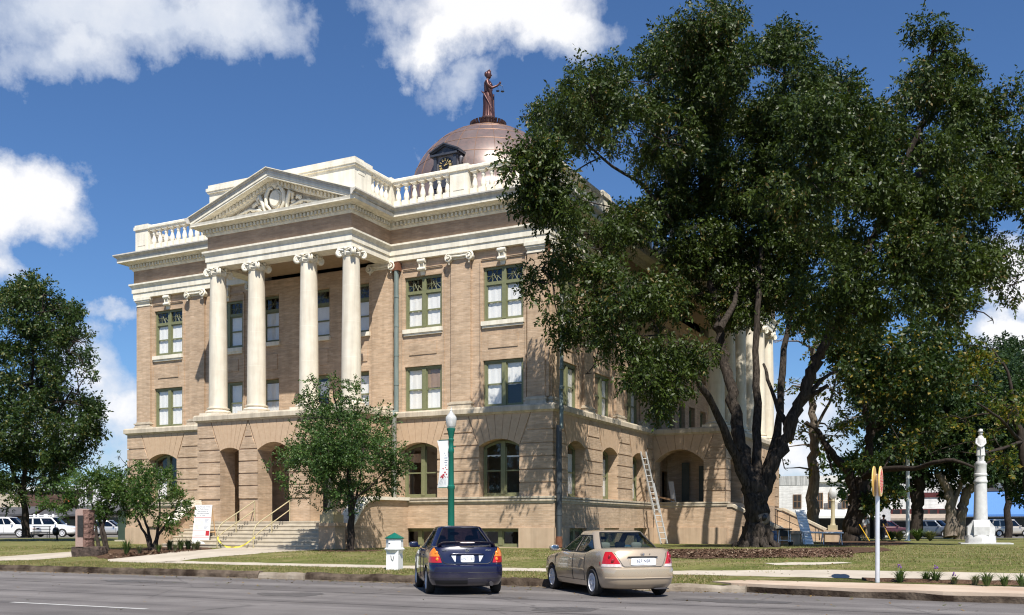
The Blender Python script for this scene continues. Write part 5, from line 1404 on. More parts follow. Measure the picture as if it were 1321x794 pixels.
    def is_glass(i, k):
        a, b = sorted((half_of(i), half_of((i + 1) % n)))
        if b <= c0: return 'rear' if rear_panel[0] <= k < rear_panel[1] else None
        if a >= f0: return 'front' if 1 <= k < 6 else None
        if a >= s0 and b <= s1:
            if any(a == q for q in P.get('pil', [bp])): return None
            return 'side' if 1 <= k < 5 else None
        return None
    mb = MB(); vs = [p for l in lp_ for p in l]; fs = []; GL = {}
    for k in range(len(lp_) - 1):
        for i in range(n):
            j = (i + 1) % n; fc = (k * n + i, k * n + j, (k + 1) * n + j, (k + 1) * n + i)
            g = is_glass(i, k) if k < 6 else None
            if g:
                sd_ = 1 if half_of(i) == i and i < nh else -1
                key = (g, 0) if g != 'side' else (g, sd_)
                GL.setdefault(key, []).append(fc)
            else: fs.append(fc)
    fs.append(list(range((len(lp_) - 1) * n, len(lp_) * n)))
    mb.add(vs, fs)
    mb.build('cabin', paint, t, smooth=35, normals=False)
    for (g, sd_), fl in GL.items():
        gm = MB(); used = sorted(set(i for f_ in fl for i in f_)); mp = {v: i for i, v in enumerate(used)}
        gm.add([vs[i] for i in used], [[mp[i] for i in f_] for f_ in fl])
        go = gm.build({'rear': 'rear_window', 'front': 'windscreen', 'side': 'side_window'}[g], glass, t, smooth=60, normals=False)
    # rubber surrounds
    su = MB()
    for s_ in (1, -1):
        ks = [1, 2, 3, 4, 5, 6]
        def ed(si, k0, k1):
            return [(s_ * v.x, v.y, v.z) for v in [cs.surf(si, cs.zat(cr[k], 0)) for k in range(k0, k1 + 1)]]
        su.tube(ed(c0, rear_panel[0], min(6, rear_panel[1])), .014, 5)
        for si in [s0, s1] + list(P.get('pil', [bp])): su.tube(ed(si, 1, 5), .012, 5)
        for si in P.get('pil', [bp]): su.tube(ed(si + 1, 1, 5), .012, 5)
        for k in (1, 5): su.tube([(s_ * v.x, v.y, v.z) for v in [cs.surf(q, cs.zat(cr[k], 0)) for q in np.linspace(s0, s1, 14)]], .012, 5)
        for k in (rear_panel[0], min(6, rear_panel[1])): su.tube([(s_ * v.x, v.y, v.z) for v in [cs.surf(q, cs.zat(cr[k], 0)) for q in np.linspace(0, c0, 10)]], .014, 5)
    su.build('window_seals', M['trim'], t, smooth=60)
    # ---- inside
    it = MB(); it.box(-wb + .12, wb - .12, cy0 + .16, cy1 - .3, bz - .02, bz + .045); it.build('parcel_shelf', M['cabin_dark'], t)
    if P.get('interior', True):
        seats = [(-.36, ry1 - .15), (.36, ry1 - .15), (-.38, ry0 + .12), (.38, ry0 + .12)]
        for (x, y) in seats:
            q = MB(); q.tube([(x, y, bz - .05), (x, y - .03, bz + .05)], .2, 10, flat=.4)
            front = y > 0
            q.add(*rbox(x, y - .05, bz + (.20 if front else .15), .13, .06, .10 if front else .07))
            q.build('headrest', P.get('seat', M['seat_grey']) if not front or P.get('front_grey') else M['cabin_dark'], t, smooth=60)
        q = MB(); c_ = (-.36, cy1 - .45, bz + .06)
        q.tube([(c_[0] + .18 * math.cos(a), c_[1] + .05 * math.sin(a), c_[2] + .17 * math.sin(a)) for a in np.linspace(0, 2 * math.pi, 20)], .018, 6); q.build('steering_wheel', P.get('wheelmat', M['cabin_dark']), t, smooth=60)
        q = MB(); q.add(*rbox(0, ry1 + .05, H - .19, .12, .02, .035)); q.build('rear_view_mirror', M['trim'], t, smooth=60)
    # ---- mirrors, handles, seams
    for s_ in (1, -1):
        q = MB(); q.add(*rbox(s_ * (Wd + .07), cy1 - .45, bz + .07, .115, .07, .075)); q.tube([(s_ * (Wd - .08), cy1 - .42, bz + .02), (s_ * (Wd + .02), cy1 - .43, bz + .05)], .035, 6)
        mo = q.build('mirror', paint, t, smooth=60)
        q = MB(); q.add(*rbox(s_ * (Wd + .07), cy1 - .52, bz + .07, .10, .008, .06)); q.build('mirror_glass', P.get('mirror', M['chrome']), mo, smooth=60)
    sm = MB(); hd = MB()
    ybp = P.get('door_b', (cy0 + cy1) / 2 + .05)
    for s_ in (1, -1):
        for yy in (cy1 - .28, ybp, P.get('door_r', yb + .42)):
            sh.line(sm, [(sh.idx_y(yy, z), z) for z in np.linspace(gc + .14, bz - .04, 8)], .010, s_)
        sh.line(sm, [(sh.idx_y(y_, gc + .15), gc + .15) for y_ in np.linspace(P.get('door_r', yb + .42), cy1 - .28, 8)], .006, s_)
        sm.build('door_seams', M['trim'], t); sm = MB()
        for yy in (ybp + .12, P.get('door_r', yb + .42) + .1):
            p = sh.surf(sh.idx_y(yy + .07, bz - .14), bz - .14); hd = MB(); hd.add(*rbox(s_ * (p.x + .012), p.y, p.z, .018, .085, .017)); hd.build('door_handle', P.get('handle', paint), t, smooth=60)
    if P.get('moulding'):
        mo_ = MB()
        for s_ in (1, -1): sh.line(mo_, [(sh.idx_y(y_, .56), .56) for y_ in np.linspace(yb + .45, yfw - .45, 10)], .022, s_)
        mo_.build('side_moulding', paint, t, smooth=60)
    # ---- lamps at front
    for s_ in (1, -1):
        q = MB(); i0 = nh - Shell.NF - Shell.NC + 1
        zl0, zl1 = bh + .02, bh + .15
        sh.patch(q, lambda u_, v_: (lerp(i0, nh - 3, u_), lerp(zl0, zl1, v_)), 8, 3, .012, s_)
        q.build('headlight', M['clear_lens'], t, smooth=60, normals=False)
    q = MB(); sh.patch(q, lambda u_, v_: (lerp(nh - 2.6, nh - .02, u_), lerp(bh + .03, bh + .13, v_)), 6, 2, .012, 1); sh.patch(q, lambda u_, v_: (lerp(nh - 2.6, nh - .02, u_), lerp(bh + .03, bh + .13, v_)), 6, 2, .012, -1)
    q.build('grille', M['trim'], t, normals=False)
    return t, sh, cs, body

def rbox(cx, cy, cz, hx, hy, hz, e=3.0, n=12, m=8):
    """rounded box (superellipsoid)"""
    vs = []; fs = []
    sg = lambda v, p: math.copysign(abs(v) ** p, v)
    for j in range(m + 1):
        b = -math.pi / 2 + math.pi * j / m
        for i in range(n):
            a = 2 * math.pi * i / n + math.pi / n
            vs.append((cx + hx * sg(math.cos(b), 2 / e) * sg(math.cos(a), 2 / e), cy + hy * sg(math.cos(b), 2 / e) * sg(math.sin(a), 2 / e), cz + hz * sg(math.sin(b), 2 / e)))
    for j in range(m):
        for i in range(n): fs.append((j * n + i, j * n + (i + 1) % n, (j + 1) * n + (i + 1) % n, (j + 1) * n + i))
    return vs, fs

# --- the dark blue saloon ------------------------------------------------------
M['navy'] = car_paint('navy_paint', (.004, .006, .036), .1, .22)
M['champ'] = car_paint('champagne_paint', (.52, .415, .295), .4, .27)
navy_loc = Vector((-1.36, 24.0, 0)); navy_rz = R(10.5)
t, sh, cs, body = vehicle('parked_car', 'dark navy blue saloon with amber and red tail lamps and a boot spoiler', 'car', navy_loc, navy_rz,
    dict(L=4.35, W=1.72, H=1.53, belt=1.0, deck=1.06, hood=.93, nose=.80, cab=(-1.72, 1.25), roof=(-1.02, .18), paint=M['navy'], glass=M['tint_glass'], bump=.66, rear_rake=.10, wr=.30, yrw=-1.32, yfw=1.18, gc=.19, pil=[21], wheelmat=M['purple_trim'], seat=M['cabin_dark'], mirror=M['navy'], rr=.22, tumble0=.08, tumble1=.35, spokes=6, crr=.24), 'cars parked nose to the kerb')
L = 4.35 / 2
def lamp_tri(sh, z0, z1, xin0, xin1, sout0, sout1, m, name, par, off=.012, nv=6):
    for s_ in (1, -1):
        q = MB()
        def fn(u_, v_):
            z = lerp(z0, z1, v_); a = sh.idx_x(lerp(xin0, xin1, v_), z); b = lerp(sout0, sout1, v_)
            return lerp(a, b, u_), z
        sh.patch(q, fn, 8, nv, off, s_); q.build(name, m, par, smooth=60, normals=False)
CI = Shell.NR + Shell.NC
lamp_tri(sh, .715, .845, .56, .60, CI + .55, CI + .2, M['red_lens'], 'tail_lamp', t)
lamp_tri(sh, .848, 1.035, .60, .70, CI + .2, CI - 3.2, M['amber_lens'], 'indicator_lamp', t)
for s_ in (1, -1):
    q = MB()
    for (z, dx) in ((.79, .09), (.93, .04)):
        a = sh.surf(sh.idx_x(.68 - dx * .3, z), z); q.sphere((s_ * a.x, a.y - .005, a.z), .042, 12, 6, sy=.5)
    q.build('lamp_bulb', M['clear_lens'] if False else M['amber_lens'], t, smooth=60)
yr_ = sh.surf(0.01, .80).y
sp_ = MB(); zs_ = 1.145
pts = [(-.60, yr_ + .20, 1.06), (-.585, yr_ + .13, 1.12), (-.52, yr_ + .10, zs_), (-.25, yr_ + .07, zs_ + .01), (0, yr_ + .06, zs_ + .012), (.25, yr_ + .07, zs_ + .01), (.52, yr_ + .10, zs_), (.585, yr_ + .13, 1.12), (.60, yr_ + .20, 1.06)]
sp_.tube(pts, [.05, .05, .055, .055, .055, .055, .055, .05, .05], 8, flat=.38); sp_.build('boot_spoiler', M['navy'], t, smooth=60)
q = MB(); q.add(*rbox(0, yr_ + .008, zs_ + .008, .17, .012, .014)); q.build('high_brake_lamp', M['clear_lens'], t, smooth=60)
q = MB()
sh.patch(q, lambda u_, v_: (sh.idx_x(lerp(0.0, .36, u_), lerp(.735, .895, v_)), lerp(.735, .895, v_)), 8, 4, .006, 1); sh.patch(q, lambda u_, v_: (sh.idx_x(lerp(0.0, .36, u_), lerp(.735, .895, v_)), lerp(.735, .895, v_)), 8, 4, .006, -1)
q.build('plate_recess', M['navy'], t, normals=False)
for s_ in (1, -1):
    q = MB(); sh.patch(q, lambda u_, v_: (sh.idx_x(lerp(lerp(.26, .25, v_), lerp(.28, .36, v_), u_), lerp(.735, .875, v_)), lerp(.735, .875, v_)), 3, 4, .018, s_); q.build('chrome_trim', M['alloy'], t, normals=False)
q = MB(); q.add(*rbox(0, yr_ + .005, .905, .40, .022, .018)); q.build('boot_handle', M['navy'], t, smooth=60)
q = MB(); q.add(*rbox(0, yr_ - .018, .80, .152, .008, .076, e=8)); pl_ = q.build('licence_plate', M['plate'], t, smooth=30)
o = link_mesh('lettering', text_mesh('DNT 187', .075, M['ink_grey']), pl_); o.location = (0, yr_ - .028, .80); o.rotation_euler = (R(90), 0, 0)
q = MB(); yb_ = sh.surf(.01, .99).y
q.tube([(.042 * math.cos(a), yb_ - .012, .985 + .035 * math.sin(a)) for a in np.linspace(0, 2 * math.pi, 16)], .007, 5); q.tube([(.03, yb_ - .012, 1.0), (-.02, yb_ - .012, .99), (.02, yb_ - .012, .98), (-.03, yb_ - .012, .97)], .009, 5); q.build('badge', M['chrome'], t, smooth=60)
for x_, tx in ((-.47, 'SUZUKI'), (.47, 'AERIO')):
    o = link_mesh('badge_lettering', text_mesh(tx, .045, M['chrome'], thick=.004), t); p = sh.surf(sh.idx_x(.47, .985), .985); o.location = (x_, p.y - .012, .985); o.rotation_euler = (R(90), 0, 0)
sm = MB()
for s_ in (1, -1):
    sh.line(sm, [(sh.idx_x(x, z), z) for x, z in ((0, .685), (.2, .685), (.45, .688), (.52, .72), (.56, .80), (.60, .90), (.66, 1.02))], .010, s_)
    sh.line(sm, [(q_, .50) for q_ in np.linspace(0, CI + 1, 16)], .006, s_)
    sh.line(sm, [(q_, .37) for q_ in np.linspace(0, CI + 1, 16)], .006, s_)
sm.build('boot_seam', M['trim'], t)
q = MB(); q.tube([(.52, -L + .12, .26), (.52, -L - .02, .25)], .045, 12); q.build('exhaust_pipe', M['cabin_dark'], t, smooth=50)
q = MB(); sh.patch(q, lambda u_, v_: (sh.idx_x(lerp(0, .30, u_), .31), lerp(.24, .33, v_)), 5, 2, .008, -1); sh.patch(q, lambda u_, v_: (lerp(sh.idx_x(.30, .3), CI - 4, u_), lerp(.24, .33, v_)), 5, 2, .008, -1); q.build('lower_grille', M['trim'], t, normals=False)

# --- the champagne saloon --------------------------------------------------------
ch_loc = Vector((2.14, 23.2, 0)); ch_rz = R(17)
t, sh, cs, body = vehicle('parked_car', 'champagne gold saloon with red tail lamps and white headrests parked at the kerb', 'car', ch_loc, ch_rz,
    dict(L=4.50, W=1.72, H=1.43, belt=.94, deck=1.02, hood=.86, nose=.72, cab=(-1.80, 1.30), roof=(-1.02, .12), paint=M['champ'], glass=M['car_glass'], bump=.635, rear_rake=.13, wr=.30, yrw=-1.33, yfw=1.28, gc=.18, pil=[21], seat=M['seat_grey'], rr=.30, br=.12, moulding=True, spokes=6, tumble0=.05, tumble1=.27, front_grey=True), 'cars parked nose to the kerb')
L = 2.25
lamp_tri(sh, .715, .965, .51, .63, CI - 1.2, CI - 2.6, M['red_lens'], 'tail_lamp', t)
for s_ in (1, -1):
    q = MB()
    for (z, x_) in ((.78, .64), (.87, .68)):
        a = sh.surf(sh.idx_x(x_, z), z); q.sphere((s_ * a.x, a.y - .008, a.z), .048, 14, 6, sy=.4)
    q.build('lamp_bulb', mat('deep_red_lens', (.22, .006, .006), None, rough=.1, coat=.6), t, smooth=60)
lamp_tri(sh, .655, .713, .48, .51, CI - .9, CI - 1.2, M['clear_lens'], 'reverse_lamp', t)
yr_ = sh.surf(.01, .78).y
q = MB()
for s_ in (1, -1): sh.patch(q, lambda u_, v_: (sh.idx_x(lerp(0.0, lerp(.30, .34, v_), u_), lerp(.685, .86, v_)), lerp(.685, .86, v_)), 8, 4, .004, s_)
q.build('plate_recess', M['champ'], t, normals=False)
q = MB(); q.add(*rbox(0, yr_ + .02, .868, .36, .025, .012)); q.build('boot_handle', M['trim'], t, smooth=60)
q = MB(); q.add(*rbox(0, yr_ - .014, .765, .29, .008, .078, e=9)); pl_ = q.build('plate_frame', M['plate'], t, smooth=30)
o = link_mesh('lettering', text_mesh('627 NSR', .088, M['ink']), pl_); o.location = (0, yr_ - .024, .778); o.rotation_euler = (R(90), 0, 0)
o = link_mesh('lettering', text_mesh('DRIVER OF CHOICE', .03, M['ink']), pl_) if False else None
q = MB(); q.box(-.145, .02, yr_ - .0245, yr_ - .022, .712, .724); q.box(.03, .145, yr_ - .0245, yr_ - .022, .714, .721); q.build('dealer_strip', M['ink_grey'], pl_)
q = MB(); yb_ = sh.surf(.01, .90).y
q.tube([(.045 * math.cos(a), yb_ - .012, .925 + .022 * math.sin(a)) for a in np.linspace(0, 2 * math.pi, 16)], .005, 5); q.tube([(-.018, yb_ - .012, .91), (-.012, yb_ - .012, .94)], .005, 5); q.tube([(.018, yb_ - .012, .94), (.012, yb_ - .012, .91)], .005, 5); q.tube([(-.014, yb_ - .012, .923), (.014, yb_ - .012, .927)], .005, 5); q.build('badge', M['chrome'], t, smooth=60)
q = MB(); q.add(*rbox(.17, yb_ - .006, .925, .01, .006, .01)); q.build('boot_lock', M['trim'], t, smooth=60)
sm = MB()
for s_ in (1, -1):
    sh.line(sm, [(sh.idx_x(x, z), z) for x, z in ((0, .655), (.2, .655), (.42, .658), (.46, .69), (.52, .80), (.57, .90), (.59, .945))], .009, s_)
sm.build('boot_seam', M['trim'], t)
q = MB()
for s_ in (1, -1): sh.line(q, [(q_, .42) for q_ in np.linspace(0, CI - 2, 14)], .017, s_)
q.build('bumper_rib', M['champ'], t, smooth=60)
q = MB(); q.add(*rbox(0, -1.42, .995, .10, .03, .02)); q.build('high_brake_lamp', M['red_lens'], t, smooth=60)
q = MB(); q.add(*rbox(.42, -L + .10, .19, .18, .05, .02)); q.build('exhaust_box', M['cabin_dark'], t, smooth=60)
q = MB(); p = sh.surf(sh.idx_y(-1.75, .72), .72); q.add(*rbox(-p.x, p.y, p.z, .006, .02, .035)); q.build('side_marker', M['red_lens'], t)

# --- vehicles parked round the square -----------------------------------------------
M['car_white'] = car_paint('white_car_paint', (.78, .78, .77), 0, .3); M['car_silver'] = car_paint('silver_car_paint', (.55, .54, .52), .5, .3)
M['car_grey'] = car_paint('grey_blue_car_paint', (.12, .14, .17), .3, .3); M['car_maroon'] = car_paint('maroon_car_paint', (.07, .012, .014), .2, .3); M['car_gold'] = car_paint('pale_gold_car_paint', (.50, .45, .38), .4, .32)
VG = 'vehicles parked round the square'
SUVP = dict(L=5.0, W=1.95, H=1.88, belt=1.12, hood=1.04, nose=.92, rear_rake=.06, cab=(-2.40, 1.35), roof=(-2.2, .55), bump=.7, wr=.37, yrw=-1.45, yfw=1.5, gc=.28, tumble1=.20, pil=[17, 22], cp=-1, interior=False, glass=M['tint_glass'], deck=1.12, crr=.2)
def gat(px, py, Y): p = at(px, py, Y); p.z = gz(loc(p.x, p.y)[1]) - .03; return p
p = gat(66, 694, 93); ang = math.atan2(AX.y, AX.x) - math.pi / 2
t, sh, cs, b = vehicle('sport_utility', 'white four door utility wagon with a roof rack parked beyond the left lawn', 'suv', p, R(-92), dict(SUVP, paint=M['car_white'], L=5.1), VG)
q = MB()
for s_ in (1, -1):
    q.tube([(s_ * .62, -2.0, 1.97), (s_ * .62, .3, 1.97)], .025, 6)
for y_ in (-1.9, -.9, -.1): q.tube([(-.64, y_, 1.99), (.64, y_, 1.99)], .03, 6); q.box(.55, .66, y_ - .08, y_ + .08, 1.86, 2.14); q.box(-.66, -.55, y_ - .08, y_ + .08, 1.86, 2.14)
q.build('roof_rack', M['white'], t)
p = gat(10, 695, 84)
t, sh, cs, b = vehicle('pickup_truck', 'white pickup truck with its nose in front of the utility wagon', 'truck', p, R(-92), dict(SUVP, paint=M['car_white'], L=5.3, H=1.75, cab=(-1.1, 1.35), roof=(-.85, .6), pil=[22], belt=1.08, hood=1.02, deck=1.08), VG)
p = gat(140, 694, 96)
vehicle('parked_car', 'silver white car parked between the granite marker and the green cabinet', 'car', p, R(-90), dict(SUVP, paint=M['car_silver'], L=4.7, W=1.8, H=1.62, belt=.98, hood=.92, nose=.78, deck=1.0, cab=(-2.1, 1.3), roof=(-1.75, .35), wr=.33), VG)
p = gat(1300, 692, 112)
vehicle('sport_utility', 'pale gold utility wagon parked under the blue awning right of the memorial', 'suv', p, R(-88), dict(SUVP, paint=M['car_gold'], L=5.3, H=1.95), VG)
p = gat(1206, 693, 103)
vehicle('sport_utility', 'blue grey utility wagon facing the square between the dark trunks', 'suv', p, R(-140), dict(SUVP, paint=M['car_grey'], L=4.8, H=1.8), VG)
p = gat(1143, 694, 105)
vehicle('sport_utility', 'maroon utility wagon behind the two workers with yellow rakes', 'suv', p, R(-95), dict(SUVP, paint=M['car_maroon'], L=4.7, H=1.75), VG)
# ------------------------------------------------------------------ figures
def skin_mesh(name, verts, edges, mats, levels=1):
    """continuous surface grown on a skeleton of (x,y,z,r[,ry])"""
    me = bpy.data.meshes.new(name); me.from_pydata([v[:3] for v in verts], edges, [])
    o = bpy.data.objects.new(name, me); COL.objects.link(o)
    o.modifiers.new('s', 'SKIN'); sl_ = me.skin_vertices[0].data
    for i, v in enumerate(verts): sl_[i].radius = (v[3], v[4] if len(v) > 4 else v[3]); sl_[i].use_root = (i == 0)
    o.modifiers.new('d', 'SUBSURF').levels = levels; o.modifiers['d'].render_levels = levels
    dg = bpy.context.evaluated_depsgraph_get(); dg.update()
    r = bpy.data.meshes.new_from_object(o.evaluated_get(dg)); bpy.data.objects.remove(o)
    r.materials.clear(); r.materials.append(mats); r.name = name
    r.polygons.foreach_set('use_smooth', [True] * len(r.polygons))
    return r

def person(label, pos, rz, shirt, trousers, hands, bend=.12, sleeve=True):
    """standing worker, hands closed round a tool; local +y is forward"""
    t = thing('person', label, 'person', tuple(pos), rz)
    hipz, b = .92, bend
    V = [(0, 0, .95, .15, .11), (0, b * .3, 1.15, .14, .10), (0, b * .8, 1.36, .17, .11), (0, b, 1.47, .07, .06), (0, b + .01, 1.54, .055, .055), (0, b + .03, 1.62, .075, .09), (0, b + .03, 1.70, .078, .095), (0, b + .02, 1.755, .05, .06)]
    E_ = [(0, 1), (1, 2), (2, 3), (3, 4), (4, 5), (5, 6), (6, 7)]
    for s_ in (1, -1):
        n = len(V)
        V += [(s_ * .19, b * .85, 1.42, .06), (s_ * .24, b + .06, 1.15, .045), hands[0 if s_ > 0 else 1] + (.032,), ]
        h = Vector(V[-1][:3]); V[-1] = (h.x, h.y, h.z, .034)
        V += [(h.x - s_ * .02, h.y + .07, h.z - .02, .035, .02)]
        E_ += [(2, n), (n, n + 1), (n + 1, n + 2), (n + 2, n + 3)]
        k = len(V)
        V += [(s_ * .10, .0, .86, .095), (s_ * .13, .05, .48, .06), (s_ * .14, -.02 if s_ > 0 else .06, .09, .042), (s_ * .16, (.10 if s_ > 0 else .18), .045, .045, .035)]
        E_ += [(0, k), (k, k + 1), (k + 1, k + 2), (k + 2, k + 3)]
    body = link_mesh('body', skin_mesh('body', V, E_, M['skin']), t)
    def grow(name, idx, mat_, d):
        mp = {v: i for i, v in enumerate(idx)}
        vv = [V[i][:3] + tuple(r + d for r in (V[i][3:] if len(V[i]) > 4 else (V[i][3], V[i][3]))) for i in idx]
        ee = [(mp[a], mp[c]) for a, c in E_ if a in mp and c in mp]
        link_mesh(name, skin_mesh(name, vv, ee, mat_), t)
    grow('shirt', [0, 1, 2, 8, 9, 16, 17], shirt, .022)
    grow('trousers', [0, 12, 13, 14, 20, 21, 22], trousers, .026)
    hr = MB(); hr.sphere((0, b + .01, 1.70), .105, 12, 8, sy=1.15, sz=.95); hr.build('hair', M['hair'], t, smooth=60)
    fc = MB()
    fc.tube([(0, b + .115, 1.665), (0, b + .14, 1.635)], [.012, .018], 6); 
    for s_ in (1, -1): fc.sphere((s_ * .033, b + .112, 1.67), .011, 6, 4); fc.sphere((s_ * .085, b + .03, 1.65), .022, 6, 4, sx=.5)
    fc.tube([(-.025, b + .113, 1.60), (.025, b + .113, 1.60)], .006, 5)
    fc.build('face_features', M['skin'], body, smooth=60)
    for s_ in (1, -1):
        f = MB(); h = Vector(hands[0 if s_ > 0 else 1])
        for i in range(4):
            z = h.z - .045 + i * .024
            f.tube([(h.x - s_ * .02, h.y + .03, z), (h.x - s_ * .05, h.y + .075, z), (h.x - s_ * .015, h.y + .1, z), (h.x + s_ * .02, h.y + .085, z)], [.011, .01, .009, .008], 6)
        f.tube([(h.x, h.y + .02, h.z + .03), (h.x - s_ * .03, h.y + .06, h.z + .06), (h.x - s_ * .01, h.y + .09, h.z + .05)], [.013, .011, .009], 6)
        f.build('hand', M['skin'], body, smooth=60)
        sh_ = MB(); yy = .12 if s_ > 0 else .20; sh_.add(*rbox(s_ * .155, yy - .03, .05, .05, .14, .05)); sh_.build('shoe', M['black'], t, smooth=60)
    return t

p1 = G(1115, 698); p2 = G(1138, 698)
person('worker in white t-shirt and khaki trousers raking the mulch', p1, R(-60), M['tshirt'], M['khaki'], ((.10, .34, 1.12), (-.16, .30, .86)))
person('worker in dark navy shirt standing behind the round sign pole', p2, R(-70), M['navyshirt'], M['jeans'], ((.12, .33, 1.02), (-.14, .32, .84)))
def rake(label, a, b):
    a, b = Vector(a), Vector(b); t = thing('rake', label, 'rake', tuple(b), 0, 'yellow handled rakes')
    q = MB(); q.tube([a - b, Vector((0, 0, .03))], .028, 8); q.build('handle', M['yellow'], t, smooth=60)
    q = MB(); d = Vector((AX.x, AX.y, 0)); q.tube([d * -.22 + Vector((0, 0, .05)), d * .22 + Vector((0, 0, .05))], .02, 6)
    for i in range(9): o_ = d * (-.2 + i * .05); q.tube([o_ + Vector((0, 0, .05)), o_ + Vector((0, 0, 0))], .007, 4)
    q.build('rake_head', M['black'], t)
rake('long yellow handle held by the worker in the white t-shirt', at(1103, 668, p1.y - .35), G(1122, 699.5)); rake('long yellow handle held by the worker in the navy shirt', at(1139, 676, p2.y - .35), G(1150, 699.5))

# ------------------------------------------------------------------ figure of Justice on the dome
sx_, sy_ = DX, DY
jt = thing('statue', 'red bronze figure of Justice holding scales on top of the dome', 'statue', tuple(W(DX, DY, DZ + DR + .72)), R(-14)); jt.scale = (.86, .86, 1)
# local +x is the direction faced
q = MB()
fold = lambda a, z: 1 + .07 * math.sin(a * 9 + z * 1.5) * max(0.0, 1 - z / 2.0) + .03 * math.sin(a * 17)
q.lathe([(.46, 0), (.43, .1), (.39, .5), (.37, .9), (.39, 1.2), (.37, 1.42), (.31, 1.62)], 48, (0, 0, 0), mod=fold, sx=.95, sy=.86)
q.lathe([(.31, 1.58), (.33, 1.75), (.35, 1.98), (.34, 2.15), (.22, 2.30), (.11, 2.36), (.10, 2.46)], 28, (-.02, 0, 0), mod=lambda a, z: 1 + .05 * math.sin(a * 5 + z * 3), sx=.85, sy=1.05)
q.lathe([(.10, 2.44), (.17, 2.52), (.20, 2.64), (.20, 2.76), (.16, 2.88), (.03, 2.95)], 18, (.03, 0, 0), sx=1.05, sy=.9)
q.tube([(.22, 0, 2.70), (.275, 0, 2.64), (.23, 0, 2.60)], [.03, .035, .02], 6)
q.sphere((-.12, 0, 2.74), .17, 10, 7); q.tube([(-.06, 0, 2.9), (.1, 0, 2.97), (.2, 0, 2.88)], [.06, .07, .05], 8)
q.sphere((.20, .12, 2.02), .13, 8, 6); q.sphere((.20, -.12, 2.02), .13, 8, 6)
q.tube([(0, -.36, 2.2), (.12, -.46, 1.92), (.38, -.34, 1.72), (.72, -.22, 1.86), (.90, -.18, 2.0)], [.12, .11, .085, .065, .055], 10)
q.sphere((.95, -.17, 2.05), .08, 8, 6)
q.tube([(0, .36, 2.2), (-.06, .46, 1.8), (.05, .40, 1.46), (.22, .25, 1.36)], [.12, .11, .085, .06], 10)
q.tube([(-.05, -.38, 2.2), (.22, -.3, 1.6), (.3, -.1, 1.1), (.2, .2, .7)], [.10, .12, .10, .05], 8); q.tube([(.1, .3, 2.1), (.26, 0, 1.7), (.22, -.34, 1.35)], [.08, .09, .05], 8)
q.tube([(.36, .2, 1.5), (.34, .18, .7), (.40, .16, .06)], [.06, .09, .07], 8)
q.build('body', M['bronze'], jt, smooth=60)
q = MB(); q.tube([(-.42, -.30, 1.62), (-.2, -.36, 1.40), (.42, -.40, .42)], [.03, .05, .015], 6); q.tube([(-.32, -.46, 1.46), (-.22, -.24, 1.56)], .03, 6); q.build('sword', M['bronze'], jt)
q = MB(); c_ = Vector((.97, -.17, 1.98)); q.tube([c_ + Vector((0, 0, .1)), c_ + Vector((0, 0, -.12))], .022, 6); q.tube([c_ + Vector((-.2, 0, -.10)), c_ + Vector((0, 0, -.06)), c_ + Vector((.16, 0, -.16))], .018, 6)
for dx, z_ in ((-.2, -.10), (.16, -.16)):
    for e in (-.09, .09): q.tube([c_ + Vector((dx, 0, z_)), c_ + Vector((dx + e, 0, z_ - .32))], .008, 4)
    q.lathe([(.01, -.07), (.11, -.035), (.14, 0), (.12, 0), (.01, -.04)], 14, tuple(c_ + Vector((dx, 0, z_ - .32))))
q.build('scales', M['lead'], jt)

# ------------------------------------------------------------------ memorial column with soldier
mo = G(1265, 702)
k_ = mo.y / FPX
mc = thing('memorial_column', 'white stone memorial column with a soldier statue on top standing on the right lawn', 'monument', tuple(mo), R(-20))
hz = lambda py: (702 - py) * k_
q = MB(); q.lathe([(18 * k_, -.1), (18.3 * k_, hz(697)), (17.6 * k_, hz(692)), (16.5 * k_, hz(690.5))], 20, mod=lambda a, z: 1 + .03 * math.sin(a * 7)); q.box(-1.0, 1.45, -.9, .9, -.1, .06); q.build('base', M['grey_marble'], mc, smooth=30)
q = MB(); a_, b_ = 13.5 * k_, 16 * k_
for ang in (0, 90):
    r_ = math.radians(ang); T_ = (lambda u, o, z: (u, o, z)) if not ang else (lambda u, o, z: (o, u, z))
    q.T = T_; q.prism([(-b_, hz(691)), (b_, hz(691)), (b_, hz(680)), (11.5 * k_, hz(675)), (9.5 * k_, hz(671)), (-9.5 * k_, hz(671)), (-11.5 * k_, hz(675)), (-b_, hz(680))], -9 * k_, 9 * k_, axis=1)
q.build('pedestal', M['grey_marble'], mc)
q = MB(); q.lathe([(8.6 * k_, hz(675)), (8.3 * k_, hz(660)), (7.4 * k_, hz(624)), (8.2 * k_, hz(623)), (8.4 * k_, hz(621)), (7.4 * k_, hz(619)), (7.2 * k_, hz(615)), (8.0 * k_, hz(614)), (8.0 * k_, hz(612)), (7.2 * k_, hz(611)), (7.0 * k_, hz(601)), (7.6 * k_, hz(600)), (7.6 * k_, hz(598))], 24); q.build('shaft', M['grey_marble'], mc, smooth=35)
sf = MB(); z0 = hz(598)
u_ = k_
sf.lathe([(6 * u_, z0), (6 * u_, z0 + .05), (5.6 * u_, z0 + .1)], 16)
for s_ in (1, -1): sf.tube([(s_ * 2.2 * u_, 0, z0), (s_ * 2.3 * u_, -.02, z0 + 9 * u_), (s_ * 2.0 * u_, 0, z0 + 18 * u_)], [2.0 * u_, 2.2 * u_, 2.8 * u_], 10)
sf.lathe([(5.6 * u_, z0 + 10 * u_), (5.0 * u_, z0 + 17 * u_), (4.0 * u_, z0 + 24 * u_), (4.6 * u_, z0 + 31 * u_), (3.2 * u_, z0 + 34.5 * u_), (1.5 * u_, z0 + 36 * u_)], 16, mod=lambda a, z: 1 + .04 * math.sin(a * 8), sy=.75)
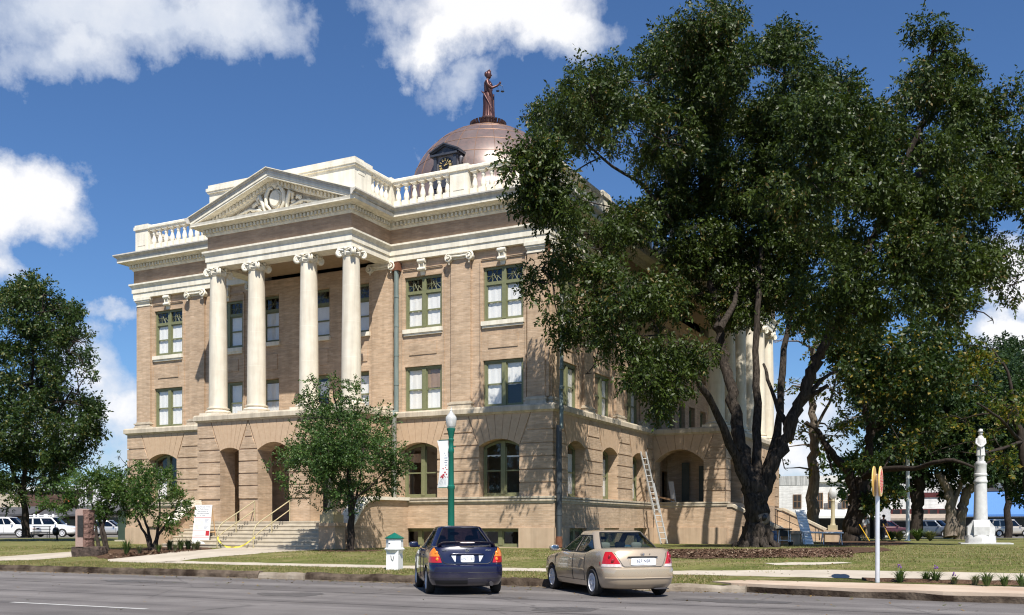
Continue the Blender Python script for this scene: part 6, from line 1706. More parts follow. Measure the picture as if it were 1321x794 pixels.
sf.sphere((0, 0, z0 + 39 * u_), 2.7 * u_, 12, 8, sz=1.25); sf.lathe([(4.2 * u_, z0 + 41 * u_), (2.8 * u_, z0 + 41.4 * u_), (2.4 * u_, z0 + 44 * u_), (.4 * u_, z0 + 44.6 * u_)], 14)
for s_ in (1, -1): sf.tube([(s_ * 4.4 * u_, 0, z0 + 32 * u_), (s_ * 5.4 * u_, -1.2 * u_, z0 + 26 * u_), (s_ * 2.2 * u_, -4.4 * u_, z0 + 22 * u_), (0, -4.6 * u_, z0 + 21 * u_)], [1.6 * u_, 1.5 * u_, 1.2 * u_, 1.1 * u_], 8)
sf.tube([(0, -5 * u_, z0 + .05), (0, -4.8 * u_, z0 + 24 * u_)], .5 * u_, 6)
sf.build('soldier', M['grey_marble'], mc, smooth=60)

# ------------------------------------------------------------------ posts and signs
wp = G(1171, 698); k_ = wp.y / FPX
t = thing('flag_pole', 'slim white pole rising from the mulch left of the memorial column', 'pole', tuple(wp)); q = MB()
q.lathe([(2.9 * k_, 0), (2.9 * k_, .1), (2.3 * k_, .14), (2.1 * k_, 126 * k_), (1.9 * k_, 137 * k_), (.3 * k_, 138.5 * k_)], 14); q.build('pole', M['white'], t, smooth=40)
q = MB(); q.lathe([(4 * k_, -.03), (4 * k_, .05), (3 * k_, .09)], 14); q.build('base_collar', M['galv'], t, smooth=40)

sg = G(1132, 752); k_ = sg.y / FPX
t = thing('club_sign', 'pale pole with two round yellow rimmed emblem discs standing in the kerb bed', 'sign', (sg.x, sg.y, .16), TH)
q = MB(); q.tube([(0, 0, 0), (0, 0, 1.5), (0, 0, 152 * k_ - .2)], [.052, .05, .05], 14); q.lathe([(.05, 152 * k_ - .2), (.03, 152 * k_ - .17)], 12); q.build('pole', M['galv'], t, smooth=40)
zc_ = (752 - 619) * k_; rr = 19.5 * k_
for s_ in (1, -1):
    TT = lambda u, o, z, s_=s_: (s_ * o, u * s_, z)
    circ = lambda r, n=36: [(r * math.cos(2 * math.pi * i / n), zc_ + r * math.sin(2 * math.pi * i / n)) for i in range(n)]
    q = MB(TT); q.prism(circ(rr), .06, .085, axis=1); d_ = q.build('emblem_disc', M['rim_yellow'], t)
    q = MB(TT); q.prism(circ(rr * .86), .085, .089, axis=1); q.build('disc_face', M['cream'], d_)
    q = MB(TT)
    for i in range(24):
        a = 2 * math.pi * i / 24; q.prism([(rr * p * math.cos(a + w_), zc_ + rr * p * math.sin(a + w_)) for p, w_ in ((.62, -.05), (.80, -.035), (.80, .035), (.62, .05))], .089, .092, axis=1)
    n = 36
    for i in range(n):
        a, b = 2 * math.pi * i / n, 2 * math.pi * (i + 1) / n
        q.prism([(rr * .40 * math.cos(a), zc_ + rr * .40 * math.sin(a)), (rr * .62 * math.cos(a), zc_ + rr * .62 * math.sin(a)), (rr * .62 * math.cos(b), zc_ + rr * .62 * math.sin(b)), (rr * .40 * math.cos(b), zc_ + rr * .40 * math.sin(b))], .089, .0915, axis=1)
    for i in range(6):
        a = math.pi * i / 3; ca, sa = math.cos(a), math.sin(a); wd = .05 * rr
        q.prism([(-wd * sa, zc_ + wd * ca), (rr * .42 * ca - wd * sa, zc_ + rr * .42 * sa + wd * ca), (rr * .42 * ca + wd * sa, zc_ + rr * .42 * sa - wd * ca), (wd * sa, zc_ - wd * ca)], .0892, .091 + .0003 * i, axis=1)
    q.build('wheel_emblem', M['redpaint'], d_)

lm = G(582, 727.5); lm.y = 33.0; lm.x = (582 - CX) / FPX * 33; lx = loc(lm.x, lm.y); lm.z = gz(lx[1]); k_ = 33 / FPX
zz = lambda py: CAMZ + (HY - py) * k_ - lm.z
t = thing('street_lamp', 'green street lamp with acorn globe and white banner behind the navy car', 'street lamp', tuple(lm), TH)
q = MB(); q.lathe([(.20, 0), (.20, .12), (.16, .2), (.125, .45), (.115, .6), (.108, zz(632)), (.125, zz(631)), (.125, zz(627)), (.095, zz(626)), (.085, zz(585)), (.10, zz(584)), (.10, zz(580)), (.08, zz(578)), (.078, zz(570)), (.095, zz(569)), (.095, zz(567)), (.075, zz(566)), (.12, zz(557)), (.15, zz(553.6)), (.15, zz(553))], 18); q.build('post', M['green_post'], t, smooth=35)
q = MB(); q.lathe([(.11, zz(552.8)), (.155, zz(550)), (.185, zz(542)), (.18, zz(538.5)), (.13, zz(536)), (.06, zz(534.5))], 24, mod=lambda a, z: 1 + .02 * math.cos(a * 16)); q.build('globe', M['lamp_glass'], t, smooth=60)
q = MB(); q.lathe([(.06, zz(552.5)), (.06, zz(546)), (.03, zz(543))], 10); q.build('lamp_core', M['white'], t)
q = MB(); q.lathe([(.14, zz(536.4)), (.09, zz(534)), (.06, zz(532.5)), (.04, zz(531)), (.05, zz(530)), (.015, zz(528.5)), (.01, zz(525))], 16); q.build('lamp_cap', M['alu'], t, smooth=40)
q = MB()
for py in (567.5, 629): q.tube([(.0, 0, zz(py)), (-.48, 0, zz(py - (0 if py < 600 else 0)))], .014, 6)
q.tube([(0, 0, zz(577)), (.18, -.02, zz(577))], .02, 6); q.build('banner_arm', M['green_post'], t)
q = MB(); nu, nv = 8, 16; vs = []
for side in (0, 1):
    for j in range(nv + 1):
        for i in range(nu + 1):
            v_ = j / nv; u2 = i / nu; w_ = .44 - .17 * math.sin(math.pi * v_) * .9; z_ = zz(568) + (zz(629) - zz(568)) * v_
            vs.append((-.10 - w_ * u2, -.05 * math.sin(v_ * math.pi) * u2 + .02 * math.sin(v_ * 7) * u2 + side * .004, z_))
m_ = (nu + 1) * (nv + 1); fs = []
for sd_ in (0, 1):
    for j in range(nv):
        for i in range(nu):
            a = sd_ * m_ + j * (nu + 1) + i; fs.append((a, a + 1, a + nu + 2, a + nu + 1))
q.add(vs, fs); bn = q.build('banner', M['white'], t, smooth=60, normals=False)
q = MB(); rnd = random.Random(4)
def bpt(u2, v_): w_ = .44 - .17 * math.sin(math.pi * v_) * .9; return Vector((-.10 - w_ * u2, -.05 * math.sin(v_ * math.pi) * u2 + .02 * math.sin(v_ * 7) * u2 - .004, zz(568) + (zz(629) - zz(568)) * v_))
for (u2, v_, r_) in ((.62, .60, .032), (.35, .58, .026), (.18, .62, .03), (.40, .68, .045), (.55, .73, .05), (.68, .76, .055), (.22, .72, .036), (.60, .79, .045), (.45, .76, .03), (.80, .78, .03), (.12, .78, .022), (.3, .78, .02)):
    c_ = bpt(u2, v_); q.prism([(c_.x + r_ * math.cos(a) * (.8 + .3 * math.sin(a * 3)), c_.z + r_ * math.sin(a) * (.8 + .3 * math.cos(a * 2))) for a in np.linspace(0, 6.28, 10)[:-1]], c_.y - .002, c_.y + .001, axis=1)
q.build('poppy_print', M['red'], bn)
q = MB()
for (u0_, v0_, u1_, v1_) in ((.6, .80, .75, .93), (.5, .82, .62, .94), (.35, .8, .4, .93), (.25, .82, .3, .94), (.7, .82, .9, .92)):
    a, b = bpt(u0_, v0_), bpt(u1_, v1_); q.tube([a, b], .005, 4)
q.build('stem_print', M['ink_grey'], bn)
q = MB()
for i, (ua, ub) in enumerate(((.40, .47), (.28, .34), (.12, .50), (.10, .46), (.18, .50), (.12, .42))):
    a, b = bpt(ua, .27 + .05 * i), bpt(ub, .272 + .05 * i); q.tube([a, b], .011, 4)
q.build('text_print', M['ink_grey'], bn)

db = G(509, 735.5); k_ = db.y / FPX
t = thing('drop_box', 'white wooden drop box with green pyramid roof on the kerb grass', 'drop box', tuple(db), TH + R(12))
q = MB(); w0 = 8.3 * k_
q.box(-w0, w0, -w0, w0, -.02, 21 * k_ - .06); q.prism([(-w0 * .95, 21 * k_ - .06), (w0 * .95, 21 * k_ - .06), (w0 * 1.0, 25 * k_), (-w0 * 1.0, 25 * k_)], -w0 * .95, w0 * .95, axis=1); q.build('post', M['white'], t)
q = MB(); a_ = 11.2 * k_; b_ = 12.6 * k_; n8 = [R(22.5 + 45 * i) for i in range(8)]
def oct_(r, z): return [(r * math.cos(a), r * math.sin(a), z) for a in n8]
rings = [oct_(w0 * 1.05, 21.5 * k_), oct_(b_ * .98, 25.5 * k_), oct_(b_ * 1.05, 26.5 * k_), oct_(a_ * 1.0, 28.5 * k_), oct_(a_ * .97, 40 * k_)]
q.add([p for r in rings for p in r], [list(range(8))[::-1], list(range(32, 40))] + [(k * 8 + i, k * 8 + (i + 1) % 8, k * 8 + 8 + (i + 1) % 8, k * 8 + 8 + i) for k in range(4) for i in range(8)]); q.build('box', M['white'], t)
q = MB(); r0, r1 = oct_(a_ * 1.12, 39.9 * k_), oct_(a_ * 1.14, 41 * k_); q.add(r0 + r1 + [(0, 0, 48 * k_)], [list(range(8))[::-1]] + [(i, (i + 1) % 8, 8 + (i + 1) % 8, 8 + i) for i in range(8)] + [(8 + i, 8 + (i + 1) % 8, 16) for i in range(8)]); q.build('roof', M['green_post'], t)
q = MB(); q.add(*rbox(-.07, -a_ * .93, 34 * k_, .03, .01, .012)); q.build('slot', M['trim'], t)
q = MB(); q.tube([(-.04, -w0 - .01, 19 * k_), (-.02, -w0 - .015, 14 * k_), (.03, -w0 - .012, 12 * k_), (.06, -w0 - .012, 18 * k_)], .008, 5); q.build('cord', M['trim'], t)

mk = G(115, 717); k_ = mk.y / FPX
t = thing('granite_marker', 'pink granite marker with dark plaque on a rough stone base beside the left walk', 'monument', tuple(mk), R(-2))
q = MB(); rnd = random.Random(3)
bw_ = 20 * k_; vs = []; n = 14
q.lathe([(bw_ * .98, -.1), (bw_ * 1.02, .15), (bw_ * .98, 10.5 * k_), (bw_ * .9, 11.5 * k_), (.01, 11.6 * k_)], 40, sx=1, sy=.62, mod=lambda a, z: (1 / max(abs(math.cos(a)), abs(math.sin(a)), .001)) ** .75 * (1 + .04 * math.sin(a * 11) + .03 * math.sin(a * 23 + z * 20))); q.build('rough_base', M['granite_dark'], t, smooth=20)
x0, x1 = -12 * k_, 5 * k_; z0, z1 = 11.4 * k_, 60 * k_; xm = x1 - .22
q = MB(); q.prism([(x0, z0), (xm, z0), (xm, z1 - .05), (x0 * .5, z1), (x0 * .95, z1 - .03), (x0, z1 - .10)], -.38, .30, axis=1)
st_ = q.build('stone', M['granite'], t)
q = MB(); nz, nx = 26, 9; ring = [(xm - .02, -.36), (x1 - .12, -.37), (x1 - .04, -.30), (x1, -.18), (x1 + .02, -.03), (x1, .12), (x1 - .05, .24), (xm, .29), (xm - .03, .0)]
rows = []
for j in range(nz + 1):
    z_ = z0 + (z1 - .04 - z0) * j / nz
    rows.append([(p + (.05 * noise.noise((i * 1.3, j * .55, 1)) if 0 < i < 7 else 0), r + (.05 * noise.noise((i * 1.3, j * .55, 7)) if 0 < i < 7 else 0), z_) for i, (p, r) in enumerate(ring)])
q.add([p for r in rows for p in r], [list(range(nx))[::-1], list(range(nz * nx, nz * nx + nx))] + [(j * nx + i, j * nx + (i + 1) % nx, (j + 1) * nx + (i + 1) % nx, (j + 1) * nx + i) for j in range(nz) for i in range(nx)])
q.build('rough_edge', M['granite_rough'], st_, smooth=25)
q = MB(); q.box(x0 + .09, x0 + .09 + 7.5 * k_, -.405, -.38, z0 + 13 * k_, z0 + 40 * k_); q.build('plaque', M['plaque'], t)

bl = G(258, 706.5); ln_y = bl.y; wd = 25 * bl.y / FPX; ex = Vector((math.cos(R(-16)), math.sin(R(-16)), 0))
t = thing('notice_board', 'white a-frame notice board with a red band by the foot of the entrance steps', 'sign', tuple(bl), R(-16))
hb_ = (706 - 651) / FPX * bl.y; ln_ = .62
lean = lambda z: ln_ * .5 * z / hb_
q = MB(); bp_ = lambda x, z, o: (x, lean(z) - o, z)
def slab(mb, xa, xb, za, zb, oa, ob):
    mb.add([bp_(x, z, o) for o in (oa, ob) for x, z in ((xa, za), (xb, za), (xb, zb), (xa, zb))], [(0, 1, 2, 3), (7, 6, 5, 4), (0, 1, 5, 4), (1, 2, 6, 5), (2, 3, 7, 6), (3, 0, 4, 7)])
slab(q, -wd / 2, wd / 2, .0, hb_, 0, .02); bd = q.build('panel', M['white'], t)
q = MB(); slab(q, -wd / 2 + .01, wd / 2 - .01, hb_ * .695, hb_ * .705, .02, .023); slab(q, -wd / 2 + .01, wd / 2 - .01, hb_ * .385, hb_ * .393, .02, .023); slab(q, -wd / 2 + .01, wd / 2 - .01, hb_ * .235, hb_ * .25, .02, .023); slab(q, wd * .5 - .2, wd * .5 - .02, hb_ * .275, hb_ * .385, .02, .024); slab(q, -wd / 2 + .1, wd * .5 - .24, hb_ * .283, hb_ * .29, .02, .0235); q.build('red_band', M['red'], bd)
q = MB(); slab(q, -wd * .42, wd * .08, hb_ * .43, hb_ * .67, .02, .0225)
q.build('map_print', mat('map_print', (.80, .78, .70), (.78, .70, .55), 7, .5), bd)
q = MB()
for i in range(9): slab(q, wd * .14, wd * (.40 - .05 * (i % 3)), hb_ * (.655 - .027 * i), hb_ * (.668 - .027 * i) - .008, .02, .0228)
q.build('legend_print', M['ink_grey'], bd)
for i, (tx, sz) in enumerate((('Courthouse Closed', .085), ('to Public Access', .08), ('see entrance on', .08), ('your map provided', .08), ('to public', .08))):
    o = link_mesh('lettering', text_mesh(tx, sz, M['ink'], thick=.001), bd); z_ = hb_ * (.955 - .052 * i); o.location = bp_(0, z_, .023); o.rotation_euler = (R(90) - math.atan2(ln_ * .5, hb_), 0, 0)
q = MB()
for x_ in (wd / 2 - .04, -wd / 2 + .04):
    q.tube([(x_, lean(hb_) - 0 + .02, hb_ * .96), (x_, ln_ * 1.15, 0)], .03, 4)
q.tube([(-wd / 2 + .02, ln_ * .88, hb_ * .36), (wd / 2 - .02, ln_ * .88, hb_ * .36)], .035, 4); q.tube([(wd / 2 - .05, lean(hb_ * .36), hb_ * .36), (wd / 2 - .05, ln_ * .88, hb_ * .36)], .03, 4)
q.tube([(wd / 2 - .05, .0, .08), (wd / 2 - .05, ln_ * 1.1, .08)], .03, 4)
q.build('timber_leg', M['wood'], t)

# handrails on the front steps with a tape between them
for i, (x_, lab) in enumerate(((-13.15, 'left tan handrail on the entrance steps, nearer the notice board'), (-11.15, 'right tan handrail on the entrance steps, in front of the central arch'))):
    t = thing('handrail', lab, 'handrail', tuple(W(x_, -PF, 0)), TH, 'handrails on the entrance steps'); y0, y1 = -.02, YE + PF
    q = MB(); sl_ = (1.745 - .6) / (y0 - y1 - 0)
    def up(z): return [(0, y0 - .05, 1.745 + z), (0, y0 - .1, 1.745 + z - .03), (0, y1 + .35, .60 + z + .18), (0, y1 + .12, .60 + z + .02), (0, y1 + .0, .60 + z - .2)]
    q.tube(up(.92) + [(0, y1 - .03, .60 + .5), (0, y1 - .02, .60)], .028, 8); q.tube([(0, y0 - .05, 1.745 + .5), (0, y0 - .1, 1.745 + .48), (0, y1 + .30, .60 + .65), (0, y1 + .02, .60 + .48)], .024, 8)
    q.build('rail', M['rail'], t, smooth=60)
    q = MB()
    for f in (0.0, .5): y_ = y0 - .05 + (y1 - y0) * f; zb_ = 1.745 - (1.145) * max(0, f); q.tube([(0, y_, zb_ - .15), (0, y_, zb_ + .92 - f * .05)], .026, 8)
    q.build('rail_post', M['rail'], t, smooth=60)
t = thing('caution_tape', 'yellow caution tape sagging between the two handrails of the steps', 'tape', tuple(W(-13.15, YE, .6)), TH); q = MB(); vs = []; fs = []; n = 24
for i in range(n + 1):
    s_ = i / n; x_ = 2.0 * s_; z_ = .42 - .46 * (1 - (2 * s_ - 1) ** 2) ** .8 + .02; z_ = max(z_, .015); y_ = -.04 - .16 * math.sin(math.pi * s_)
    tw = .6 * math.sin(i * .9)
    vs += [(x_, y_ - .03 * math.sin(tw), z_), (x_, y_ + .03 * math.sin(tw) + .006, z_ + .05 * abs(math.cos(tw)) + .01)]
    if i: fs.append((2 * i - 2, 2 * i, 2 * i + 1, 2 * i - 1))
q.add(vs, fs); q.tube([(.0, 0, .40), (0.02, .02, .48)], .04, 6); q.tube([(2.0, 0, .40), (2.0, .02, .48)], .04, 6); q.build('tape', M['tape'], t, normals=False)

# ladder against the side wall, and its neighbours
def solve(fx, px):                                       # where a line of plan points crosses a sight line
    lo, hi = 0.0, 1.0
    for _ in range(40):
        m_ = (lo + hi) / 2; p_ = fx(m_)
        if CX + p_.x / p_.y * FPX < px: lo = m_
        else: hi = m_
    return fx(lo)
top = solve(lambda q_: W(.36, 8 + 4.5 * q_, 0), 830); top.z = CAMZ + (HY - 583) / FPX * top.y
gb_ = solve(lambda q_: W(.3 + 4 * q_, 10.6, 0), 857); gb_.z = gz(10.6)
t = thing('ladder', 'aluminium extension ladder leaning against the side wall next to the porch arch', 'ladder', tuple(gb_)); dv = top - gb_
sd_ = Vector((dv.y, -dv.x, 0)).normalized(); nn = dv.cross(sd_).normalized()
sd_ = Vector((1, 0, 0)) * .75 + Vector((BX.x, BX.y, 0)) * .5; sd_.normalize()
q = MB(); Ln = dv.length
for s_ in (-1, 1):
    q.tube([sd_ * .19 * s_, dv * .66 + sd_ * .19 * s_], .042, 4); q.tube([dv * .34 + sd_ * .14 * s_ + Vector((-.02, -.05, 0)), dv + sd_ * .155 * s_ + Vector((-.02, -.05, 0))], .04, 4)
q.build('stile', M['alu'], t)
for i in range(1, int(Ln / .3)):
    p = dv * (i * .3 / Ln); q = MB(); q.tube([p - sd_ * .18, p + sd_ * .18], .022, 6); q.build('rung', M['alu'], t)
for s_ in (-1, 1):
    q = MB(); q.tube([sd_ * .17 * s_ + Vector((0, -.05, .02)), sd_ * .17 * s_ + Vector((0, .05, .02))], .04, 6); q.build('foot', M['black'], t)
p = W(.9, SY0 - .25, 2.86); t = thing('timber_plank', 'reddish timber plank poking out over the porch wall by the ladder', 'plank', tuple(p), TH); q = MB()
q.add([(x, y, z) for x, z in ((-.75, .28), (.55, -.02), (.55, .07), (-.75, .36)) for y in (-.10, .06)], [(0, 2, 4, 6), (1, 3, 5, 7), (0, 1, 3, 2), (2, 3, 5, 4), (4, 5, 7, 6), (6, 7, 1, 0)]); q.build('board', M['wood_brown'], t)
p = W(.95, SY0 + 1.2, 1.75); t = thing('leaning_board', 'pale board leaning inside the side porch arch', 'board', tuple(p), TH); q = MB(); q.add([(x, y, z) for x, z in ((0, 0), (.28, 0), (-.02, 2.2), (-.3, 2.2)) for y in (0, .04)], [(0, 2, 4, 6), (1, 3, 5, 7), (0, 1, 3, 2), (2, 3, 5, 4), (4, 5, 7, 6), (6, 7, 1, 0)]); q.build('board', M['alu'], t)

# things by the side stairs
p = G(995, 704); k_ = p.y / FPX
t = thing('barrel', 'blue grey plastic barrel right of the pecan trunk', 'barrel', tuple(p)); q = MB(); q.lathe([(6.6 * k_, 0), (7.2 * k_, .04), (7.4 * k_, 6 * k_), (7.0 * k_, 6.6 * k_), (7.4 * k_, 7.4 * k_), (7.3 * k_, 13 * k_), (6.9 * k_, 13.6 * k_), (7.2 * k_, 14.4 * k_), (6.9 * k_, 19 * k_), (6.3 * k_, 19 * k_), (6.2 * k_, 16 * k_), (.01, 15.8 * k_)], 20); q.build('drum', M['barrel'], t, smooth=40)
q = MB(); q.tube([(.1, .1, 10 * k_), (.25, .1, 30 * k_)], .02, 5); q.tube([(-.1, 0, 10 * k_), (-.12, 0, 28 * k_)], .025, 5); q.build('tool_handle', M['wood_brown'], t)
p = G(1012, 703); k_ = p.y / FPX
t = thing('work_table', 'black topped work table on pale legs beside the blue barrel', 'table', tuple(p), TH); q = MB(); q.add(*rbox(0, 0, 20 * k_, 9 * k_, .3, .04, e=8)); q.box(-6 * k_, 6 * k_, -.2, .2, 11 * k_, 18.6 * k_); q.build('table_top', M['black'], t)
for x_, y_ in ((-7, -.2), (7, -.2), (-7, .2), (7, .2)):
    q = MB(); q.tube([(x_ * k_, y_, 0), (x_ * k_ * .8, y_, 19 * k_)], .025, 6); q.build('leg', M['white'], t)
q = MB(); q.box(-7 * k_, 7 * k_, -.18, .18, 5 * k_, 6 * k_); q.build('shelf', M['white'], t)
p = G(1020, 704.5); k_ = p.y / FPX
t = thing('bucket', 'small dark bucket on the grass right of the work table', 'bucket', tuple(p)); q = MB(); q.lathe([(2.6 * k_, 0), (3.3 * k_, 5 * k_), (3.0 * k_, 5 * k_), (2.4 * k_, .6 * k_)], 14); q.build('pail', M['black'], t, smooth=40); q = MB(); q.tube([(3.2 * k_ * math.cos(a), 0, 5 * k_ + 2.4 * k_ * math.sin(a)) for a in np.linspace(0, math.pi, 9)], .012, 5); q.build('handle', M['alu'], t)
a, b = G(1043, 703), at(1032, 659, G(1043, 703).y + 1.2)
t = thing('aluminium_ramp', 'white slatted ramp plank leaning up to the stone stairs', 'ramp', tuple(a)); q = MB(); d_ = b - a; e_ = Vector((.8, .1, 0)).normalized() * .26; n_ = Vector((0, -.03, .02))
q.add([tuple(e_ * s_ + d_ * f + n_ * o_) for o_ in (0, 1.5) for f, s_ in ((0, -1), (0, 1), (1, 1), (1, -1))], [(0, 1, 2, 3), (7, 6, 5, 4), (0, 1, 5, 4), (1, 2, 6, 5), (2, 3, 7, 6), (3, 0, 4, 7)]); q.build('plank', M['white'], t)
q = MB()
for i in range(1, 12): q.tube([d_ * (i / 12) - e_ + n_ * 1.6, d_ * (i / 12) + e_ + n_ * 1.6], .018, 4)
q.build('slat', M['alu'], t)
a, b = G(1034, 703), G(1088, 703)
t = thing('barricade', 'long white barricade rail on thin legs in front of the white building', 'barricade', tuple(a)); d_ = b - a; h_ = Vector((0, 0, 16 * a.y / FPX)); q = MB(); q.tube([h_, d_ * .5 + h_ * .97, d_ + h_ * .95], .055, 6); q.build('rail', M['white'], t, smooth=60)
for f in (.06, .5, .94): q = MB(); q.tube([d_ * f + h_ * .95, d_ * f + Vector((0, -.2, 0))], .025, 5); q.tube([d_ * f + h_ * .95, d_ * f + Vector((0, .25, 0))], .025, 5); q.build('trestle_leg', M['alu'], t)
t = thing('stair_railing', 'black iron handrail on the side stairs behind the barrel', 'handrail', tuple(W(SB + .2, SY1 - 2.2, 0)), TH); q = MB()
q.tube([(0, 0, 2.6), (2.2, 0, 1.6), (2.6, 0, 1.35), (2.65, 0, .7)], .03, 6); q.tube([(0, 0, 2.2), (2.3, 0, 1.15)], .02, 5); q.build('rail', M['trim'], t, smooth=60); q = MB()
for x_ in (.05, .9, 1.7, 2.4): q.tube([(x_, 0, 1.6 - x_ * .42), (x_, 0, 2.58 - x_ * .45)], .02, 5)
q.build('rail_post', M['trim'], t)
p = W(SB + 3.3, SY1 - .25, 1.3)
t = thing('lamp_post', 'tan newel lamp with pale globe on the far pier of the side stairs', 'lamp', tuple(p), TH); q = MB(); q.box(-.25, .25, -.25, .25, 0, .3); q.lathe([(.18, .3), (.13, .45), (.12, 1.5), (.10, 1.75), (.13, 1.8), (.09, 1.9)], 10); q.build('post', M['rail'], t, smooth=35); q = MB(); q.lathe([(.1, 1.9), (.22, 2.05), (.26, 2.3), (.17, 2.55), (.05, 2.62)], 12); q.build('globe', M['lamp_glass'], t, smooth=60)

# left side: cabinet, bench, covered post
p = at(186, 699, 62); p.z = gz(loc(p.x, p.y)[1]); k_ = p.y / FPX
t = thing('utility_cabinet', 'large dark green utility cabinet behind the small myrtle trees', 'cabinet', tuple(p), TH + R(8)); q = MB(); q.box(-27 * k_, 27 * k_, -.8, .8, .08, 37 * k_); q.box(-27.6 * k_, 27.6 * k_, -.84, .84, 37 * k_, 39.5 * k_); q.build('housing', M['box_green'], t); q = MB()
for x_ in (-13, 0, 13): q.box(x_ * k_ - .01, x_ * k_ + .01, -.815, -.8, .15, 36 * k_)
for x_ in (-8, 5): q.box(x_ * k_, x_ * k_ + .06, -.83, -.8, 18 * k_, 22 * k_)
q.box(14 * k_, 21 * k_, -.812, -.8, 24 * k_, 29 * k_); q.build('door_seam', M['trim'], t); q = MB(); q.box(-29 * k_, 29 * k_, -1, 1, -.05, .085); q.build('pad', M['concrete'], t)
p = G(72, 699); k_ = 60 / FPX; p = at(72, 698, 66); p.z = gz(loc(p.x, p.y)[1]); k_ = p.y / FPX
t = thing('covered_post', 'small post under a black cover on the lawn left of the granite marker', 'post', tuple(p)); q = MB(); q.tube([(.1, 0, 0), (.06, 0, 8 * k_)], .06, 8); q.build('post', M['trim'], t); q = MB(); q.add(*rbox(-.0, 0, 11.5 * k_, 4.2 * k_, .2, 5.6 * k_, e=2.2)); q.build('black_cover', M['black'], t, smooth=60)
p = at(52, 693, 80); p.z = gz(loc(p.x, p.y)[1]); k_ = p.y / FPX
t = thing('park_bench', 'dark metal bench on the lawn in front of the white utility wagon', 'bench', tuple(p), R(5)); q = MB()
for i in range(4): q.tube([(-.7, -.2 + i * .13, .45), (.7, -.2 + i * .13, .45)], .03, 5)
q.build('seat', M['black'], t); q = MB()
for i in range(4): q.tube([(-.7, .25 + i * .03, .55 + i * .12), (.7, .25 + i * .03, .55 + i * .12)], .03, 5)
q.build('backrest', M['black'], t)
for x_ in (-.6, .6): q = MB(); q.tube([(x_, -.22, 0), (x_, -.2, .45)], .03, 5); q.tube([(x_, .25, 0), (x_, .36, .95)], .03, 5); q.build('leg', M['black'], t)

# ------------------------------------------------------------------ buildings round the square
M['white_brick'] = brick_mat('white_brick', (.74, .73, .70), (.78, .77, .74), (.68, .67, .64), stain=.12)
M['grey_stucco'] = stone_mat('stained_parapet', (.44, .44, .42), (.58, .58, .56), .4)
M['dark_brick'] = brick_mat('dark_brick', (.10, .055, .04), (.14, .08, .055), (.12, .09, .07), stain=.2)
M['red_trim'] = mat('maroon_trim', (.10, .022, .02), None, rough=.5); M['awning_dark'] = mat('dark_awning', (.05, .05, .055), (.08, .08, .085), 2, .8); M['awning_blue'] = mat('blue_awning', (.07, .20, .50), (.085, .23, .56), 3, .7, stretch=(6, 1, 1)); M['shop_glass'] = mat('shop_window', (.02, .022, .025), (.05, .05, .05), .6, .15); M['tan_plaster'] = stone_mat('tan_plaster', (.50, .42, .30), (.58, .50, .38), .15)
M['awning_tan'] = mat('tan_canopy', (.30, .25, .20), (.38, .32, .26), 2, .8); M['orange'] = mat('orange_sign', (.45, .10, .03), None, rough=.6)
class Front:
    """street front whose wall passes through pixel column px0 at depth Y0, running along the plan's x axis"""
    def __init__(s, name, label, px0, Y0, cat='building'):
        s.p0 = at(px0, 0, Y0); s.Y0 = Y0; s.px0 = px0
        s.base = Vector((s.p0.x, s.p0.y, gz(loc(s.p0.x, s.p0.y)[1])))
        s.t = thing(name, label, cat, tuple(s.base), TH)
    def x(s, px):
        t = (px - CX) / FPX; return (t * s.p0.y - s.p0.x) / (AX.x - t * AX.y)
    def z(s, py, px):
        Y = s.p0.y + AX.y * s.x(px); return CAMZ + (HY - py) / FPX * Y - s.base.z
    def box(s, name, m, pxa, pxb, pya, pyb, o=0.0, d=.2, ref=None, par=None):
        ref = ref or (pxa + pxb) / 2
        q = MB(); za, zb = sorted((s.z(pya, ref), s.z(pyb, ref))); q.box(s.x(pxa), s.x(pxb), -o, -o + d, za, zb); return q.build(name, m, par or s.t)
    def awning(s, name, m, pxa, pxb, pyt, pyb, out, ref=None):
        ref = ref or (pxa + pxb) / 2; zt, zb = s.z(pyt, ref), s.z(pyb, ref)
        q = MB(); q.add([(x, y, z) for x in (s.x(pxa), s.x(pxb)) for y, z in ((0.02, zt), (-out, zb), (-out, zb - .25), (-out + .03, zb - .25), (.02, zt - .1))], [(0, 1, 2, 3, 4), (9, 8, 7, 6, 5), (0, 1, 6, 5), (1, 2, 7, 6), (2, 3, 8, 7), (3, 4, 9, 8), (4, 0, 5, 9)]); return q.build(name, m, s.t)
    def win(s, pxa, pxb, pya, pyb, fr='dark', ref=None):
        f = s.box('window', M[fr], pxa, pxb, pya, pyb, .06, .05, ref); ref = ref or (pxa + pxb) / 2
        xa, xb = s.x(pxa), s.x(pxb); za, zb = sorted((s.z(pya, ref), s.z(pyb, ref)))
        q = MB(); q.box(xa + .08, (xa + xb) / 2 - .04, -.066, -.061, za + .08, (za + zb) / 2 - .04); q.box((xa + xb) / 2 + .04, xb - .08, -.066, -.061, za + .08, (za + zb) / 2 - .04); q.box(xa + .08, (xa + xb) / 2 - .04, -.066, -.061, (za + zb) / 2 + .04, zb - .08); q.box((xa + xb) / 2 + .04, xb - .08, -.066, -.061, (za + zb) / 2 + .04, zb - .08)
        q.build('pane', M['shop_glass'], f)
B_ = Front('white_building', 'white painted brick building with grey parapet seen right of the pecan trunk', 985, 108)
B_.box('wall', M['white_brick'], 985, 1046, 694, 626, 0, 10, 1040); B_.box('parapet', M['grey_stucco'], 985, 1046, 626, 614, .03, 10, 1040)
B_.box('wall', M['white_brick'], 1046, 1135, 694, 622, -.6, 9, 1046); B_.box('cornice', M['white_brick'], 1046, 1135, 622, 614, -.3, 9, 1046)
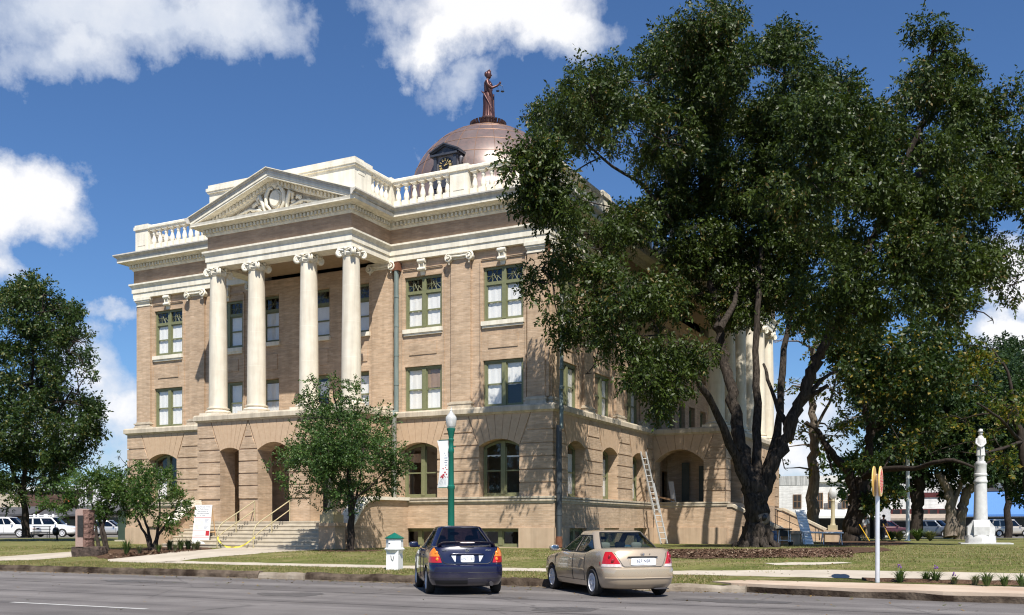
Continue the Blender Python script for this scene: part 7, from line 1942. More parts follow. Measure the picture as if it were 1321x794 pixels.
B_.win(1023, 1034, 638, 656, 'wood_brown', 1040); B_.win(1054, 1062, 636, 657, 'wood_brown', 1046); B_.win(1068, 1077, 636, 657, 'wood_brown', 1046); B_.win(1086, 1095, 636, 657, 'wood_brown', 1046); B_.win(1104, 1112, 636, 657, 'wood_brown', 1046)
B_.box('shopfront', M['shop_glass'], 1046, 1135, 694, 668, -.5, .1, 1046); B_.awning('canopy', M['white'], 1034, 1110, 658, 666, 2.2, 1046)
B_.box('shopfront', M['shop_glass'], 1036, 1046, 694, 670, .04, .05, 1040)
B2 = Front('corner_store', 'white and maroon trimmed store with a tan canopy behind the white pole', 1136, 122)
B2.box('wall', M['white_brick'], 1136, 1236, 694, 612, 0, 10, 1180); B2.box('trim_band', M['red_trim'], 1138, 1236, 642, 636, .12, .1, 1180); B2.box('trim_band', M['red_trim'], 1138, 1236, 664, 657, .1, .08, 1180); B2.box('cornice', M['white'], 1136, 1236, 618, 612, .3, .3, 1180)
for i in range(8): B2.box('window', M['shop_glass'], 1140 + i * 12, 1149 + i * 12, 664, 658, .14, .05, 1180)
B2.awning('canopy', M['awning_tan'], 1146, 1236, 663, 669, 2.6, 1180); B2.box('shopfront', M['shop_glass'], 1140, 1236, 694, 673, .08, .06, 1180)
B3_ = Front('awning_store', 'pale store with one broad blue awning right of the memorial column', 1238, 122)
B3_.box('wall', M['white_brick'], 1238, 1420, 694, 618, 0, 10, 1290); B3_.box('cornice', M['white'], 1238, 1420, 624, 617, .35, .35, 1290)
for i in range(6): B3_.win(1250 + i * 22, 1260 + i * 22, 623, 630, 'dark', 1290)
B3_.box('sign_band', M['awning_dark'], 1238, 1420, 634, 630, .12, .1, 1290); B3_.awning('awning', M['awning_blue'], 1236, 1420, 633, 664, 1.6, 1290); B3_.box('shopfront', M['shop_glass'], 1240, 1420, 694, 668, .06, .05, 1290)
B4 = Front('brick_storefront', 'dark brick storefront with black awnings behind the parked white vehicles', -60, 150)
B4.box('wall', M['dark_brick'], -60, 100, 694, 634, 0, 10, 40); B4.box('wall', M['tan_plaster'], -60, 30, 655, 628, .1, .2, 0); B4.box('cornice', M['white'], -60, 100, 634, 628, .3, .4, 40); B4.awning('awning', M['awning_dark'], -60, 60, 654, 664, 2.5, 10); B4.awning('awning', M['awning_dark'], 62, 100, 655, 668, 2.5, 80); B4.box('shopfront', M['shop_glass'], -55, 98, 692, 668, .06, .06, 40)
B4.box('sign_board', M['white'], -2, 16, 668, 662, .2, .1, 8)
B4.box('sign_board', M['orange'], 84, 99, 648, 643, .2, .1, 92)
B5 = Front('white_storefront', 'white fronted store with dark awning behind the granite marker', 101, 138)
B5.box('wall', M['white_brick'], 101, 240, 694, 618, 0, 10, 120); B5.awning('awning', M['awning_dark'], 101, 165, 652, 664, 2.2, 120); B5.box('shopfront', M['shop_glass'], 103, 200, 692, 668, .06, .06, 120); B5.box('door_surround', M['orange'], 104, 108, 692, 664, .1, .1, 120)
for i in range(5): B5.win(112 + i * 22, 120 + i * 22, 630, 644, 'dark', 120)
o = link_mesh('lettering', text_mesh('CORI', 1.0, M['cream']), B4.t); o.location = (B4.x(85), -2.6, B4.z(670, 85)); o.rotation_euler = (R(90), 0, 0)
# ------------------------------------------------------------------ trees
M['bark'] = mat('furrowed_bark', (0.014, 0.012, 0.010), (0.085, 0.069, 0.057), 5, 0.95, bump=1.0, bscale=9, spec=0.1, stretch=(2.5, 2.5, 0.5), detail=8, dist=0.08)
M['bark_pale'] = mat('pale_bark', (0.12, 0.095, 0.075), (0.25, 0.21, 0.17), 5, 0.95, bump=0.8, bscale=9, spec=0.1, stretch=(2.5, 2.5, 0.5), dist=0.05)
M['bark_dark'] = mat('dark_bark', (0.02, 0.016, 0.013), (0.06, 0.048, 0.04), 5, 0.95, bump=0.8, bscale=12, spec=0.1, stretch=(2, 2, 0.6))
M['leaf_pecan'] = leaf_mat('pecan_leaf', (0.012, 0.026, 0.004), (0.066, 0.094, 0.014), (0.15, 0.11, 0.035), .2, .014)
M['leaf_oak'] = leaf_mat('young_oak_leaf', (0.030, 0.068, 0.018), (0.080, 0.140, 0.034), (.12,.17,.05), .25)
M['leaf_myrtle'] = leaf_mat('myrtle_leaf', (0.035, 0.075, 0.017), (0.085, 0.150, 0.030), (0.16, 0.20, 0.05), .35, .08)
M['leaf_left'] = leaf_mat('left_tree_leaf', (0.017, 0.040, 0.011), (0.060, 0.095, 0.022), (0.13, 0.13, 0.035), .24, .08)
M['leaf_yellow'] = leaf_mat('turning_leaf', (0.045, 0.080, 0.015), (0.13, 0.15, 0.025), (0.24, 0.18, 0.03), .42, .16)
M['leaf_dark'] = leaf_mat('deep_leaf', (0.016, 0.036, 0.013), (0.045, 0.080, 0.024), None, .25)
M['leaf_mix'] = leaf_mat('mixed_leaf', (0.016, 0.038, 0.011), (0.055, 0.085, 0.020), (0.22, 0.17, 0.03), .32, .08)

def unit(a): return a / np.maximum(np.linalg.norm(a, axis=1, keepdims=True), 1e-9)

def foliage(name, blobs, m, parent, base, dens=60, K=9, L=.45, ll=.17, lw=.045, droop=.5, seed=1, hole=.42, hscale=.75, squash=.85):
    rng = np.random.default_rng(seed); out = []
    for bi, (c, r) in enumerate(blobs):
        n = max(6, int(dens * r * r))
        d = unit(rng.normal(size=(n, 3))); u = rng.uniform(0, 1, n) ** .36
        lump = 1 + .28 * np.sin(d[:, 0] * 4.1 + bi) * np.cos(d[:, 1] * 3.7 + bi * 2) + .18 * np.sin(d[:, 2] * 6 + bi * 1.3)
        A = np.array(c) + d * (u * r * lump)[:, None] * np.array([1, 1, squash])
        hv = np.array([noise.noise(Vector((p[0] * hscale + seed, p[1] * hscale, p[2] * hscale * 1.2))) for p in A])
        k = hv > (hole - .5) + rng.uniform(-.06, .06, n)
        A = A[k]; d = d[k]; n = len(A)
        if n == 0: continue
        D = unit(d * .6 + rng.normal(size=(n, 3)) * .55 + np.array([0, 0, -droop]))
        S = unit(np.cross(D, rng.normal(size=(n, 3))))
        sl = rng.uniform(.6, 1.25, n)
        for j in range(K):
            t = (j + 1) / K; sg = 1 if j % 2 else -1
            if j == K - 1: sg = 0
            ld = unit(D * .55 + S * (.85 * sg) + rng.normal(size=(n, 3)) * .28 + np.array([0, 0, -droop * .45]))
            wv = unit(np.cross(ld, rng.normal(size=(n, 3)) * .8 + S * .2 + np.array([0, 0, .4])))
            b = A + D * (t * L * sl)[:, None]
            l = (ll * sl * rng.uniform(.7, 1.2, n))[:, None]; wd = (lw * sl)[:, None]
            out.append(np.stack([b, b + ld * l * .45 + wv * wd, b + ld * l, b + ld * l * .45 - wv * wd], 1))
    V = np.concatenate(out).reshape(-1, 3) - np.array(base)
    me = np_mesh(name, V, 4); me.materials.append(m)
    return link_mesh(name, me, parent)

def wig(pts, amp, rnd, n=3):
    """insert wobbling points between the given ones"""
    out = []
    for a, b in zip(pts, pts[1:]):
        a, b = Vector(a), Vector(b)
        for i in range(n):
            t = i / n; p = a.lerp(b, t)
            if i: p += Vector((rnd.uniform(-1, 1), rnd.uniform(-1, 1), rnd.uniform(-.6, .6))) * amp
            out.append(p)
    out.append(Vector(pts[-1])); return out

def tree(name, label, cat, base, limbs, blobs, bark, leaf, spec, seed=1, group=None, twig=.05, flare=None, extra=None, twigs=4):
    rnd = random.Random(seed); base = Vector(base)
    t = thing(name, label, cat, tuple(base), 0, group)
    tb = MB(); nodes = []
    for (pts, r0, r1) in limbs:
        p = wig(pts, min(r0, .35) * .35, rnd, 6 if r0 > .25 else 3); n = len(p)
        rr = [r0 + (r1 - r0) * (i / (n - 1)) ** .85 for i in range(n)]
        if flare and pts is limbs[0][0]: rr = [flare(i / (n - 1), x) for i, x in enumerate(rr)]
        rr = [x * rnd.uniform(.93, 1.08) for x in rr]
        tb.tube([q - base for q in p], rr, 28 if r0 > .25 else 9, rg=.10 if r0 > .2 else 0)
        nodes += [(q, rr[i]) for i, q in enumerate(p)]
    lim = list(nodes); todo = [(Vector(c), r) for c, r in blobs]
    todo.sort(key=lambda b: min((k[0] - b[0]).length for k in lim))
    for (c, r) in todo:
        q, qr = min(nodes, key=lambda k: (k[0] - c).length + max(0, k[0].z - c.z) * .6)
        d = (c - q); L = d.length
        if L > .4:
            mid = q.lerp(c, .5) + Vector((rnd.uniform(-1, 1), rnd.uniform(-1, 1), rnd.uniform(0, 1))) * L * .13
            pts = wig([q, mid, c], L * .03, rnd, 2)
            r0 = min(qr * .75, twig * 1.0 + L * .012); tb.tube([p - base for p in pts], [r0 + (twig * .4 - r0) * i / (len(pts) - 1) for i in range(len(pts))], 6)
        nodes.append((c, twig * .9)); nodes.append((q.lerp(c, .5), twig))
        for _ in range(twigs):
            e = c + Vector((rnd.gauss(0, 1), rnd.gauss(0, 1), rnd.gauss(0, .8))).normalized() * r * rnd.uniform(.6, .95)
            tb.tube([p - base for p in wig([c, e], r * .08, rnd, 3)], [twig * .5, twig * .4, twig * .3, twig * .15], 5)
    tb.build('trunk', bark, t, smooth=80)
    foliage('crown', blobs, leaf, t, base, seed=seed, **spec)
    return t

def B3(lst, Y, jit, seed, dbl=True, cx=960, cy=250, rx=330, ry=280, depth=8):
    """blobs given by outline position, spread through the crown's depth"""
    rnd = random.Random(seed); out = []
    for q in lst:
        px, py, r = q[:3]
        y0 = q[3] if len(q) > 3 else None
        if y0 is not None:
            out.append((at(px, py, y0 + rnd.uniform(-jit, jit)), r * y0 / FPX)); continue
        e = max(0.0, 1 - ((px - cx) / rx) ** 2 - ((py - cy) / ry) ** 2); hd = depth * math.sqrt(e)
        for s_ in ((-1, 1) if dbl and hd > 2 else (rnd.choice((-1, 1)) * .5,)):
            y = Y + s_ * hd * rnd.uniform(.35, .95)
            out.append((at(px + rnd.uniform(-6, 6), py + rnd.uniform(-6, 6), y), r * Y / FPX))
    return out

# the big pecan
YT = mt.y
def fore(q):
    px, py = q[:2]
    if len(q) < 4 and px < 800 and py > 175: return q + (37.2 if px < 700 else 37.8 if px < 735 else 42.6,)
    return q
def lp(pts, d0=0, d1=0):
    n = len(pts) - 1; return [at(px, py, YT + d0 + (d1 - d0) * (i / n)) for i, (px, py) in enumerate(pts)]
pblobs = [(905, 42, 45), (870, 75, 45), (942, 88, 42), (830, 105, 40), (790, 112, 33), (758, 128, 26), (736, 104, 20), (900, 130, 55), (712, 152, 30), (750, 168, 36), (688, 192, 30), (668, 212, 26), (680, 195, 26), (700, 215, 30), (672, 232, 18), (720, 212, 33), (805, 160, 42), (700, 245, 26), (732, 268, 17), (850, 185, 48), (682, 228, 22), (715, 290, 20), (690, 250, 30), (722, 282, 26), (748, 300, 26), (775, 322, 24), (735, 255, 28), (702, 272, 22), (662, 218, 18),
          (930, 25, 26), (880, 40, 28), (960, 170, 55), (1012, 52, 30), (1020, 105, 42), (1000, 160, 50), (1060, 150, 42), (1082, 108, 32), (1095, 165, 36), (930, 230, 58), (872, 262, 50), (990, 250, 60), (1050, 230, 58), (1110, 228, 48), (820, 285, 34), (795, 300, 25),
          (1192, 32, 26), (1212, 70, 32), (1243, 76, 18), (1188, 112, 34), (1232, 132, 36), (1150, 170, 42), (1200, 190, 48), (1265, 150, 36), (1308, 128, 34), (1262, 208, 46), (1312, 190, 42), (1160, 240, 52), (1232, 262, 46), (1295, 238, 30), (1185, 310, 52), (1120, 310, 48), (1245, 335, 42), (1295, 330, 30), (1305, 368, 24), (1268, 392, 22), (1215, 382, 36), (1150, 372, 42), (1240, 415, 14), (1280, 410, 10),
          (905, 320, 48), (960, 320, 52), (1030, 310, 52), (1080, 352, 42), (1010, 380, 40), (945, 392, 36), (1350, 180, 60), (1355, 260, 50), (1360, 350, 45), (1050, 400, 30), (1110, 400, 34),
          (880, 385, 36, 48)]
lowb = [(700, 345, 24, 38), (735, 335, 28, 38.8), (770, 362, 38, 40), (715, 388, 27, 38.5), (762, 408, 36, 39.5), (812, 372, 42, 38.5), (852, 372, 40, 38), (728, 432, 17, 38.5), (802, 432, 38, 38.2), (852, 432, 42, 37.8), (832, 482, 28, 37.5), (872, 488, 26, 37.5), (850, 528, 13, 37.5), (892, 452, 30, 38.5), (772, 452, 20, 39), (758, 482, 8, 38.5), (790, 380, 30, 37.5), (855, 510, 16, 37.5), (690, 365, 18, 38)]
def flare(t, r): return r * (1 + .95 * max(0, 1 - t * 4.2) ** 2.2)
limbs = [([at(976, 712, YT), at(976, 680, YT), at(975, 650, YT), at(974, 622, YT)], .54, .50),
         (lp([(966, 640), (950, 590), (925, 535), (903, 498), (888, 470), (868, 440)], 0, -3), .25, .07),
         (lp([(970, 640), (960, 590), (950, 545), (940, 490), (932, 445), (926, 410), (915, 350), (905, 280), (900, 180), (905, 90)], 0, 5), .34, .06),
         (lp([(928, 425), (948, 390), (955, 350), (958, 280)], .6, 5), .18, .05),
         (lp([(974, 640), (976, 590), (977, 540), (976, 480), (977, 400), (982, 330), (990, 250), (1010, 150), (1015, 70)], -.2, 4.5), .25, .05),
         (lp([(978, 640), (994, 590), (1004, 545), (1007, 500), (1011, 450), (1022, 390), (1040, 320), (1060, 230), (1085, 130)], .3, 5), .23, .06),
         (lp([(978, 645), (996, 600), (1018, 555), (1035, 515), (1050, 475), (1066, 440), (1086, 398), (1108, 350), (1130, 300), (1160, 230), (1195, 150), (1205, 50)], 0, -1), .34, .08),
         (lp([(1078, 415), (1100, 390), (1130, 368), (1165, 355), (1200, 350), (1260, 340), (1290, 335)], 0, 2.5), .22, .05),
         (lp([(1034, 520), (1050, 508), (1068, 497)], 0, -1), .14, .08),
         (lp([(1018, 556), (1004, 530), (990, 490), (985, 470)], 0, 2), .13, .06),
         (lp([(1036, 515), (1060, 490), (1072, 482), (1080, 480)], 0, 1), .12, .05),
         (lp([(915, 350), (880, 300), (830, 240), (790, 215), (750, 180)], 3.6, 1), .15, .04),
         (lp([(905, 300), (930, 230), (945, 150)], 3.5, 5), .14, .04),
         (lp([(1150, 250), (1220, 200), (1300, 170)], -2, 2), .2, .05)]
for a in range(7):                                     # root buttresses
    an = a * .9 + .3; c = Vector((mt.x, mt.y, mt.z))
    limbs.append(([c + Vector((math.cos(an) * .38, math.sin(an) * .38, .9)), c + Vector((math.cos(an) * .62, math.sin(an) * .62, .26)), c + Vector((math.cos(an) * 1.05, math.sin(an) * 1.05, -.06))], .25, .10))
mid = [q for q in pblobs if 855 <= q[0] < 1040 and len(q) < 4 and q[1] > 120]
allb = B3([fore(q) for q in pblobs if q[0] < 1040 and q not in mid], YT + 2.2, 1, 5, depth=5) + B3([q + (YT + 3.0,) for q in mid], 0, .4, 25) + B3([q + (YT + 5.2,) for q in mid], 0, .3, 26) + B3([q for q in pblobs if q[0] >= 1040], YT - 1.8, 1, 15, depth=7.5) + B3(lowb, YT, .8, 6)
PEC = tree('pecan_tree', 'huge old pecan tree with five spreading limbs in front of the courthouse', 'tree', tuple(mt), limbs, allb, M['bark'], M['leaf_pecan'],
     dict(dens=340, K=9, L=.46, ll=.18, lw=.041, droop=.65, hole=.43, hscale=.6), seed=4, twig=.045, flare=flare)
kn = MB(); kc = at(985, 669, YT - .50) - mt
kn.tube([kc + Vector((0, .25, 0)), kc + Vector((0, .02, 0)), kc + Vector((0, -.06, 0))], [.30, .30, .2], 14)
kn.build('burl', M['bark_pale'], PEC, smooth=60)
kn = MB(); kn.sphere(tuple(kc + Vector((.02, -.10, .04))), .11, 10, 6, sy=.5, sz=1.3); kn.build('knot_hole', M['black'], PEC, smooth=60)
# leafy suckers on the limbs
# young oak before the steps
YO = st.y
ob = [(400, 520, 14), (425, 515, 20), (455, 512, 16), (470, 525, 16), (410, 545, 26), (445, 545, 30), (480, 545, 22), (395, 575, 26), (430, 580, 36), (470, 578, 34), (500, 578, 22), (375, 595, 16), (358, 592, 9), (395, 605, 30), (435, 612, 34), (475, 610, 34), (508, 600, 18), (518, 598, 9), (390, 632, 18), (415, 640, 20), (452, 635, 24), (490, 622, 22), (378, 622, 14), (402, 500, 9), (452, 498, 8), (495, 555, 14), (425, 495, 8)]
ob = B3([(x, y, r) for x, y, r in ob], YO, .3, 8, cx=440, cy=575, rx=85, ry=85, depth=2.4)
tree('oak_tree', 'young dark green oak on the lawn in front of the entrance steps', 'tree', tuple(st),
     [([at(452, 714, YO), at(452, 680, YO), at(453, 645, YO), at(450, 600, YO), at(440, 550, YO), at(430, 510, YO)], .17, .03),
      ([at(453, 652, YO), at(462, 640, YO - .3), at(478, 628, YO - .6), at(500, 605, YO - .8)], .06, .02), ([at(453, 668, YO), at(460, 640, YO + .2), at(468, 590, YO + .5), at(470, 540, YO + .5)], .07, .02),
      ([at(452, 645, YO), at(440, 630, YO - .2), at(420, 610, YO - .5), at(395, 600, YO - .6)], .06, .02)],
     ob, M['bark_dark'], M['leaf_oak'], dict(dens=560, K=8, L=.24, ll=.09, lw=.030, droop=.1, hole=.44, hscale=1.3), seed=9, twig=.022)
# small multi-stemmed trees by the plant bed
def shrub_tree(base_px, stems, bl, label, seed, yo, cx, cy, spec=None):
    b = G(*base_px)
    Y = b.y + yo
    limbs = [([at(px, py, b.y + (Y - b.y) * i / max(1, len(s) - 1)) for i, (px, py) in enumerate(s)], .085, .025) for s in stems]
    tree('myrtle_tree', label, 'small tree', tuple(b), limbs, B3(bl, Y, .2, seed, cx=cx, cy=cy, rx=75, ry=70, depth=1.7), M['bark_dark'], M['leaf_myrtle'],
         dict(dens=560, K=8, L=.25, ll=.10, lw=.032, droop=.1, hole=.45, hscale=1.3), seed=seed, twig=.02, group='small trees by the plant bed')
shrub_tree((196, 711), [[(195, 712), (190, 695), (180, 675), (172, 660)], [(196, 712), (203, 690), (206, 665), (205, 640)], [(200, 711), (204, 690), (218, 672), (228, 655)], [(195, 711), (192, 690), (186, 668), (165, 640)]],
           [(205, 620, 18), (185, 625, 22), (225, 625, 16), (165, 640, 22), (200, 645, 24), (232, 648, 17), (150, 655, 16), (180, 660, 20), (215, 668, 16), (240, 660, 9), (190, 602, 10), (158, 622, 14), (225, 682, 8)], 'small myrtle tree with several bent stems nearest the notice board', 21, .3, 195, 640)
shrub_tree((138, 711), [[(137, 712), (131, 690), (128, 668), (125, 650)], [(128, 712), (124, 690), (122, 670), (118, 650)], [(139, 711), (132, 680), (140, 655), (150, 640)]],
           [(122, 600, 14), (110, 612, 20), (140, 620, 22), (165, 600, 13), (160, 592, 8), (95, 625, 22), (120, 640, 26), (75, 640, 18), (150, 645, 20), (60, 650, 12), (95, 655, 16), (130, 660, 14), (125, 585, 8), (172, 615, 12)], 'small myrtle tree just behind the granite marker', 22, 1.0, 120, 625)
# large tree at the left edge
yl = 62.0; lb = at(33, 692, yl); lb.z = gz(loc(lb.x, lb.y)[1])
LB = [(10, 390, 20), (75, 402, 16), (98, 442, 20), (112, 482, 10), (118, 548, 14), (45, 365, 16), (25, 385, 18), (60, 385, 22), (85, 400, 14), (40, 410, 26), (70, 425, 28), (100, 435, 18), (15, 430, 26), (45, 455, 30), (85, 455, 24), (-10, 460, 34), (110, 465, 10), (65, 480, 18), (30, 500, 36), (-10, 520, 40), (70, 520, 28), (100, 520, 18), (115, 535, 14), (40, 545, 36), (85, 555, 26), (112, 560, 12), (5, 565, 36), (55, 585, 30), (90, 590, 22), (20, 605, 28), (-20, 610, 34), (60, 620, 20), (118, 525, 8), (100, 505, 10), (105, 575, 14), (20, 640, 16), (-15, 400, 22), (35, 350, 8), (105, 400, 9), (75, 600, 22)]
tree('spreading_tree', 'tall broad tree with uneven dark crown at the left edge of the lawn', 'tree', tuple(lb),
     [([at(33, 694, yl), at(33, 665, yl), at(28, 640, yl), at(35, 590, yl), at(40, 500, yl), at(45, 420, yl)], .25, .05), ([at(30, 645, yl), at(15, 600, yl), at(-5, 540, yl)], .18, .05), ([at(34, 600, yl), at(65, 550, yl - 1), at(95, 500, yl - 1)], .16, .04)],
     B3(LB, yl, .5, 31, cx=30, cy=500, rx=120, ry=160, depth=4.5), M['bark_dark'], M['leaf_left'], dict(dens=215, K=8, L=.44, ll=.19, lw=.052, droop=.25, hole=.465, hscale=.6), seed=33, twig=.05)

# trees on the right of the square
GRP = 'trees on the far side of the square'
def far_tree(name, label, bpx, Y, limbs, bl, leaf, bark, seed, spec=None, depth=3.5, c=None, tw=.06):
    b = at(bpx[0], bpx[1], Y); b.z = gz(loc(b.x, b.y)[1])
    cx = sum(q[0] for q in bl) / len(bl); cy = sum(q[1] for q in bl) / len(bl)
    ex = max(abs(q[0] - cx) for q in bl) + 20; ey = max(abs(q[1] - cy) for q in bl) + 20
    L = []
    for pts, r0, r1 in limbs: L.append(([at(p[0], p[1], (p[2] if len(p) > 2 else Y)) for p in pts], r0, r1))
    L[0][0][0] = b - Vector((0, 0, .1))
    sp = dict(dens=125, K=7, L=.5, ll=.28, lw=.085, droop=.35, hole=.40, hscale=.5); sp.update(spec or {})
    return tree(name, label, 'tree', tuple(b), L, B3(bl, Y, .6, seed, cx=cx, cy=cy, rx=ex, ry=ey, depth=depth), bark, leaf, sp, seed=seed, group=GRP, twig=tw, twigs=2)
far_tree('slender_tree', 'slender pale-trunked tree with thin yellowing leaves beside the stone steps', (1048, 697), 70,
         [([(1048, 697), (1048, 650), (1049, 600), (1050, 550), (1046, 500), (1048, 450)], .48, .16), ([(1048, 560), (1070, 520), (1080, 480)], .14, .05)],
         [(1030, 420, 24), (1060, 440, 26), (1090, 430, 22), (1020, 500, 16), (1050, 500, 18), (1078, 505, 20), (1100, 480, 20), (1030, 560, 16), (1010, 575, 8), (1072, 560, 18), (1040, 395, 18), (1075, 395, 20), (1015, 605, 10), (1100, 540, 18), (1060, 610, 12), (1000, 440, 14), (1120, 440, 20)], M['leaf_yellow'], M['bark_pale'], 41, dict(dens=30))
far_tree('forked_tree', 'dark forked tree with a long low bough reaching over the memorial column', (1097, 699), 66,
         [([(1097, 700), (1101, 670), (1107, 640), (1112, 620)], .62, .5), ([(1107, 640), (1092, 605), (1070, 580), (1058, 560), (1040, 545)], .34, .12), ([(1112, 625), (1118, 590), (1122, 560), (1116, 520), (1110, 490)], .36, .12), ([(1120, 570), (1140, 530), (1150, 490), (1158, 450)], .24, .08),
          ([(1112, 618), (1140, 606, 63), (1180, 605, 59), (1205, 597, 56), (1230, 594, 55), (1258, 604, 54), (1283, 592, 54)], .22, .05), ([(1122, 560), (1150, 545), (1175, 540)], .15, .05), ([(1064, 572), (1072, 600), (1074, 610)], .1, .06)],
         [(1110, 440, 34), (1150, 450, 36), (1190, 440, 36), (1130, 490, 24), (1170, 490, 36), (1205, 480, 30), (1100, 470, 24), (1180, 530, 26), (1140, 535, 16), (1200, 560, 22), (1160, 570, 18), (1085, 450, 22), (1230, 450, 26), (1130, 600, 12), (1150, 640, 16), (1130, 650, 14), (1105, 600, 10)], M['leaf_mix'], M['bark_dark'], 42)
far_tree('broad_tree', 'broad dark green tree on paired dark trunks behind the white post', (1181, 692), 82,
         [([(1181, 693), (1184, 660), (1186, 630), (1180, 600)], .5, .4), ([(1183, 650), (1168, 620), (1158, 600)], .3, .15), ([(1186, 630), (1200, 590), (1210, 550)], .25, .1)],
         [(1200, 600, 30), (1160, 600, 26), (1230, 590, 30), (1180, 560, 34), (1220, 550, 36), (1140, 570, 26), (1200, 520, 36), (1240, 530, 30), (1160, 520, 32), (1215, 625, 16), (1150, 620, 14), (1130, 530, 26), (1120, 500, 26), (1180, 480, 30), (1220, 480, 30), (1260, 490, 26), (1100, 540, 20)], M['leaf_dark'], M['bark_dark'], 43)
far_tree('leaning_tree', 'dark green tree with one leaning pale trunk behind the memorial column', (1237, 692), 80,
         [([(1237, 693), (1240, 665), (1246, 640), (1254, 625)], .42, .34), ([(1226, 693), (1228, 660), (1222, 630), (1210, 610)], .5, .25), ([(1254, 625), (1275, 590), (1290, 560)], .25, .08), ([(1228, 655), (1238, 630), (1244, 600)], .25, .1)],
         [(1270, 590, 28), (1300, 580, 30), (1250, 570, 26), (1290, 540, 34), (1330, 560, 36), (1310, 615, 16), (1330, 610, 26), (1260, 530, 28), (1300, 500, 34), (1335, 500, 36), (1245, 610, 16), (1315, 640, 10), (1290, 610, 14)], M['leaf_dark'], M['bark_pale'], 44)
far_tree('yellowing_tree', 'tree with drooping yellow-green leaves above the memorial column', (1330, 700), 66,
         [([(1330, 700), (1330, 640), (1320, 580), (1310, 530)], .4, .2), ([(1318, 570), (1290, 540, 63), (1260, 520, 61)], .15, .05), ([(1318, 570), (1290, 580, 62), (1270, 585, 60)], .12, .04), ([(1310, 530), (1300, 480), (1280, 450)], .14, .05)],
         [(1240, 480, 22), (1265, 500, 22), (1290, 520, 20), (1280, 555, 16), (1268, 590, 12), (1290, 580, 14), (1240, 540, 16), (1215, 545, 14), (1255, 450, 22), (1310, 530, 22), (1275, 470, 18), (1220, 500, 16), (1295, 605, 10), (1185, 570, 10), (1230, 430, 18), (1205, 590, 8), (1258, 570, 10)], M['leaf_yellow'], M['bark_dark'], 45, dict(dens=42))
far_tree('round_tree', 'rounded dark green tree standing furthest right beyond the yellow leaves', (1300, 690), 100,
         [([(1300, 692), (1300, 640), (1300, 560)], .4, .2)],
         [(1300, 470, 26), (1330, 470, 30), (1320, 500, 34), (1280, 490, 22), (1350, 500, 40), (1270, 450, 14), (1302, 445, 12), (1330, 530, 36), (1290, 530, 30), (1310, 570, 30)], M['leaf_dark'], M['bark_dark'], 46)
far_tree('low_tree', 'low leafy tree growing between the forked trunk and the white building', (1125, 694), 88,
         [([(1125, 694), (1125, 660), (1120, 630)], .2, .1)],
         [(1100, 600, 18), (1130, 610, 22), (1155, 625, 18), (1120, 640, 18), (1090, 625, 14), (1145, 650, 14), (1080, 600, 14), (1060, 590, 12), (1115, 660, 12)], M['leaf_myrtle'], M['bark_dark'], 47, dict(dens=50, lw=.11))
# ------------------------------------------------------------------ low plants
def tuft(label, pos, h, n, m, seed, wd=.02, name='clump_plant', cat='plant', group=None, spread=.9, flowers=None):
    rnd = random.Random(seed); t = MB()
    for i in range(n):
        a = rnd.uniform(0, 6.28); r = rnd.uniform(.2, 1) * spread * h; hh = h * rnd.uniform(.5, 1); b = Vector((math.cos(a), math.sin(a), 0)); s = Vector((-b.y, b.x, 0)) * wd
        p0 = b * .04; p1 = b * r * .4 + Vector((0, 0, hh * .6)); p2 = b * r + Vector((0, 0, hh * rnd.uniform(.7, 1)))
        t.add([tuple(p0 - s), tuple(p0 + s), tuple(p1 + s), tuple(p1 - s), tuple(p2)], [(0, 1, 2, 3), (3, 2, 4)])
    th = thing(name, label, cat, tuple(pos), 0, group)
    t.build('leaves', m, th, normals=False)
    if flowers:
        f = MB()
        for i in range(5): f.sphere((rnd.uniform(-.1, .1) * h, rnd.uniform(-.1, .1) * h, h * rnd.uniform(.8, 1.05)), .02, 6, 4)
        f.build('flowers', flowers, th)
    return th
M['blade'] = leaf_mat('strap_leaf', (0.05, 0.095, 0.03), (0.12, 0.17, 0.05), None, .25)
M['blade_grey'] = leaf_mat('grey_leaf', (0.09, 0.105, 0.06), (0.22, 0.22, 0.12), None, .25)
M['blade_dark'] = leaf_mat('dark_leaf', (0.012, 0.022, 0.01), (0.03, 0.05, 0.02), None, .2)
M['purple'] = mat('purple_petals', (0.16, 0.06, 0.25), None, rough=.7)
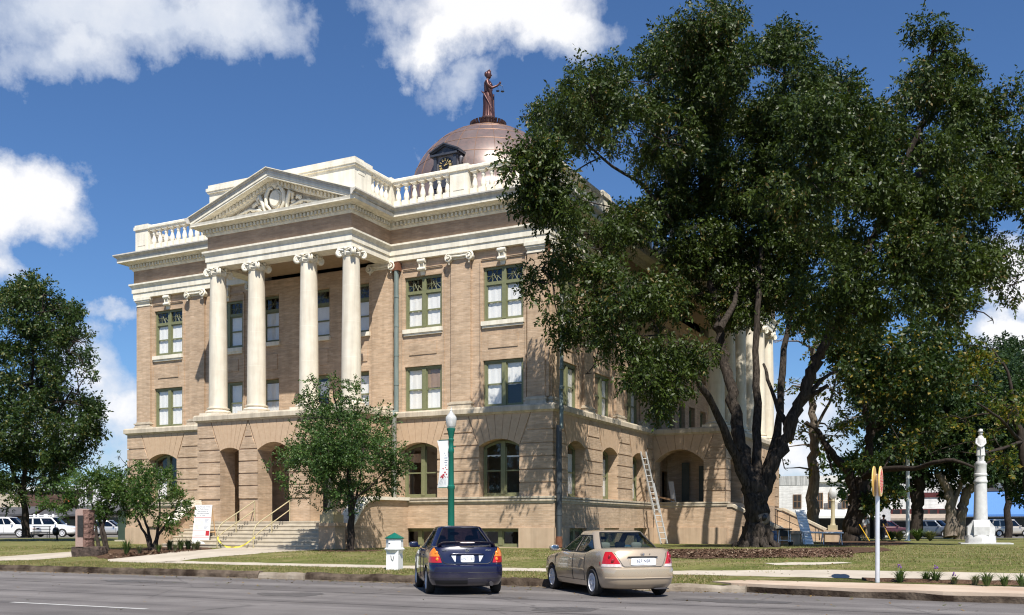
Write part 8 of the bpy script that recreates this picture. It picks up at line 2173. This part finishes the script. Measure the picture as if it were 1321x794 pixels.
for i, (px, py, h, m, lab) in enumerate([(163, 716, .75, 'blade', 'tallest green clump at the left end of the mulch bed'), (180, 715, .45, 'blade_grey', 'straw coloured clump right of the tallest green one'), (205, 713, .4, 'blade', 'low green clump at the foot of the myrtle stems'),
                                         (219, 711, .62, 'blade_dark', 'dark round clump between the myrtle stems and the pale ones'), (226, 712, .4, 'blade_grey', 'small pale clump just right of the dark round one'), (233, 710.5, .62, 'blade', 'green clump in the middle of the bed'), (243, 710, .6, 'blade_dark', 'dark clump second from the notice board'), (250, 710, .4, 'blade_grey', 'thin pale clump nearest the notice board'), (255, 709.6, .5, 'blade_grey', 'grey green clump against the notice board foot'), (212, 705.5, .6, 'blade', 'green clump at the back edge of the mulch bed')]):
    tuft(lab, G(px, py), h, 90, M[m], 70 + i, group='plants in the mulch bed', wd=.014, spread=.6)
for i, (px, py, h, m, fl, lab) in enumerate([(1161, 751, .42, 'blade', 1, 'spiky plant next to the pole in the kerb bed'), (1195, 750, .34, 'blade', 0, 'small spiky plant, second along the kerb bed'), (1207, 751, .40, 'blade', 1, 'full spiky plant, third along the kerb bed'), (1231, 753, .24, 'blade_grey', 1, 'small purple flowering sprig in the kerb bed'), (1258, 754, .28, 'blade_grey', 0, 'grey tuft left of the bushy kerb plant'), (1273, 756, .42, 'blade', 0, 'bushy bright green plant in the kerb bed'), (1296, 756, .32, 'blade', 0, 'leafy plant right of the bushiest kerb one'), (1318, 757, .38, 'blade', 0, 'plant at the right end of the kerb bed')]):
    g_ = G(px, py + 1); tuft(lab, (g_.x, g_.y, .21), h, 80, M[m], 90 + i, group='plants in the kerb bed', wd=.009, flowers=M['purple'] if fl else None)
for i, (px, py, h, m, lab) in enumerate([(1160, 697, .8, 'blade_grey', 'grey green bush left of the white post'), (1184, 697, 1.0, 'blade', 'rusty green bush just right of the white post'), (1200, 697, .8, 'blade_grey', 'pale bush at the right of the rusty green one'), (1150, 696, .8, 'blade', 'green bush behind the workers with rakes')]):
    tuft(lab, G(px, py + 1), h, 220, M[m], 110 + i, wd=.05, group='bushes by the white post', spread=.9)

grass_blades()
litter()
